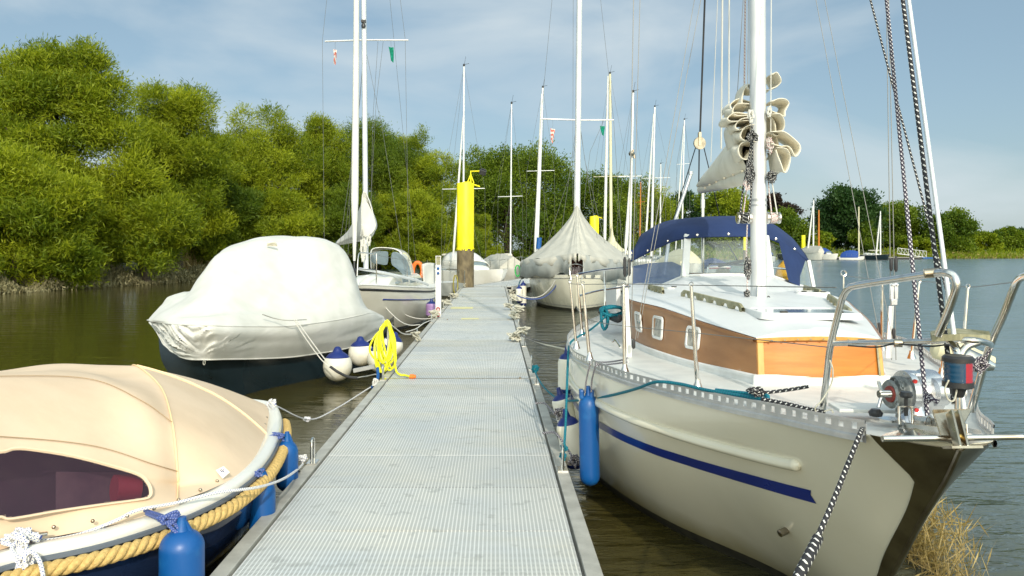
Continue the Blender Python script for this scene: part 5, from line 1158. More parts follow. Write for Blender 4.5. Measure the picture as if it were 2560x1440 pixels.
# fenders between hull and walkway
def fender(kind, px, py0, py1, D, rpx, label, m_, cap=None, ropes=(), tilt=0.0, group='fenders'):
    a = W(px, py0, D); c_ = W(px+tilt, py1, D); ax_ = (a-c_).normalized(); L = (a-c_).length; r = rpx*D/F
    root = empty(kind, (c_.x, c_.y, c_.z), label, 'fender', group)
    if kind == 'ball_fender':
        pr_ = [(r*math.cos(t), L*.47+r*math.sin(t)*1.05) for t in np.linspace(-1.5, 1.1, 14)]; b = MB(); b.lathe(pr_, c_, ax_, 28); b.build('body', M[m_], root)
        b = MB(); pr_ = [(r*1.004*math.cos(t), L*.47+r*1.004*math.sin(t)*1.05) for t in np.linspace(.62, 1.2, 6)]+[(r*.28, L*.47+r*1.14), (r*.20, L*.47+r*1.3), (r*.08, L*.47+r*1.36)]; b.lathe(pr_, c_, ax_, 28); b.build('eye_cap', M[cap], root)
    else:
        rr_ = min(r, L*.2)
        def prof(z0, z1):
            o = []
            for z in np.linspace(z0, z1, 30):
                if z < rr_: q = r*math.sqrt(max(0, 1-((rr_-z)/rr_)**2))
                elif z > L-rr_*1.3: q = r*math.sqrt(max(0.02, 1-((z-(L-rr_*1.3))/(rr_*1.3))**2))
                else: q = r
                o.append((max(q, r*.12), z))
            return o
        b = MB(); b.lathe(prof(L*.14 if cap else 0, L*.86 if cap else L), c_, ax_, 28); b.build('body', M[m_], root)
        if cap:
            for z0, z1 in ((0, L*.14), (L*.86, L)): b = MB(); b.lathe(prof(z0, z1), c_, ax_, 28); b.build('end_cap', M[cap], root)
        b = MB(); b.lathe([(r*.34, -.01), (r*.22, .035), (r*.2, .06)], a, ax_, 12); b.build('eye', M[cap or m_], root)
    return root
FG = 'fenders between the big boat and the walkway'
f_ = fender('cylinder_fender', 1471, 985, 1215, 5.9, 25, 'tall plain blue cylindrical fender hanging against the big boat beside the walkway', 'bluefender', group=FG, tilt=4)
b = MB()
for dx in (-12, 12): b.box(W(1466+dx, 985, 5.9), (.035, .07, .07))
b.build('rope_lug', M['bluefender'], f_, bevel=.01, smooth=False)
fender('cylinder_fender', 1417, 882, 985, 7.6, 22, 'white fender with navy ends, topmost of those between the big boat and the walkway', 'whitefender', 'navycap', group=FG)
fender('cylinder_fender', 1400, 985, 1062, 7.2, 26, 'white and navy fender squeezed at a slant under the teal rope', 'whitefender', 'navycap', group=FG, tilt=22)
fender('cylinder_fender', 1416, 1040, 1172, 6.5, 31, 'lowest white fender with navy end, behind the near right mooring ring', 'whitefender', 'navycap', group=FG, tilt=26)
trope([(1462, 985, 5.85), (1466, 950, 5.8), (1474, 915, 5.75), (1476, 905, 5.75)], .006, 'saltrope', 'speckled lanyard of the tall blue fender, left strand')
trope([(1478, 980, 5.85), (1480, 950, 5.8), (1488, 918, 5.7), (1492, 908, 5.7)], .006, 'saltrope', 'speckled lanyard of the tall blue fender, right strand')
trope([(1338, 1008, 7.6), (1360, 1008, 7.6), (1376, 1022, 7.4), (1392, 1040, 7.1)], .009, 'saltrope', 'speckled lanyard laid over the walkway edge to the slanting fender')
trope([(1357, 1083, 6.6), (1385, 1081, 6.5), (1400, 1095, 6.4), (1420, 1125, 6.3), (1436, 1150, 6.2)], .009, 'saltrope', 'speckled lanyard laid over the walkway edge to the lowest white fender')
tknot(1400, 1032, 7.0, .06, .007, 'saltrope', 'speckled knot in the slanting fender lanyard', seed=41)
tknot(1436, 1150, 6.2, .06, .007, 'saltrope', 'speckled knot in the lowest fender lanyard', seed=42)
# weed caught at the bow
rs2 = np.random.RandomState(77); n = 1100; P = np.zeros((n, 3)); P[:, 0] = 2.80+rs2.normal(size=n)*.07; P[:, 1] = 5.15+rs2.normal(size=n)*.25; P[:, 2] = rs2.rand(n)**1.5*.46*np.exp(-((P[:, 0]-2.80)/.22)**2)
rt = empty('drifted_reeds', (0, 0, 0)); o_ = leaf_mesh('drifted_reeds', P, np.tile([.2, .1, .35], (n, 1)), .20, .007, rs2.rand(n), M['straw'], rt, rs2); o_.parent = None; bpy.data.objects.remove(rt)
tag(o_, 'clump of drifted dry reeds floating at the bow', 'reeds', kind='stuff')
# ================================================================ BEIGE CANOPY LAUNCH (front left)
la = empty('launch', Wz(300, 1340, 0) if 0 else (-2.6, 4.8, 0), 'dark blue launch with beige canvas canopy and yellow rope fender, front left', 'launch boat')
ZG = .66
G = [Wz(-420, 1560, ZG), Wz(-180, 1470, ZG), Wz(0, 1392, ZG), Wz(240, 1340, ZG), Wz(400, 1292, ZG), Wz(500, 1252, ZG+.01), Wz(565, 1218, ZG+.015), Wz(632, 1166, ZG+.02), Wz(672, 1112, ZG+.03), Wz(690, 1060, ZG+.04), W(684, 1022, 6.75), W(660, 1006, 7.0), W(560, 999, 7.2), W(430, 1012, 7.0), W(280, 1040, 6.6), W(0, 1110, 5.9), W(-420, 1220, 4.9)]
gp = resample(crs(G, 10), 150)
cen = Vector((-3.1, 5.0, ZG))
def outw(P, i):
    t = (P[min(i+1, len(P)-1)]-P[max(i-1, 0)]); t.z = 0; t.normalize(); o_ = Vector((t.y, -t.x, 0))
    return o_ if o_.dot(P[i]-cen) > 0 else -o_
zz = Vector((0, 0, 1))
rows = []
for i, p in enumerate(gp):
    o_ = outw(gp, i); rows.append([p-o_*.30-zz*.03, p-o_*.06-zz*.004, p-o_*.05+zz*.012, p+zz*.016, p+o_*.035+zz*.008, p+o_*.045-zz*.012, p+o_*.04-zz*.03])
MB().grid(rows).build('gunwale', M['gel'], la, ang=60)
rows = []
for i, p in enumerate(gp):
    o_ = outw(gp, i); rows.append([p+o_*.040-zz*.028, p+o_*.052-zz*.032, p+o_*.055-zz*.05, p+o_*.040-zz*.062])
M['greyband'] = mat('grey_rubbing_band', (.10, .12, .15), .4)
MB().grid(rows).build('rubbing_band', M['greyband'], la)
rows = []
for i, p in enumerate(gp):
    o_ = outw(gp, i); rows.append([Vector((p.x, p.y, 0))+o_*a+zz*z for a, z in ((.038, ZG-.05), (.035, ZG-.14), (.01, ZG-.26), (-.05, ZG-.40), (-.16, ZG-.52), (-.30, .05), (-.45, -.05), (-.8, -.35))])
MB().grid(rows).build('hull', M['navyhull'], la, ang=60)
# three strand rope fender, laid round the hull
rp = []
for i, p in enumerate(gp): o_ = outw(gp, i); rp.append(p+o_*.078-zz*.085)
rp = [p for p in rp if True]
cut = 0
for i, p in enumerate(gp):
    if p.y > 6.6 and i > 30: cut = i; break
rp = resample(crs(rp[:cut], 3), 620); L = 0; acc = [0]
for i in range(1, len(rp)): L += (rp[i]-rp[i-1]).length; acc.append(L)
b = MB()
for s_ in range(3):
    P = []
    for i, p in enumerate(rp):
        t = (rp[min(i+1, len(rp)-1)]-rp[max(i-1, 0)]).normalized(); n1_ = t.cross(zz).normalized(); n2_ = n1_.cross(t); a = acc[i]/.155*6.2832+s_*2.0944
        P.append(p+(n1_*math.cos(a)+n2_*math.sin(a))*.0185)
    b.tube(P, .0215, 8)
b.build('rope_fender', M['cork'], la, ang=70)
def pxof(v): return (1235+v.x/v.y*F, 622-(v.z-EYE)/v.y*F)
# canopy as stretched canvas panels
cz_ = .69
def cb(px, py): return Wz(px, py, cz_)
cols = [  # base, lower seam, window top.., roof edge, mid roof, ridge, far shoulder, far base
    [cb(-420, 1500), W(-420, 1250, 3.15), W(-420, 1080, 3.3), W(-420, 960, 3.9), W(-420, 940, 4.5), W(-420, 990, 5.0), W(-420, 1215, 5.0)],
    [cb(0, 1352), W(0, 1215, 3.82), W(0, 1094, 3.95), W(0, 943, 4.55), W(-40, 938, 5.3), W(-60, 950, 6.0), W(-20, 1110, 6.0)],
    [cb(233, 1302), W(235, 1205, 4.1), W(233, 1117, 4.25), W(225, 950, 4.95), W(160, 925, 5.6), W(120, 921, 6.2), W(140, 1065, 6.4)],
    [cb(370, 1272), W(375, 1215, 4.3), W(381, 1162, 4.4), W(352, 1003, 4.8), W(310, 948, 5.4), W(250, 918, 6.15), W(260, 1045, 6.6)],
    [cb(445, 1253), W(446, 1217, 4.52), W(445, 1181, 4.55), W(432, 1059, 4.78), W(400, 965, 5.35), W(330, 917, 6.0), W(350, 1026, 6.75)]]
side = patch(cols, 20, 20)
hem_ = [r[0] for r in side]
side_h = [[Vector((r[0].x+.02, r[0].y-.01, .655))]+r for r in side]

hoop = side[-1]; nh = len(hoop)
G2 = [cb(445, 1253), cb(520, 1226), cb(590, 1190), cb(640, 1145), cb(664, 1100), cb(672, 1055), W(668, 1018, 6.72), W(640, 1004, 6.98), W(560, 1001, 7.15), W(450, 1010, 7.0), W(350, 1026, 6.75)]
g2 = resample(crs(G2, 8), nh); h2 = resample(hoop, nh)
rows = []
for i in range(nh):
    a, c_ = h2[i], g2[i]; row = []
    for k in range(15):
        t = k/14; p = a.lerp(c_, t); bul = math.sin(math.pi*t)*math.sin(math.pi*min(1, i/(nh-1))) ; row.append(p+zz*(.045*bul))
    rows.append(row)
MB().grid(rows).build('bow_canopy', M['beige'], la, ang=75)
def drape_line(P, r, m_, name, lift=.004): b = MB(); b.tube([p+zz*lift for p in P], r, 5); return b.build(name, M[m_], la)
def offs(P, d): return [p+Vector(d) for p in P]
drape_line(offs(hoop, (-.0, -.006, .003)), .005, 'seam', 'hoop_seam')
edge = [r[60] for r in side]; drape_line(offs(edge, (.003, -.006, .003)), .0028, 'stitch', 'roof_seam')
edge = [r[40] for r in side]; drape_line(offs(edge, (.002, -.006, .003)), .0028, 'stitch', 'side_seam')
i0 = int(nh*.62); i1 = int(nh*.40)
b = MB(); P = []
for k in range(15):
    t = k/14; ii = i0+(i1-i0)*t; r_ = rows[int(round(ii))]; P.append(r_[k]+Vector((.0, -.006, .006)))
strip(b, P, .003, .016) if 0 else b.tube(P, .010, 6, sq=.3); b.build('seam_tape', M['seam'], la)
# side window set in the canvas
def on_side(px, py):
    best = None; bd = 1e9
    for r in side:
        for p in r[:65:2]:
            d = (1235+p.x/p.y*F-px)**2+(622-(p.z-EYE)/p.y*F-py)**2
            if d < bd: bd = d; best = p
    return best
win = [(-300, 1150), (-120, 1128), (0, 1130), (35, 1122), (80, 1124), (180, 1140), (270, 1163), (345, 1186), (368, 1206), (376, 1225), (374, 1240), (355, 1248), (250, 1262), (140, 1278), (60, 1292), (20, 1297), (-10, 1292), (-150, 1310), (-300, 1345)]
# smooth depth from the canopy surface: fit a plane
pts = [on_side(x, y) for x, y in ((0, 1150), (120, 1150), (300, 1190), (300, 1240), (60, 1280), (0, 1240), (200, 1260), (360, 1220))]
A = np.array([[p.x, p.z, 1] for p in pts]); yv = np.array([p.y for p in pts]); co, *_ = np.linalg.lstsq(A, yv, rcond=None)
def onpl(px, py, d=0):
    # ray/plane: y = a x + b z + c
    kx = (px-1235)/F; kz = -(py-622)/F; D = (co[1]*EYE+co[2])/(1-co[0]*kx-co[1]*kz); return W(px, py, D-d)
wp = crs([onpl(x, y, .03) for x, y in win], 4, closed=True)
b = MB(); b.add(wp, [tuple(range(len(wp)))]); b.build('window', M['canopywin'], la, smooth=False)
b = MB(); b.tube(wp, .011, 6, closed=True, sq=.6); b.build('window_binding', M['beige'], la)
# canvas is cut away under the window
wpx = [pxof(p) for p in wp]; cxw = sum(p[0] for p in wpx)/len(wpx); cyw = sum(p[1] for p in wpx)/len(wpx)
wpx = [(x+(4 if x < cxw else -4), y+(3 if y < cyw else -3)) for x, y in wpx]
def inside(x, y):
    c = False; n = len(wpx)
    for i in range(n):
        (x0, y0), (x1, y1) = wpx[i], wpx[i-1]
        if (y0 > y) != (y1 > y) and x < (x1-x0)*(y-y0)/(y1-y0)+x0: c = not c
    return c
cb_ = MB(); cb_.grid(side_h); keep = []
for f_ in cb_.f:
    q = [pxof(Vector(cb_.v[i])) for i in f_]; mx_, my_ = sum(a[0] for a in q)/4, sum(a[1] for a in q)/4
    far_ = Vector(cb_.v[f_[0]]).y > onpl(mx_, my_).y+.35
    if far_ or not inside(mx_, my_): keep.append(f_)
cb_.f = keep; cb_.build('canopy', M['beige'], la, ang=75)
# inside: a dark sheet standing in for shade, a pale patch and a red can
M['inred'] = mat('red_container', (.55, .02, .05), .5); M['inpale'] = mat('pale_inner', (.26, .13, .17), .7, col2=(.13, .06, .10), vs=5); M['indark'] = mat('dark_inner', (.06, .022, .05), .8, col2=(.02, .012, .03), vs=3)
b = MB(); b.add([onpl(-260, 1120, -.35), onpl(380, 1120, -.35), onpl(380, 1330, -.35), onpl(-260, 1360, -.35)], [(0, 1, 2, 3)]); b.build('inner_shade_sheet', M['indark'], la, smooth=False, solid=.01)
b = MB(); b.add([onpl(140, 1180, -.25), onpl(330, 1182, -.25), onpl(330, 1260, -.25), onpl(140, 1275, -.25)], [(0, 1, 2, 3)]); b.build('inner_pale_patch', M['inpale'], la, smooth=False, solid=.01)
b = MB(); b.tube([onpl(285, 1222, -.13), onpl(345, 1218, -.13)], .075, 12); b.build('fuel_can', M['inred'], la)
# canvas turn-buttons along the edge
b = MB()
for px, py in ((14, 1333), (135, 1318), (232, 1303), (318, 1290), (385, 1272), (446, 1250), (500, 1225), (542, 1203), (576, 1182), (636, 1117), (650, 1098), (662, 1062), (666, 1045), (640, 1010), (600, 1004)):
    c_ = Wz(px, py, .70) if py > 1020 else W(px, py, 6.95); b.lathe([(.010, 0), (.010, .005), (.004, .012)], c_+Vector((.006, -.012, .004)), axis=(.3, -.8, .5), n=8)
b.build('turn_button', M['anchor'], la)
b = MB(); c4 = [onpl(x, y, 0) for x, y in ((0, 0), (0, 0))] if 0 else None
q = [Wz(542, 1178, .735), Wz(562, 1168, .765), Wz(577, 1183, .735), Wz(560, 1199, .70)]
q = [p+Vector((.0, -.02, .012)) for p in q]; b.add(q, [(0, 1, 2, 3)]); b.build('sticker', M['white'], la, smooth=False, solid=.001)
b = MB(); cx_ = (q[0]+q[2])/2+Vector((0, -.004, .004)); ex = (q[2]-q[0])/2; ey = (q[1]-q[3])/2
for s0 in (-.35, .25): b.tube([cx_+ex*.1*math.sin(t*3)+ex*s0*.5+ey*(t*.35-.3)+ex*.15*math.cos(t*4) for t in np.linspace(0, 1.6, 8)], .002, 4)
b.build('sticker_mark', M['navycap'], la)
b = MB(); b.beam(Wz(-10, 1352, .70), Wz(120, 1334, .70), .03, .015); b.lathe([(.012, 0), (.012, .03)], Wz(50, 1352, .67), n=8); b.build('cleat', M['steel'], la, bevel=.004)
# fenders of the launch
FL = 'blue fenders hanging from the launch'
FE = [(455, 1322, 1500, 3.96, 54, 'blue fender nearest the camera, hanging from the launch', (410, 1290)),
      (656, 1195, 1345, 5.0, 32, 'second blue fender of the launch, half hidden by the walkway edge', (620, 1185)),
      (718, 1100, 1228, 5.75, 27, 'third blue fender of the launch, near its rounded bow', (680, 1090))]
for px, a, c_, D, r, lab, kp in FE:
    D0 = D; f_ = fender('cylinder_fender', px, a, c_, D, r, lab, 'bluefender', group=FL)
    b = MB(); t = W(px, a-22*4/D, D); w_ = r*D/F
    b.add([t+Vector((-.02, 0, 0)), t+Vector((.02, 0, 0)), t+Vector((w_*.75, 0, -.10)), t+Vector((-w_*.75, 0, -.10))], [(0, 1, 2, 3)]); b.build('rope_web', M['bluefender'], f_, smooth=False, solid=.015)
trope([(362, 1276, 4.12), (400, 1288, 4.05), (425, 1300, 3.98), (445, 1318, 3.94), (452, 1335, 3.95)], .010, 'purprope', 'blue cord holding the nearest blue fender of the launch')
trope([(366, 1284, 4.08), (410, 1304, 3.96), (440, 1330, 3.93), (460, 1335, 3.95)], .009, 'purprope', 'second strand of blue cord on the nearest fender of the launch')
tknot(425, 1296, 3.95, .05, .009, 'purprope', 'blue cord knot on the yellow rope fender, nearest the camera', seed=51, sx=1.3, sz=.5, n=14)
tknot(634, 1184, 4.95, .055, .008, 'purprope', 'blue cord knot on the yellow rope fender, middle of the launch', seed=52, sx=1.1, sz=.6, n=18)
tknot(692, 1090, 5.75, .055, .008, 'purprope', 'blue cord knot on the yellow rope fender, near the rounded bow', seed=53, sx=1.2, sz=.45, n=14)
trope([(600, 1172, 5.1), (630, 1180, 5.0), (650, 1196, 4.96), (655, 1215, 4.98)], .008, 'purprope', 'blue cord holding the middle fender of the launch')
trope([(662, 1082, 5.9), (690, 1088, 5.8), (706, 1098, 5.74), (716, 1112, 5.74)], .008, 'purprope', 'blue cord holding the third fender of the launch')
# white mooring ropes of the launch
rx, ry = -1.40, 6.15; rg_ = Vector((rx, ry, ZD+.15))
trope([(60, 1345, 3.75), (120, 1350, 3.8), (200, 1335, 3.9), (285, 1303, 3.98), (345, 1275, 4.05), (440, 1257, 4.20), (540, 1232, 4.32), (640, 1219, 4.60), (700, 1201, 5.05), (738, 1178, 5.65), (757, 1160, 6.10)], .0085, 'bluefleck', 'white rope with blue flecks lying along the launch gunwale to the left walkway ring', seg=8)
trope([(672, 1010, 6.75), (690, 1030, 6.6), (706, 1060, 6.4), (722, 1100, 6.25), (745, 1140, 6.15), (757, 1150, 6.12)], .0075, 'bluefleck', 'white rope from the rounded bow of the launch down to the left walkway ring')
trope([(680, 1010, 6.9), (705, 1022, 7.2), (740, 1040, 7.6), (768, 1048, 8.0), (800, 1043, 8.4), (860, 1010, 9.2), (915, 975, 9.9), (940, 960, 10.1)], .0075, 'bluefleck', 'white rope from the bow of the launch sagging to the knot pile on the walkway')
tknot(678, 1010, 6.8, .045, .010, 'bluefleck', 'white knot standing on the rounded bow of the launch', seed=54, n=20)
tknot(768, 1048, 8.0, .045, .009, 'bluefleck', 'small white knot midway along the sagging launch rope', seed=55, n=12, sz=.5)
tknot(55, 1345, 3.72, .085, .010, 'bluefleck', 'big white and blue knot over the cleat of the launch, at the lower left', seed=56, n=26, sz=.5)
tknot(60, 1400, 3.62, .06, .010, 'bluefleck', 'white and blue hitch hanging over the yellow rope fender at the lower left', seed=57, n=14, sz=.9, sx=.6)
trope([(45, 1350, 3.68), (30, 1372, 3.64), (52, 1395, 3.60), (78, 1380, 3.62), (98, 1400, 3.6), (108, 1440, 3.58), (108, 1470, 3.58)], .010, 'bluefleck', 'loose white rope tail with blue flecks hanging at the lower left corner')
tknot(757, 1145, 6.12, .035, .008, 'bluefleck', 'white rope hitch through the left walkway ring', seed=58, n=16)
tknot(738, 1175, 6.05, .035, .008, 'bluefleck', 'white rope knot beside the left walkway ring', seed=59, n=14)
# ================================================================ WHITE TARPAULIN MOTORBOAT
tb = empty('motorboat', (-3.4, 12.5, 0), 'dark hulled motorboat completely wrapped in a white tarpaulin, moored left of the walkway', 'motorboat')
tc_ = [ # columns left to right: skirt hem, mid, gunwale, rising to the silhouette, then over the back
 [(372, 806, 11.97), (369, 803, 11.83), (368, 800, 11.7), (384, 780, 11.9), (402, 760, 12.1), (425, 736, 12.4), (470, 760, 13.6), (500, 800, 14.2)],
 [(410, 862, 11.17), (404, 838, 10.98), (402, 806, 10.85), (405, 785, 11.2), (425, 760, 11.7), (452, 729, 12.3), (480, 745, 13.8), (510, 800, 14.4)],
 [(455, 894, 10.62), (445, 855, 10.43), (440, 811, 10.35), (440, 780, 10.9), (455, 750, 11.5), (478, 722, 12.2), (510, 715, 14), (530, 780, 15)],
 [(512, 899, 10.32), (512, 858, 10.15), (512, 813, 10.1), (505, 765, 10.7), (505, 705, 11.5), (528, 645, 12.3), (560, 650, 14), (570, 760, 15.4)],
 [(560, 898, 10.52), (562, 858, 10.33), (565, 815, 10.3), (560, 750, 10.9), (560, 680, 11.6), (575, 615, 12.4), (600, 625, 14.2), (610, 750, 15.6)],
 [(640, 897, 11.12), (640, 858, 10.93), (640, 816, 10.85), (638, 745, 11.4), (638, 670, 12.0), (645, 602, 12.7), (660, 612, 14.5), (670, 750, 15.9)],
 [(720, 893, 11.77), (720, 858, 11.55), (720, 815, 11.45), (715, 745, 11.9), (712, 670, 12.5), (715, 598, 13.1), (720, 608, 14.8), (725, 750, 16.0)],
 [(800, 883, 12.47), (800, 850, 12.23), (800, 806, 12.1), (795, 740, 12.5), (795, 665, 12.9), (792, 600, 13.4), (790, 612, 15.0), (790, 750, 16.2)],
 [(860, 872, 13.07), (860, 842, 12.88), (858, 797, 12.7), (855, 740, 13.0), (852, 675, 13.4), (845, 615, 13.8), (835, 625, 15.2), (835, 750, 16.3)],
 [(905, 858, 13.67), (903, 830, 13.43), (900, 788, 13.2), (892, 745, 13.4), (884, 695, 13.7), (872, 645, 14.1), (850, 650, 15.4), (850, 750, 16.4)],
 [(940, 838, 14.17), (938, 815, 13.98), (932, 782, 13.8), (915, 768, 14.0), (903, 745, 14.2), (893, 715, 14.5), (870, 690, 15.6), (865, 760, 16.5)],
 [(962, 812, 14.77), (962, 800, 14.63), (956, 790, 14.6), (940, 784, 14.9), (925, 780, 15.2), (905, 778, 15.5), (890, 775, 16.0), (880, 790, 16.6)]]
tg = patch([[W(*p) for p in c] for c in tc_], 12, 20)
rs3 = random.Random(4)
hemi = 3*9
gcol = Vector((0, 0, 1))
from mathutils import noise as mn
hub = W(512, 893, 10.33)
tg2 = []
for i, col_ in enumerate(tg):
    r_ = []
    for j, p in enumerate(col_):
        u_ = i/len(tg); o_ = Vector((-.35, -.9, .15)) if j <= 30 else Vector((-.2, -.7, .7))
        if j <= 24:   # skirt: tension creases fanning out from the lashing at the stem
            d = p-hub; a = math.atan2(d.z, math.hypot(d.x, d.y)); R_ = d.length
            w_ = mn.noise(Vector((a*10, R_*1.0, 3)))*.13+mn.noise(Vector((a*26, R_*1.8, 7)))*.06
            fa_ = d.x*9+d.z*13+3.2*mn.noise(Vector((d.x*1.4, d.z*2.5, 9))); w_ -= abs(math.sin(fa_))**.6*.045*(.5+mn.noise(Vector((d.x*2, d.z, 1))))+abs(math.sin(fa_*2.3+1))*.012; w_ += mn.noise(Vector((d.x*4-d.z*7, d.z*2.5, 1)))*.05-abs(mn.noise(Vector((d.x*2.2-d.z*5, d.y, 4))))*.05; w_ *= min(1, R_/.5)*(.4+.6*math.sin(min(1, j/24)*math.pi)**.5)
        else: w_ = mn.noise(p*.8)*.04+mn.noise(Vector((p.x*2.2, p.y*.8, p.z*3.0)))*.02-abs(mn.noise(Vector((p.x*1.1+p.z*2.4, p.y*.5+p.z, 2))))*.07-abs(mn.noise(Vector((p.x*3.1-p.z*3.4, p.y*1.1, 5))))*.035
        if j == 24: w_ = -.004
        r_.append(p+o_*w_)
    tg2.append(r_)
MB().grid(tg2).build('tarpaulin', M['tarp'], tb, ang=80)
b = MB(); b.tube([r[0]+Vector((0, -.005, 0)) for r in tg2], .010, 6); b.tube([r[24]+Vector((0, -.006, 0)) for r in tg2], .008, 6); b.build('tarpaulin_hem', M['tarp'], tb)
b = MB(); P = [W(668, 613, 12.5), W(672, 607, 12.45), W(681, 604, 12.45), W(690, 607, 12.5), W(694, 614, 12.55)]; cP = crs(P, 4); b.add([p+Vector((0, -.02, .0)) for p in cP], [tuple(range(len(cP)))]); b.build('vent_flap', M['sail'], tb, smooth=False, solid=.03)
def crease(pts, name='tarpaulin_slit'):
    b = MB(); b.tube(crs([W(*p) for p in pts], 5), .008, 5); return b.build(name, M['beam'], tb)
crease([(656, 786, 10.95), (690, 797, 11.15), (722, 801, 11.25), (766, 799, 11.65)])
crease([(370, 801, 11.6), (382, 805, 11.3), (402, 794, 11.2), (438, 785, 10.9)])
# dark hull under the skirt
def tz(px, py, D): return W(px, py, D)
hullc = [[W(395, 830, 11.63), W(404, 900, 11.58), W(440, 960, 11.53), W(470, 1020, 11.53)],
         [W(455, 880, 10.78), W(470, 925, 10.83), W(490, 970, 10.93), W(520, 1060, 10.93)],
         [W(512, 885, 10.48), W(524, 930, 10.63), W(540, 975, 10.83), W(560, 1080, 10.93)],
         [W(560, 885, 10.68), W(575, 930, 10.83), W(600, 975, 11.08), W(620, 1030, 11.33)],
         [W(640, 885, 11.28), W(648, 930, 11.38), W(660, 970, 11.58), W(680, 1012, 11.83)],
         [W(720, 880, 11.93), W(724, 925, 11.98), W(735, 960, 12.13), W(750, 998, 12.33)],
         [W(800, 868, 12.63), W(803, 910, 12.63), W(810, 945, 12.73), W(820, 975, 12.93)],
         [W(860, 855, 13.23), W(862, 895, 13.23), W(866, 925, 13.33), W(872, 955, 13.53)],
         [W(905, 845, 13.83), W(906, 875, 13.83), W(908, 900, 13.93), W(912, 935, 14.13)],
         [W(962, 808, 14.93), W(962, 840, 14.93), W(962, 870, 15.03), W(962, 905, 15.23)],
         [W(985, 790, 16.83), W(985, 815, 16.83), W(984, 840, 16.93), W(984, 870, 17.03)]]
MB().grid(patch(hullc, 6, 7)).build('hull', M['darkhull'], tb, ang=70)
b = MB(); P = [W(512, 900, 10.28), W(513, 912, 10.28)]; b.tube([P[0]+Vector((math.cos(t)*.014, -.02, math.sin(t)*.03-.03)) for t in np.linspace(0, 6.283, 14)[:-1]], .006, 6, closed=True); b.build('bow_eye', M['steel'], tb)
GB = 'white ball fenders of the tarpaulin boat'
fender('ball_fender', 844, 878, 948, 12.05, 36, 'round white ball fender with blue cap, leftmost on the dark hull', 'whitefender', 'navycap', group=GB)
fender('ball_fender', 901, 850, 912, 12.8, 31, 'round white ball fender with blue cap, just left of the yellow hose', 'whitefender', 'navycap', group=GB, tilt=2)
fender('ball_fender', 952, 862, 926, 12.6, 34, 'round white ball fender hidden behind the yellow hose coil', 'whitefender', 'navycap', group=GB)
fender('ball_fender', 988, 836, 892, 13.6, 27, 'round white ball fender tipped to the right of the yellow hose', 'whitefender', 'navycap', group=GB, tilt=-14)
trope([(735, 799, 11.35), (760, 840, 11.4), (800, 895, 11.5), (828, 922, 11.5)], .008, 'whiterope', 'grey bow rope of the tarpaulin boat, upper half')
trope([(740, 799, 11.35), (768, 838, 11.4), (806, 890, 11.5), (830, 918, 11.5)], .008, 'whiterope', 'second strand of the grey bow rope coming out of the tarpaulin')
trope([(825, 916, 11.5), (845, 930, 11.5), (870, 942, 11.4), (895, 945, 11.3)], .020, 'rubber', 'black rubber snubber in the bow rope of the tarpaulin boat')
trope([(895, 944, 11.3), (920, 940, 10.9), (940, 936, 10.5), (945, 945, 10.2)], .008, 'whiterope', 'grey rope from the black snubber to the walkway ring')
tknot(938, 955, 10.05, .06, .010, 'whiterope', 'grey rope hitch on the left walkway ring beneath the hose', seed=61, sx=.6, sz=1.1)
tknot(952, 962, 9.95, .10, .009, 'whiterope', 'pile of grey rope spilling onto the walkway under the yellow hose', seed=62, sx=1.2, sz=.35, n=36)
trope([(944, 920, 10.3), (945, 940, 10.2), (940, 958, 10.1), (930, 968, 10.0)], .02, 'bluefender', 'short blue sleeve round the grey rope hitch')
# ================================================================ WHITE SAILING BOAT (left, behind the tarpaulin boat)
K = Hull((-3.08, 17.5), (0, 1),
    [(0, .05), (.5, .42), (1.5, .86), (3, 1.2), (5, 1.38), (7, 1.32), (9, 1.0)], [(0, .05), (.5, .42), (1.5, .86), (3, 1.22), (5, 1.42), (7, 1.36), (9, 1.0)],
    [(1.0, 0), (2, .5), (3, .85), (4.5, 1.15), (6, 1.2), (9, .8)], [(1.0, 0), (2, .5), (3, .85), (4.5, 1.15), (6, 1.2), (9, .8)],
    [(0, 1.25), (2, 1.10), (5, .96), (9, .95)], 1.0, [(0, 1.25), (.4, .7), (1.0, -.02)], 9.0, [(0, 1.1), (2, 1.6), (5, 2.3), (9, 2.4)])
kb = empty('sailing_boat', (-3.0, 21, 0), 'white sailing boat with clear windowed sprayhood and orange lifebuoy, behind the white tarpaulin boat', 'sailing boat')
M['creamh'] = mat('cream_white_hull', (.74, .71, .62), .22, col2=(.68, .65, .55), vs=2, coat=.4)
K.skin(kb, M['creamh'], M['navyhull'], zboot=.10, n=50); K.deck(kb, M['deckpaint'], camber=.05, n=40)
def bandon(Hh, root, side, dz, h, m_, name, q0=.05, q1=None, off=.008, r=None):
    b = MB(); rows = []; q1 = q1 or Hh.smax-.05
    for k in range(60):
        q = q0+(q1-q0)*k/59; z = Hh.zd(q)-dz; rows.append([Hh.at(side, q, z+h/2)+Hh.v*side*off, Hh.at(side, q, z-h/2)+Hh.v*side*off])
    b.grid(rows, flip=(side == -1)); return b.build(name, M[m_], root, solid=.012)
for sd_ in (-1, 1):
    bandon(K, kb, sd_, .09, .05, 'rubber', 'rubbing_strake'); bandon(K, kb, sd_, .30, .028, 'bluestripe', 'blue_line', q0=.9, off=.004)
    b = MB(); b.tube([K.at(sd_, q, K.zd(q))+Vector((0, 0, .02)) for q in np.linspace(.1, 8.9, 50)], .018, 6); b.build('toe_rail', M['white'], kb)
b = MB(); b.tube([K.p(-.04, .0, 1.15), K.p(.02, .02, 1.0), K.p(.08, .02, .88)], [.05, .06, .03], 10); b.build('bow_fender_pad', M['rubber'], kb)
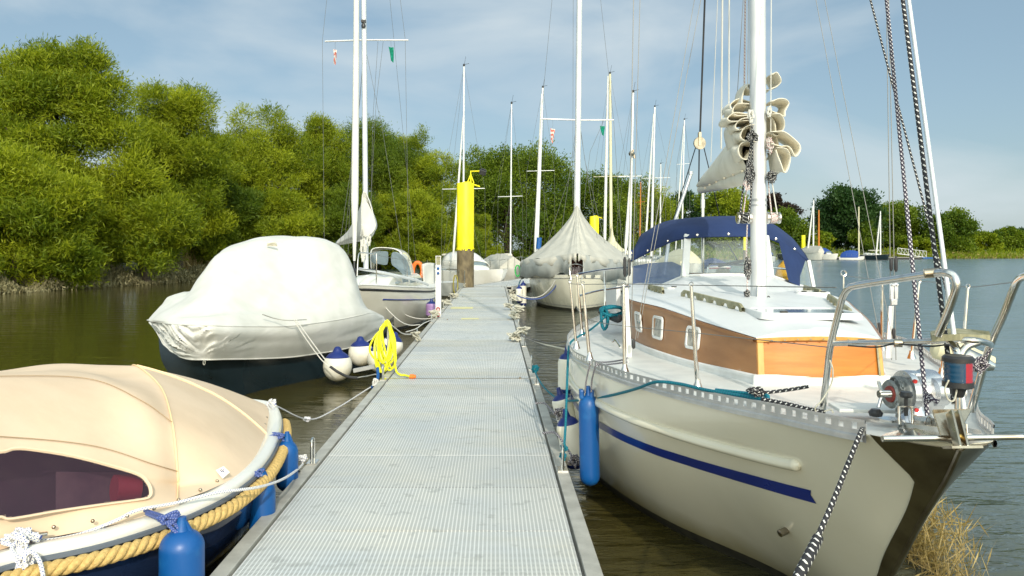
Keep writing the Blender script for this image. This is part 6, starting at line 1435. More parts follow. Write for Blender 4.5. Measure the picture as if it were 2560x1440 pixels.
def loft_box(root, name, m_, q0, q1, w0, w1, z0, h0, h1, Hh, dx=0.0, top=None):
    b = MB(); rows = []
    for k in range(13):
        t = k/12; q = q0+(q1-q0)*t; w_ = w0+(w1-w0)*t; h = (h0+(h1-h0)*t)*min(1, .05+k*.6); zb = Hh.zd(q)
        rows.append([Hh.p(q, dx-w_, zb), Hh.p(q, dx-w_*.93, zb+h*.8), Hh.p(q, dx-w_*.8, zb+h*.97), Hh.p(q, dx, zb+h*1.08), Hh.p(q, dx+w_*.8, zb+h*.97), Hh.p(q, dx+w_*.93, zb+h*.8), Hh.p(q, dx+w_, zb)])
    rows.append([p+Hh.u*.01-Vector((0, 0, (p.z-Hh.zd(q1))*.95)) for p in rows[-1]]); b.grid(rows); return b.build(name, m_, root, ang=40)
loft_box(kb, 'cabin', M['gel'], 1.6, 6.2, .45, .85, 0, .30, .38, K, dx=.1)
b = MB()
for k in range(3):
    q = 3.0+k*.9; b.add([K.p(q, .1+.62+.1*k+.02, K.zd(q)+.14), K.p(q+.5, .1+.70+.1*k+.02, K.zd(q)+.14), K.p(q+.5, .1+.68+.1*k+.02, K.zd(q)+.26), K.p(q, .1+.60+.1*k+.02, K.zd(q)+.26)], [(0, 1, 2, 3)])
b.build('cabin_window', M['smoke'], kb, smooth=False, solid=.02)
# sprayhood: white frame with clear windows
hoodK = [[W(928, 672, 22.6), W(926, 640, 22.7), W(932, 622, 22.9), W(960, 619, 23.0), W(990, 624, 23.0), W(1004, 640, 22.9), W(1008, 690, 22.6)],
         [W(930, 672, 24), W(932, 632, 24), W(942, 622, 24.1), W(970, 620, 24.2), W(1000, 624, 24.2), W(1022, 640, 24.1), W(1035, 694, 23.9)],
         [W(935, 672, 25), W(940, 636, 25), W(950, 626, 25.1), W(975, 624, 25.2), W(1002, 628, 25.2), W(1024, 646, 25.1), W(1038, 696, 24.9)]]
hk = patch(hoodK, 5, 4)
MB().grid(hk).build('sprayhood', M['gel'], kb, solid=.02)
b = MB(); b.add([p+Vector((0, -.05, 0)) for p in crs([W(930, 656, 22.6), W(931, 632, 22.6), W(966, 628, 22.6), W(971, 636, 22.6), W(969, 661, 22.6), W(950, 660, 22.6)], 2, closed=True)], [tuple(range(12))]); b.build('front_window', M['smoke'], kb, smooth=False)
b = MB(); P = crs([W(977, 640, 22.35), W(982, 630, 22.4), W(1000, 634, 22.5), W(1018, 655, 22.6), W(1026, 690, 22.7), W(1012, 692, 22.6), W(992, 672, 22.4), W(978, 660, 22.35)], 3, closed=True); b.add([p+Vector((.03, -.12, 0)) for p in P], [tuple(range(len(P)))]); b.build('side_window', M['smoke'], kb, smooth=False)
# furled genoa, mast, spreaders
b = MB(); b.tube([W(886, 652, 18.3), W(887, 500, 18.35), W(889, 300, 18.6), W(890.5, 100, 18.9), W(892, -200, 19.3), W(894, -600, 19.9)], [.03, .085, .08, .07, .06, .04], 12); b.build('furled_genoa', M['tarp'], kb)
b = MB(); b.lathe([(.03, 0), (.07, .02), (.07, .03), (.04, .04), (.04, .12), (.07, .13), (.07, .14), (.02, .2)], W(886, 692, 18.2), n=16); b.tube([W(886, 692, 18.2), W(886, 648, 18.3)], .02, 6); b.build('furler_drum', M['black'], kb)
b = MB(); b.lathe([(.05, 0), (.05, .1)], W(879, 694, 18.0), n=12); b.build('red_side_lens', M['redlens'], kb)
KT = W(903, -800, 20.5); KB_ = W(915, 672, 20.5)
b = MB(); b.tube([KB_, KB_.lerp(KT, .5), KT], [.068, .066, .055], 14); b.build('mast', M['alup'], kb)
def mk(py, dx=0): t = (py-672)/(-800-672); p = KB_.lerp(KT, t); return p+Vector((dx, 0, 0))
b = MB(); b.tube([mk(101, -1.03)+Vector((0, .1, 0)), mk(100), mk(98, 1.13)+Vector((0, .1, 0))], .022, 8); b.build('spreader', M['alup'], kb)
b = MB(); b.box(mk(55)+Vector((0, -.08, 0)), (.12, .08, .06)); b.lathe([(.05, -.12), (.06, -.06), (.03, 0)], mk(60)+Vector((0, -.08, 0)), n=10); b.build('steaming_light', M['black'], kb)
def wire_(root, pts, r=.0045, m_='wire', name='shroud'): b = MB(); b.tube([p if isinstance(p, Vector) else W(*p) for p in pts], r, 4); return b.build(name, M[m_], root)
for pts in ([(811, 655, 20.6), (806, 101, 20.6), KT], [(1022, 660, 20.9), (1013, 98, 20.6), KT], [(845, 640, 20.5), (895, 300, 20.5), mk(110)], [(857, 640, 21), (900, 250, 20.8), mk(110)], [(1015, 692, 20.8), (957, 330, 20.6), mk(105)], [(870, 640, 21), (882, 300, 20.7), (888, 104, 20.6)],
            [(925, 640, 21), (932, 300, 20.7), (945, 104, 20.6)], [(920, 640, 21), (940, 260, 20.7), (958, 104, 20.6)], [(895, 640, 20.4), (886, 0, 20.4), (880, -700, 20.5)], [(1044, 700, 26.4), (975, 0, 22.3), KT]): wire_(kb, pts)
# mainsail under a white cover
cv = [[W(838, 612, 22.6), W(842, 604, 22.6), W(850, 600, 22.6), W(846, 612, 22.6)], [W(870, 600, 21.6), W(872, 575, 21.6), W(884, 575, 21.6), W(888, 604, 21.6)], [W(896, 598, 20.7), W(900, 520, 20.6), W(925, 520, 20.6), W(930, 590, 20.7)], [W(905, 592, 20.3), W(906, 488, 20.35), W(918, 488, 20.35), W(937, 566, 20.3)]]
cvr = patch([r+[r[0]] for r in cv], 4, 6); b = MB(); b.grid(cvr); b.build('mainsail_cover', M['tarp'], kb, ang=80, solid=.02)
b = MB(); P = crs([W(906, 486, 20.4), W(925, 520, 20.3), W(939, 558, 20.25), W(934, 578, 20.25), W(915, 592, 20.3), W(900, 590, 20.4)], 4); Q = [p+Vector((0, .25, 0)) for p in P]; cc = [W(905, 560, 20.35)]*len(P); b.grid([cc, P, Q]); b.build('cover_front', M['tarp'], kb, ang=80)
knot(kb, 908, 625, 20.2, .12, .012, 'wirel', 'halyard_tails', seed=71, sz=3.2, sx=.8, n=30)
knot(kb, 922, 600, 20.2, .07, .012, 'wirel', 'halyard_tails', seed=72, sz=2.4, n=20)
b = MB(); b.tube([W(898, 672, 20.2), W(960, 682, 19.6), W(1040, 700, 20.6), W(1070, 712, 21.4)], .035, 8); b.build('spinnaker_pole', M['alup'], kb)
def rail(root, pts, r=.014, name='guard_rail', m_='steel'): b = MB(); b.tube(crs([W(*p) for p in pts], 4), r, 6); return b.build(name, M[m_], root)
rail(kb, [(893, 690, 17.8), (896, 640, 17.9), (905, 632, 18.2), (938, 636, 19.2), (941, 640, 19.2), (941, 708, 19.2)]); rail(kb, [(895, 672, 17.8), (941, 676, 19.2)])
for px, D in ((1018, 21.3), (1055, 24), (1076, 24.8)): rail(kb, [(px, 712, D), (px, 660, D)], .012, 'stanchion')
rail(kb, [(941, 638, 19.2), (980, 645, 20.2), (1018, 650, 21.3), (1055, 655, 24), (1078, 656, 25)], .005, 'lifeline', 'wire')
b = MB(); P = [W(1044, 678, 25.6)+Vector((math.cos(t)*.15*(1 if abs(math.cos(t)) < .75 else 1.0), 0, math.sin(t)*.28)) for t in np.linspace(-1.2, 4.3, 18)]; b.tube(P, .065, 10); tag(b.build('lifebuoy', M['orange']), 'orange horseshoe lifebuoy on the stern rail of the white sailing boat', 'lifebuoy')
b = MB(); b.grid(patch([[W(1056, 660, 24.2), W(1058, 690, 24.2), W(1060, 715, 24.2)], [W(1070, 657, 24.5), W(1070, 690, 24.6), W(1070, 716, 24.5)], [W(1086, 658, 25), W(1086, 690, 24.9), W(1086, 716, 25)]], 4, 4)); b.build('dodger_cloth', M['tarp'], kb, solid=.02)
b = MB(); b.box(W(975, 706, 20.2), (.5, .5, .05)); b.build('foredeck_hatch', M['smoke'], kb, smooth=False, bevel=.01)
fender('cylinder_fender', 1079, 753, 794, 20.3, 14.5, 'pale purple fender between the white sailing boat and the walkway', 'purple', 'navycap')
for i, (pts, lab) in enumerate((([(925, 714, 18.6), (960, 750, 19.4), (1010, 785, 19.8), (1050, 797, 20.0), (1092, 795, 20.2)], 'grey line from the white sailing boat to the knots at the power pedestal, upper'),
    ([(925, 714, 18.6), (950, 752, 18.8), (990, 795, 18.4), (1020, 812, 18.0), (1050, 812, 17.8)], 'slack grey line along the white hull to the walkway edge'),
    ([(1015, 830, 16.4), (1040, 822, 17.0), (1060, 808, 17.8), (1080, 800, 19)], 'short white line low at the walkway edge beside the white hull'),
    ([(965, 800, 14.2), (990, 822, 14.6), (1010, 835, 15), (1040, 835, 15.8)], 'thin grey line from the tarpaulin boat stern to the walkway'))):
    trope(pts, .011, 'whiterope', lab)
# white knots heaped along both edges of the walkway
GK = 'weathered rope knots along the walkway edges'
KL = [(1287, 845, 0, 'weathered rope heap on the right walkway edge, nearest one', .16, 30), (1308, 832, 1, 'upright weathered loop on the right edge ring beside the nearest heap', .15, 26), (1284, 792, 2, 'weathered rope heap on the right edge in front of the paint strip', .17, 30), (1296, 775, 3, 'weathered rope lump on the right edge, level with the near paint strip', .17, 30), (1272, 770, 4, 'flat coil of weathered rope lying inboard on the right walkway edge', .15, 24),
      (1284, 748, 5, 'weathered rope lump on the right edge beside the grey tarpaulin boat bow', .17, 26), (1278, 733, 6, 'small weathered knot on the right edge near the yellow pile', .14, 20), (1135, 742, 7, 'weathered rope coil on the left edge just before the yellow pile', .20, 26), (1116, 758, 8, 'weathered rope lump on the left edge behind the pedestal', .19, 24), (1158, 716, 9, 'pale knot at the foot of the yellow pile', .16, 16),
      (1085, 790, 10, 'weathered rope heap at the foot of the power pedestal', .17, 30), (1040, 846, 11, 'grey and blue rope hitch on the left edge beyond the yellow hose', .12, 20)]
for px, py, sd_, lab, rad, n in KL:
    z = ZD+.06; D = F*(EYE-z)/(py-622)
    q = random.Random(sd_+200); c_ = W(px, py, D); P = []
    for i in range(n): a = i*2.4; P.append(c_+Vector((math.cos(a)*rad*q.uniform(.3, 1), math.sin(a)*rad*1.6*q.uniform(.3, 1), q.uniform(-.04, .13))))
    bb = MB(); bb.tube(crs(P, 4), .014, 6); tag(bb.build('rope_knot', M['old']), lab, 'rope', GK)
trope([(1300, 838, 13.6), (1330, 852, 13.0), (1370, 866, 12.0), (1400, 866, 11.0), (1425, 862, 9.5)], .010, 'blackrope', 'black flecked mooring line from the right edge knots to the big boat, upper')
trope([(1300, 838, 13.6), (1340, 850, 13.0), (1380, 858, 12.0), (1425, 852, 9.5)], .009, 'blackrope', 'black flecked mooring line from the right edge knots to the big boat, tighter one')
trope([(1300, 838, 13.6), (1340, 856, 13.0), (1390, 868, 11.2), (1425, 876, 9.3)], .012, 'old', 'pale mooring line from the right edge knots to the big boat')
# ================================================================ GREY TARPAULIN SAILING BOAT
Q_ = Hull((2.62, 25.3), (.085, .996),
    [(0, .05), (.4, .5), (1.2, 1.0), (2.5, 1.45), (4.5, 1.68), (6.5, 1.5), (8.5, 1.0)], [(0, .05), (.4, .45), (1.2, .95), (2.5, 1.35), (4.5, 1.6), (6.5, 1.45), (8.5, 1.0)],
    [(.5, 0), (1.5, .65), (3, 1.15), (5, 1.4), (8.5, .8)], [(.5, 0), (1.5, .65), (3, 1.15), (5, 1.4), (8.5, .8)],
    [(0, 1.22), (2, 1.14), (5, 1.08), (8.5, 1.08)], .5, [(0, 1.2), (.25, .5), (.5, -.02)], 8.5, [(0, 1.1), (2, 1.8), (5, 2.4), (9, 2.4)])
qb = empty('sailing_boat', (2.9, 29, 0), 'cream sailing boat under a tent shaped grey tarpaulin, bow towards the camera', 'sailing boat')
M['creamg'] = mat('cream_grey_hull', (.72, .69, .56), .25, col2=(.66, .63, .50), vs=2, coat=.4)
Q_.skin(qb, M['creamg'], M['boot'], zboot=.11, n=50); Q_.deck(qb, M['deckpaint'], camber=.04, n=30)
for sd_ in (-1, 1):
    bandon(Q_, qb, sd_, .10, .03, 'beam', 'rubbing_strake'); 
    b = MB(); rows = []
    for k in range(50): q = .42+7.8*k/49; rows.append([Q_.at(sd_, q, .20)+Q_.v*sd_*.006, Q_.at(sd_, q, .16)+Q_.v*sd_*.006])
    b.grid(rows, flip=(sd_ == -1)); b.build('waterline_stripe', M['beam'], qb)
eave = [(1440, 640, 33.5), (1380, 644, 33), (1325, 650, 31.5), (1306, 655, 29.5), (1312, 650, 28), (1350, 648, 26.6), (1400, 640, 25.9), (1424, 637, 25.5), (1441, 634, 25.3), (1460, 638, 25.5), (1490, 644, 26), (1535, 650, 27.2), (1560, 648, 28.8), (1566, 640, 31), (1530, 640, 33)]
apex = W(1443, 505, 28.6)
E_ = [W(*p) for p in eave]; ne = len(E_); ring3 = crs(E_, 8, closed=True); nr = len(ring3); rows = []
prof_ = [(0.02, 1.0), (.04, .93), (.08, .82), (.14, .72), (.24, .60), (.38, .455), (.54, .32), (.70, .20), (.86, .09), (1, 0)]
for f, hz in prof_:
    row = []
    for i, e_ in enumerate(ring3):
        a = i/nr*6.2832; fold = mn.noise(Vector((math.cos(a)*5, math.sin(a)*5, f*2)))*.05*(1 if f > .1 else .3)+.02*math.sin(a*13)*f
        c_ = apex.lerp(e_, f); row.append(Vector((c_.x, c_.y, e_.z+(apex.z-e_.z)*hz+fold)))
    rows.append(row)
MB().grid(rows, closed=True).build('tarpaulin', M['greytarp'], qb, ang=80)
b = MB()
def skirt(i0, i1, drop, name, m_, out_=.0):
    rows = []
    for i in range(i0, i1+1):
        e_ = ring3[i % nr]; a = i/nr*6.28; w_ = .05*math.sin(i*1.15)+.04*math.sin(i*.47+1); ctr = Vector((2.95, 29.5, 0)); o_ = (Vector((e_.x, e_.y, 0))-ctr).normalized()
        dr = drop+.06*math.sin(i*.61)
        rows.append([e_+o_*.03+Vector((0, 0, .02)), e_+o_*(.05+w_*.4)-Vector((0, 0, dr*.4)), e_+o_*(.03+w_)-Vector((0, 0, dr))])
    bb = MB(); bb.grid(rows); return bb.build(name, m_, qb, ang=80, solid=.01)
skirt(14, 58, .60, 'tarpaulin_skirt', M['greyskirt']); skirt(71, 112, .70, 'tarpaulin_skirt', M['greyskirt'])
skirt(14, 64, .24, 'tarpaulin_flap', M['greytarp']); skirt(66, 112, .22, 'tarpaulin_flap', M['greytarp'])
b = MB(); b.tube([W(1443, 640, 28.6), W(1442.5, 505, 28.6), W(1446, 250, 28.6), W(1452, -300, 28.6)], [.12, .115, .11, .09], 14); b.build('mast', M['alup'], qb)
b = MB(); b.tube([W(1352, 297, 28.8), W(1446, 300, 28.6), W(1534, 300, 28.8)], .03, 6); b.build('spreader', M['alup'], qb)
for pts in ([(1332, 650, 29), (1352, 298, 28.8), (1380, 0, 28.7), (1449, -300, 28.6)], [(1556, 640, 29), (1534, 300, 28.8), (1480, -200, 28.7)], [(1395, 640, 28.2), (1440, 320, 28.6)], [(1500, 640, 28.2), (1450, 320, 28.6)], [(1358, 640, 28.5), (1430, 420, 28.6), (1444, 302, 28.6)], [(1520, 640, 28.5), (1462, 400, 28.6), (1449, 302, 28.6)],
    [(1432, 500, 28.2), (1433, 0, 28.2), (1436, -300, 28.3)], [(1460, 520, 28.3), (1463, 480, 28.3), (1475, 380, 28.3), (1510, 300, 28.3)]): wire_(qb, pts, .006)
b = MB(); b.box(W(1440, 668, 26.2), (.5, .3, .5)); b.build('foredeck_locker', mat('red_brown_canvas', (.16, .06, .03), .7, col2=(.06, .02, .02), vs=9), qb, smooth=False, bevel=.03)
b = MB()
for k in range(9): b.tube([W(1426+k*3.4, 664+(k % 3)*2, 25.75), W(1428+k*3.2, 686, 25.7)], .014, 5)
b.build('coiled_lines', M['saltrope'], qb)
rail(qb, [(1428, 700, 25.3), (1424, 668, 25.4), (1440, 660, 25.1), (1458, 668, 25.4), (1454, 700, 25.3)], .012, 'pulpit')
fender('cylinder_fender', 1298, 716, 758, 27.2, 9, 'white fender with navy top between the walkway and the grey tarpaulin boat, left one', 'whitefender', 'navycap')
fender('cylinder_fender', 1308, 706, 766, 28.0, 8, 'white fender with navy top between the walkway and the grey tarpaulin boat, right one', 'whitefender', 'navycap')
trope([(1396, 700, 26.0), (1385, 722, 26.2), (1362, 742, 26.4), (1335, 748, 26.5), (1310, 745, 26.7), (1290, 738, 27.0)], .022, 'purprope', 'blue and white mooring rope drooping from the grey tarpaulin boat to the walkway')
trope([(1388, 700, 26.0), (1376, 720, 26.2), (1352, 740, 26.4), (1325, 744, 26.6), (1298, 735, 27.0)], .014, 'whiterope', 'grey mooring rope drooping beside the blue and white one')
trope([(1301, 700, 29), (1296, 715, 28.6), (1290, 735, 28)], .02, 'tealrope', 'short teal rope down the bow quarter of the grey tarpaulin boat')
# flags
def flag(px, py, D, w_, h, m_, label, slant=.0):
    b = MB(); rows = []
    for i in range(5):
        t = i/4; rows.append([W(px, py, D)+Vector((w_*(t-.5)*(1-.6*s_)+slant*s_*w_, .05*math.sin(t*5+s_*4), -h*s_-.1*t*h)) for s_ in np.linspace(0, 1, 6)])
    b.grid(rows); o = b.build('flag', m_); return tag(o, label, 'flag')
def stripes(name, a, b_, sc):
    m = mat(name, a, .8); nt = m.node_tree; p = nt.nodes['Principled BSDF']; tc = nn(nt, 'ShaderNodeTexCoord'); w_ = nn(nt, 'ShaderNodeTexWave'); w_.bands_direction = 'DIAGONAL'; w_.inputs['Scale'].default_value = sc; nt.links.new(tc.outputs['Object'], w_.inputs[0])
    g = nn(nt, 'ShaderNodeMath', operation='GREATER_THAN'); g.inputs[1].default_value = .5; nt.links.new(w_.outputs['Fac'], g.inputs[0]); mx = nn(nt, 'ShaderNodeMixRGB'); mx.inputs[1].default_value = (*a, 1); mx.inputs[2].default_value = (*b_, 1); nt.links.new(g.outputs[0], mx.inputs[0]); nt.links.new(mx.outputs[0], p.inputs['Base Color']); return m
M['flagr'] = stripes('red_white_flag', (.75, .68, .62), (.62, .16, .12), 3.4); M['flagg'] = stripes('green_flag', (.0, .22, .13), (.0, .26, .16), 2)
flag(838, 122, 20.6, .10, .38, M['flagr'], 'small red and white striped flag under the left spreader of the tall left mast', -.2)
flag(978, 116, 20.6, .14, .38, M['flagg'], 'small green flag under the right spreader of the tall left mast', .2)
flag(1382, 320, 28.8, .16, .50, M['flagr'], 'faded red and white flag left of the grey tarpaulin boat mast', -.2)
flag(1506, 314, 28.8, .18, .34, M['flagg'], 'small green flag right of the grey tarpaulin boat mast', .1)
wire_(kb, [(838, 122, 20.6), (838, 101, 20.6)], .003); wire_(kb, [(978, 116, 20.6), (977, 99, 20.6)], .003); wire_(qb, [(1382, 320, 28.8), (1382, 298, 28.8)], .003); wire_(qb, [(1506, 314, 28.8), (1507, 300, 28.8)], .003)
# ================================================================ MORE DISTANT BOATS
def bg_boat(label, px, D, yaw, L, B, free, hullm='gel', cabin=True, mast=None, furl=None, spr=None, cover=None, bootm='boot', stripe=None, group=None, windows=True, r=None, mastm='alup', hood=None, name='sailing_boat', cat='sailing boat', mastr=.06):
    """px: bow column; yaw: direction bow->stern, clockwise from +Y"""
    O = W(px, 622, D); u = (math.sin(R(yaw)), math.cos(R(yaw)))
    b_ = [(0, .04), (.06*L, .22*B), (.2*L, .38*B), (.4*L, .48*B), (.6*L, .5*B), (.85*L, .42*B), (L, .34*B)]
    wl = [(.06*L, 0), (.2*L, .30*B), (.4*L, .45*B), (.6*L, .48*B), (L, .32*B)]
    h = Hull((O.x, O.y), u, b_, b_, wl, wl, [(0, free*1.18), (.4*L, free), (L, free)], .06*L, [(0, free*1.15), (.03*L, free*.5), (.06*L, -.02)], L, [(0, 1.1), (.3*L, 1.9), (L, 2.4)])
    root = empty(name, h.p(L/2, 0, 0), label, cat, group)
    h.skin(root, M[hullm], M[bootm], zboot=.08, n=26); h.deck(root, M['deckpaint'], camber=.04, n=16)
    if stripe:
        for sd_ in (-1, 1): bandon(h, root, sd_, .16, .07, stripe, 'stripe')
    if cabin:
        loft_box(root, 'cabin', M['gel'], .28*L, .66*L, .2*B, .34*B, 0, .26, .40, h)
        if windows:
            for sd_ in (-1, 1):
                for k in range(3):
                    q = .36*L+k*.10*L; wv = (.2+.14*(q/L-.28)/.38)*B*.985+.008; wq = (.2+.14*((q+.06*L)/L-.28)/.38)*B*.985+.008
                    b = MB(); b.add([h.p(q, sd_*wv, h.zd(q)+.10), h.p(q+.06*L, sd_*wq, h.zd(q)+.10), h.p(q+.06*L, sd_*(wq-.02), h.zd(q)+.22), h.p(q, sd_*(wv-.02), h.zd(q)+.22)], [(0, 1, 2, 3)]); b.build('window', M['smoke'], root, smooth=False, solid=.015)
    if cover:   # (material, q0, q1, height): ridge tent over the boat
        m_, q0, q1, hh = cover; rows = []
        for k in range(15):
            t = k/14; q = (q0+(q1-q0)*t)*L; wv = h.b[1](q)*1.03; ph = hh*(.35+.65*math.sin(math.pi*min(1, .15+t*.85))**.6)+.03*math.sin(k*2.1)
            rows.append([h.p(q, -wv, h.zd(q)-.16), h.p(q, -wv*1.02, h.zd(q)+.1), h.p(q, -wv*.55, h.zd(q)+.1+(ph-.1)*.5), h.p(q, 0, h.zd(q)+ph), h.p(q, wv*.55, h.zd(q)+.1+(ph-.1)*.5), h.p(q, wv*1.02, h.zd(q)+.1), h.p(q, wv, h.zd(q)-.16)])
        b = MB(); b.grid(rows); b.add(rows[0], [tuple(range(7))]); b.add(rows[-1], [tuple(range(6, -1, -1))]); b.build('canvas_cover', M[m_], root, ang=60)
    if hood:
        m_, q0, q1, hh = hood; rows = []
        for k in range(9):
            t = k/8; q = (q0+(q1-q0)*t)*L; wv = h.b[1](q)*.78; ph = hh*(.45+.55*min(1, t*3))
            rows.append([h.p(q, wv*math.cos(a)*1.0, h.zd(q)+.1+ph*math.sin(a)**.7) for a in np.linspace(0, math.pi, 11)])
        b = MB(); b.grid(rows); b.build('sprayhood', M[m_], root, solid=.03)
        b = MB(); q = q0*L-.02; wv = h.b[1](q)*.6; b.add([h.p(q+.02, -wv, h.zd(q)+.3), h.p(q+.02, wv, h.zd(q)+.3), h.p(q+.05, wv*.8, h.zd(q)+.1+hh*.40), h.p(q+.05, -wv*.8, h.zd(q)+.1+hh*.40)], [(0, 1, 2, 3)]); b.build('hood_window', M['smoke'], root, smooth=False, solid=.03)
    if mast:    # (top px, top py, base px, base py, D)
        tx, ty, bx_, by, Dm = mast; a, c_ = W(bx_, by, Dm), W(tx, ty, Dm)
        b = MB(); b.tube([a, a.lerp(c_, .5), c_], [mastr, mastr*.95, mastr*.7], 10); b.build('mast', M[mastm], root)
        b = MB(); b.lathe([(.05, 0), (.06, .03), (.06, .10), (.04, .14)], c_, n=8); b.tube([c_+Vector((0, 0, .1)), c_+Vector((.28, 0, .16))], .012, 5); b.tube([c_, c_+Vector((.1, 0, .55))], .008, 4); b.build('masthead_gear', M['black'], root)
        if spr:
            for x0, x1, sy in ([spr] if not isinstance(spr, list) else spr):
                t = (sy-by)/(ty-by); m0 = a.lerp(c_, t); p0, p1 = W(x0, sy+1, Dm+.15), W(x1, sy-1, Dm+.15); b = MB(); b.tube([p0, m0, p1], .022, 6); b.build('spreader', M[mastm], root)
                for p_ in (p0, p1): wire_(root, [Vector((p_.x+(p_.x-m0.x)*.06, p_.y, h.zd(L*.4))), p_, c_], .006 if Dm < 60 else .012)
                for p_ in (p0, p1): wire_(root, [Vector((p_.x, p_.y-.7, h.zd(L*.4))), m0], .005)
        wire_(root, [h.p(L*.98, .1, h.zd(L)), c_], .006)
        if furl:
            fx, fy, lx, ly, rr = furl; p0 = W(lx, ly, Dm-.38*L*math.cos(R(yaw))); p1 = W(fx, fy, Dm-.4); b = MB(); b.tube([p0, p0.lerp(p1, .1), p0.lerp(p1, .6), p1], [.02, rr, rr*.9, rr*.4], 8); b.build('furled_genoa', M['tarp'], root)
        # boom with cover
        q = W(bx_, by, Dm); d = Vector((u[0], u[1], 0)); b = MB(); z0 = h.zd(L*.5)+.85; p0 = Vector((q.x, q.y, z0)); b.tube([p0, p0+d*L*.12, p0+d*L*.34], [.13, .12, .06], 8); b.build('boom_cover', M['sail' if mastm != 'creamtarp' else 'creamtarp'], root)
    # guard rails
    b = MB()
    for sd_ in (-1, 1):
        prev = None
        for f in (.06, .3, .5, .7, .97):
            p = h.at(sd_, f*L, h.zd(f*L)); tp = p+Vector((0, 0, .55)); b.tube([p, tp], .012, 4)
            if prev is not None: b.tube([prev, tp], .006, 4)
            prev = tp
    b.build('guard_rail', M['steel'], root); return root, h
M['navyb'] = mat('royal_blue_canvas', (.008, .05, .24), .7, bump=.2, bs=5)
GD = 'sailing boats moored farther along the walkway'
bg_boat('white cabin boat with windowed cockpit tent directly behind the big yellow pile', 1258, 41, -32, 7.0, 2.5, .85, hood=('gel', .40, .72, .95), mast=(1160, 166, 1158, 655, 44), furl=(1158, 292, 1132, 655, .06), spr=(1106, 1212, 472), group=GD)
bg_boat('grey hulled tender tied up behind the power pedestal', 1128, 33, -8, 3.6, 1.5, .55, 'greyskirt', cabin=False, name='dinghy', cat='dinghy')
bg_boat('boat with a boxy pale grey cover and one slim mast, right of the pile', 1300, 46, -20, 7.0, 2.4, .8, cabin=False, cover=('greytarp', .15, .95, .95), mast=(1279, 260, 1276, 650, 48), spr=(1245, 1306, 491), mastr=.05, group=GD)
bg_boat('sailing boat with blue wrapped mast foot, hidden behind the grey tarpaulin boat', 1330, 44, 8, 8.5, 2.8, .95, mast=(1357, 220, 1342, 640, 49), furl=(1354, 235, 1337, 640, .07), spr=(1317, 1386, 427), mastr=.09, group=GD)
b = MB(); b.tube([W(1346, 622, 48.9), W(1348, 594, 48.9)], .17, 10); tag(b.build('sail_wrap', M['bluefender']), 'bright blue cloth wrapped round the foot of a mast left of the grey tarpaulin', 'cloth')
bg_boat('sailing boat under a cream tent cover with a yellowish mast, behind the grey tarpaulin', 1545, 46, -4, 9, 2.9, .95, 'creamh', cabin=False, cover=('creamtarp', .10, .95, 1.1), mast=(1525, 185, 1528, 640, 50), furl=(1520, 190, 1511, 640, .09), spr=(1484, 1572, 441), mastm='creamtarp', mastr=.10, group=GD)
bb_ = MB(); rows = []
for k, (f, hz) in enumerate([(.03, 1), (.08, .7), (.2, .45), (.45, .22), (.75, .08), (1, 0)]):
    rows.append([Vector((W(1530, 0, 49.5).x+math.cos(a)*1.25*f, 49.6+math.sin(a)*3.2*f, 1.75+hz*(W(0, 566, 49.5).z-1.75)+.03*math.sin(a*7)*f)) for a in np.linspace(0, 6.283, 25)[:-1]])
bb_.grid(rows, closed=True); tag(bb_.build('mast_tent', M['creamtarp']), 'cream canvas tent peaked round the yellowish mast', 'tarpaulin')
bg_boat('white sailing boat with a tall pale mast and radar bulb left of the sprayhood', 1562, 37, 4, 9, 3.0, 1.0, mast=(1583, 232, 1573, 650, 40.5), furl=(1580, 395, 1563, 640, .08), spr=(1545, 1604, 441), mastr=.08, group=GD)
b = MB(); b.lathe([(.02, -.14), (.12, -.10), (.16, 0), (.12, .10), (.02, .14)], W(1579, 384, 40.2), n=14); b.tube([W(1583, 374, 40.2), W(1586, 396, 40.2)], .05, 6); tag(b.build('radar_reflector', M['anchor']), 'dark radar reflector halfway up the pale mast left of the blue sprayhood', 'radar reflector')
bg_boat('white sailing boat with twin looking mast, above the left end of the sprayhood', 1618, 55, 5, 9, 2.9, 1.0, mast=(1637, 268, 1628, 640, 59), furl=(1634, 285, 1612, 640, .07), spr=(1603, 1675, 445), mastr=.10, group=GD)
bg_boat('farther white sailing boat with thin mast, seen left of the boom end', 1690, 64, 6, 9, 2.9, 1.0, mast=(1711, 300, 1704, 640, 68), furl=(1709, 315, 1688, 640, .06), spr=(1692, 1724, 410), mastr=.07, group=GD, stripe='red')
bg_boat('white sailing boat with thin brown mast among the mast cluster', 1600, 72, 4, 8.5, 2.8, .95, mast=(1602, 455, 1599, 640, 75), spr=(1590, 1612, 505), mastm='ply', mastr=.06, group=GD, hood=('navy', .45, .62, .9))
bg_boat('white boat whose slim mast stands right of the twin looking mast', 1655, 80, 4, 8.5, 2.8, .95, mast=(1652, 410, 1650, 640, 84), spr=(1640, 1664, 470), mastr=.08, group=GD)
bg_boat('cream covered boat visible through the windscreen of the big boat', 1735, 52, 0, 8.5, 2.8, .95, 'creamh', cabin=False, cover=('creamtarp', .08, .95, 1.1), group=GD)
bg_boat('white boat with blue cover visible low through the windscreen of the big boat', 1810, 62, 0, 6.5, 2.4, .6, cabin=False, cover=('navy', .2, .9, .7), group=GD, stripe='red')
bg_boat('small white cruiser with blue tent left of the far yellow pile', 1925, 120, 10, 7, 2.6, .8, cabin=True, hood=('navyb', .4, .8, 1.0), group=GD)
b = MB(); b.tube([W(1690, 545, 16), W(1727, 436, 16)], .035, 10); b.lathe([(.05, 0), (.05, .06)], W(1727, 436, 16), n=10); b.tube([W(1690, 545, 16), W(1672, 600, 15.6), W(1660, 690, 15)], .035, 8)
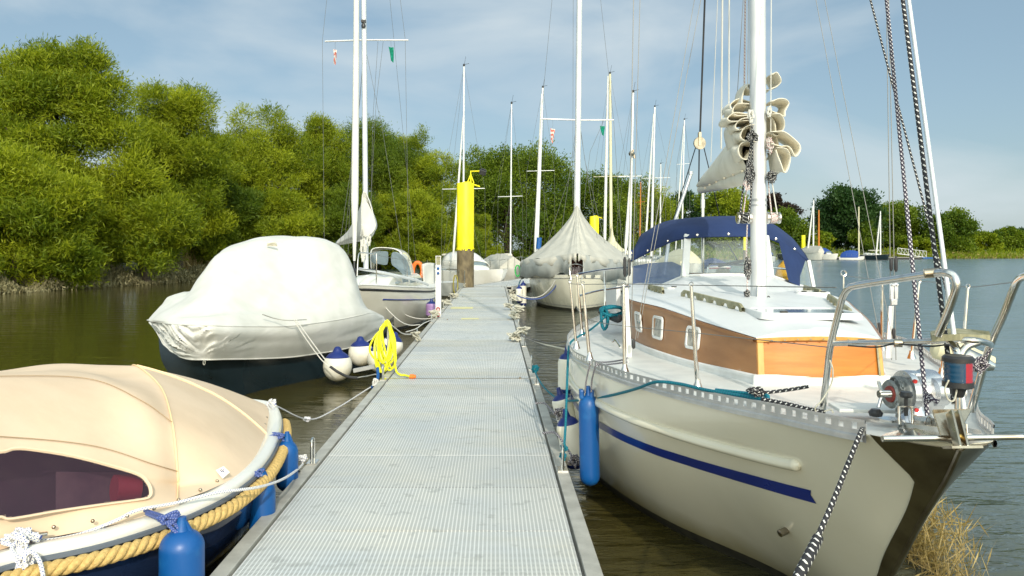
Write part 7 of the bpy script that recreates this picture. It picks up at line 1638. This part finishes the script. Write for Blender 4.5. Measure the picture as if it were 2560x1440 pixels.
tag(b.build('boat_pole', M['alu']), 'grey spar leaning to the left behind the blue sprayhood', 'pole')
# far jetty and its boats
GJ = 'boats at the far jetty'
def fx(px, D): return (px-1235)/F*D
jt = empty('far_jetty', (fx(2110, 151), 151, 0), 'long low floating jetty below the far trees', 'jetty')
b = MB(); b.box((fx(2110, 152.5), 152.5, .20), (fx(2300, 152.5)-fx(1925, 152.5), 2.0, .40)); b.build('deck', M['rubber'], jt, smooth=False)
b = MB(); b.box((fx(2110, 151.4), 151.4, .43), (fx(2300, 151.4)-fx(1925, 151.4), .25, .08)); b.build('edge_beam', M['beam'], jt, smooth=False)
bg_boat('far sailing boat with dark blue hull and leaning furled sail, leftmost beyond the far pile', 2028, 143, -14, 9, 2.9, 1.1, 'navyhull', mast=(2034, 500, 2033, 640, 147), furl=(2032, 515, 2018, 640, .16), spr=(2026, 2042, 585), mastr=.16, group=GJ)
bg_boat('far sailing boat with beige hull, cream cover and brown mast', 2056, 140, -6, 8.5, 2.7, 1.3, 'creamh', cabin=False, cover=('greytarp', .05, .95, 1.3), mast=(2047, 525, 2047, 630, 144), mastm='ply', mastr=.16, group=GJ)
bg_boat('far small white motor cruiser with a royal blue canopy', 2094, 144, -22, 6.0, 2.5, 1.0, cabin=True, hood=('navyb', .35, .85, 1.1), group=GJ, name='motorboat', cat='motorboat')
bg_boat('far open white boat with a royal blue cover and pale wooden mast', 2162, 143, -62, 4.2, 1.9, .6, cabin=False, cover=('navyb', .25, .95, 1.2), mast=(2147, 517, 2147, 640, 144), mastm='creamtarp', mastr=.13, group=GJ)
bg_boat('far white topped sailing boat with dark green hull, rightmost at the jetty', 2224, 143, -26, 7.5, 2.4, .9, 'darkhull', mast=(2201, 528, 2201, 640, 145), furl=(2200, 540, 2190, 640, .14), spr=(2192, 2208, 580), mastr=.13, group=GJ)
fb = empty('footbridge', (fx(2280, 160), 160, 0), 'sloping white lattice gangway down to the far jetty', 'footbridge')
b = MB()
for dy in (0, 1.4):
    t0, t1, u0, u1 = W(2244, 620, 158+dy), W(2316, 628, 158+dy), W(2244, 634, 158+dy), W(2316, 644, 158+dy)
    b.beam(t0, t1, .07, .07); b.beam(u0, u1, .09, .09)
    for k in range(9):
        a, c_ = t0.lerp(t1, k/8), u0.lerp(u1, k/8); b.beam(a, c_, .045, .045)
        if k < 8: b.beam(a, u0.lerp(u1, (k+1)/8), .04, .04)
b.build('lattice_side', M['alup'], fb, smooth=False)
b = MB(); b.beam((W(2244, 634, 158)+W(2244, 634, 159.4))/2, (W(2316, 644, 158)+W(2316, 644, 159.4))/2, 1.3, .08); b.build('gangway_deck', M['beam'], fb, smooth=False)
b = MB(); b.box((fx(2315, 157), 157, .25), (2.0, 1.6, .28)); tag(b.build('float', M['bluefender'], smooth=False), 'blue float under the foot of the white gangway', 'float')
# green hose coil and olive hose by the pile
def coil(px, py, D, rx_, rz_, r, m_, label, n=7):
    b = MB(); P = []; q = random.Random(px)
    for i in range(n*10): a = i/10*6.283; P.append(W(px, py, D)+Vector((math.cos(a)*rx_*q.uniform(.85, 1.05), .012*i/10-.04, math.sin(a)*rz_*q.uniform(.9, 1.05))))
    b.tube(P, r, 5); return tag(b.build('hose_coil', M[m_]), label, 'hose')
coil(1294, 677, 36, .12, .26, .022, 'green', 'bright green hose coil hanging left of the grey tarpaulin boat')
M['olive'] = mat('olive_hose', (.30, .26, .05), .6)
coil(1139, 712, 33, .10, .42, .022, 'olive', 'olive yellow hose coil hanging left of the big yellow pile')
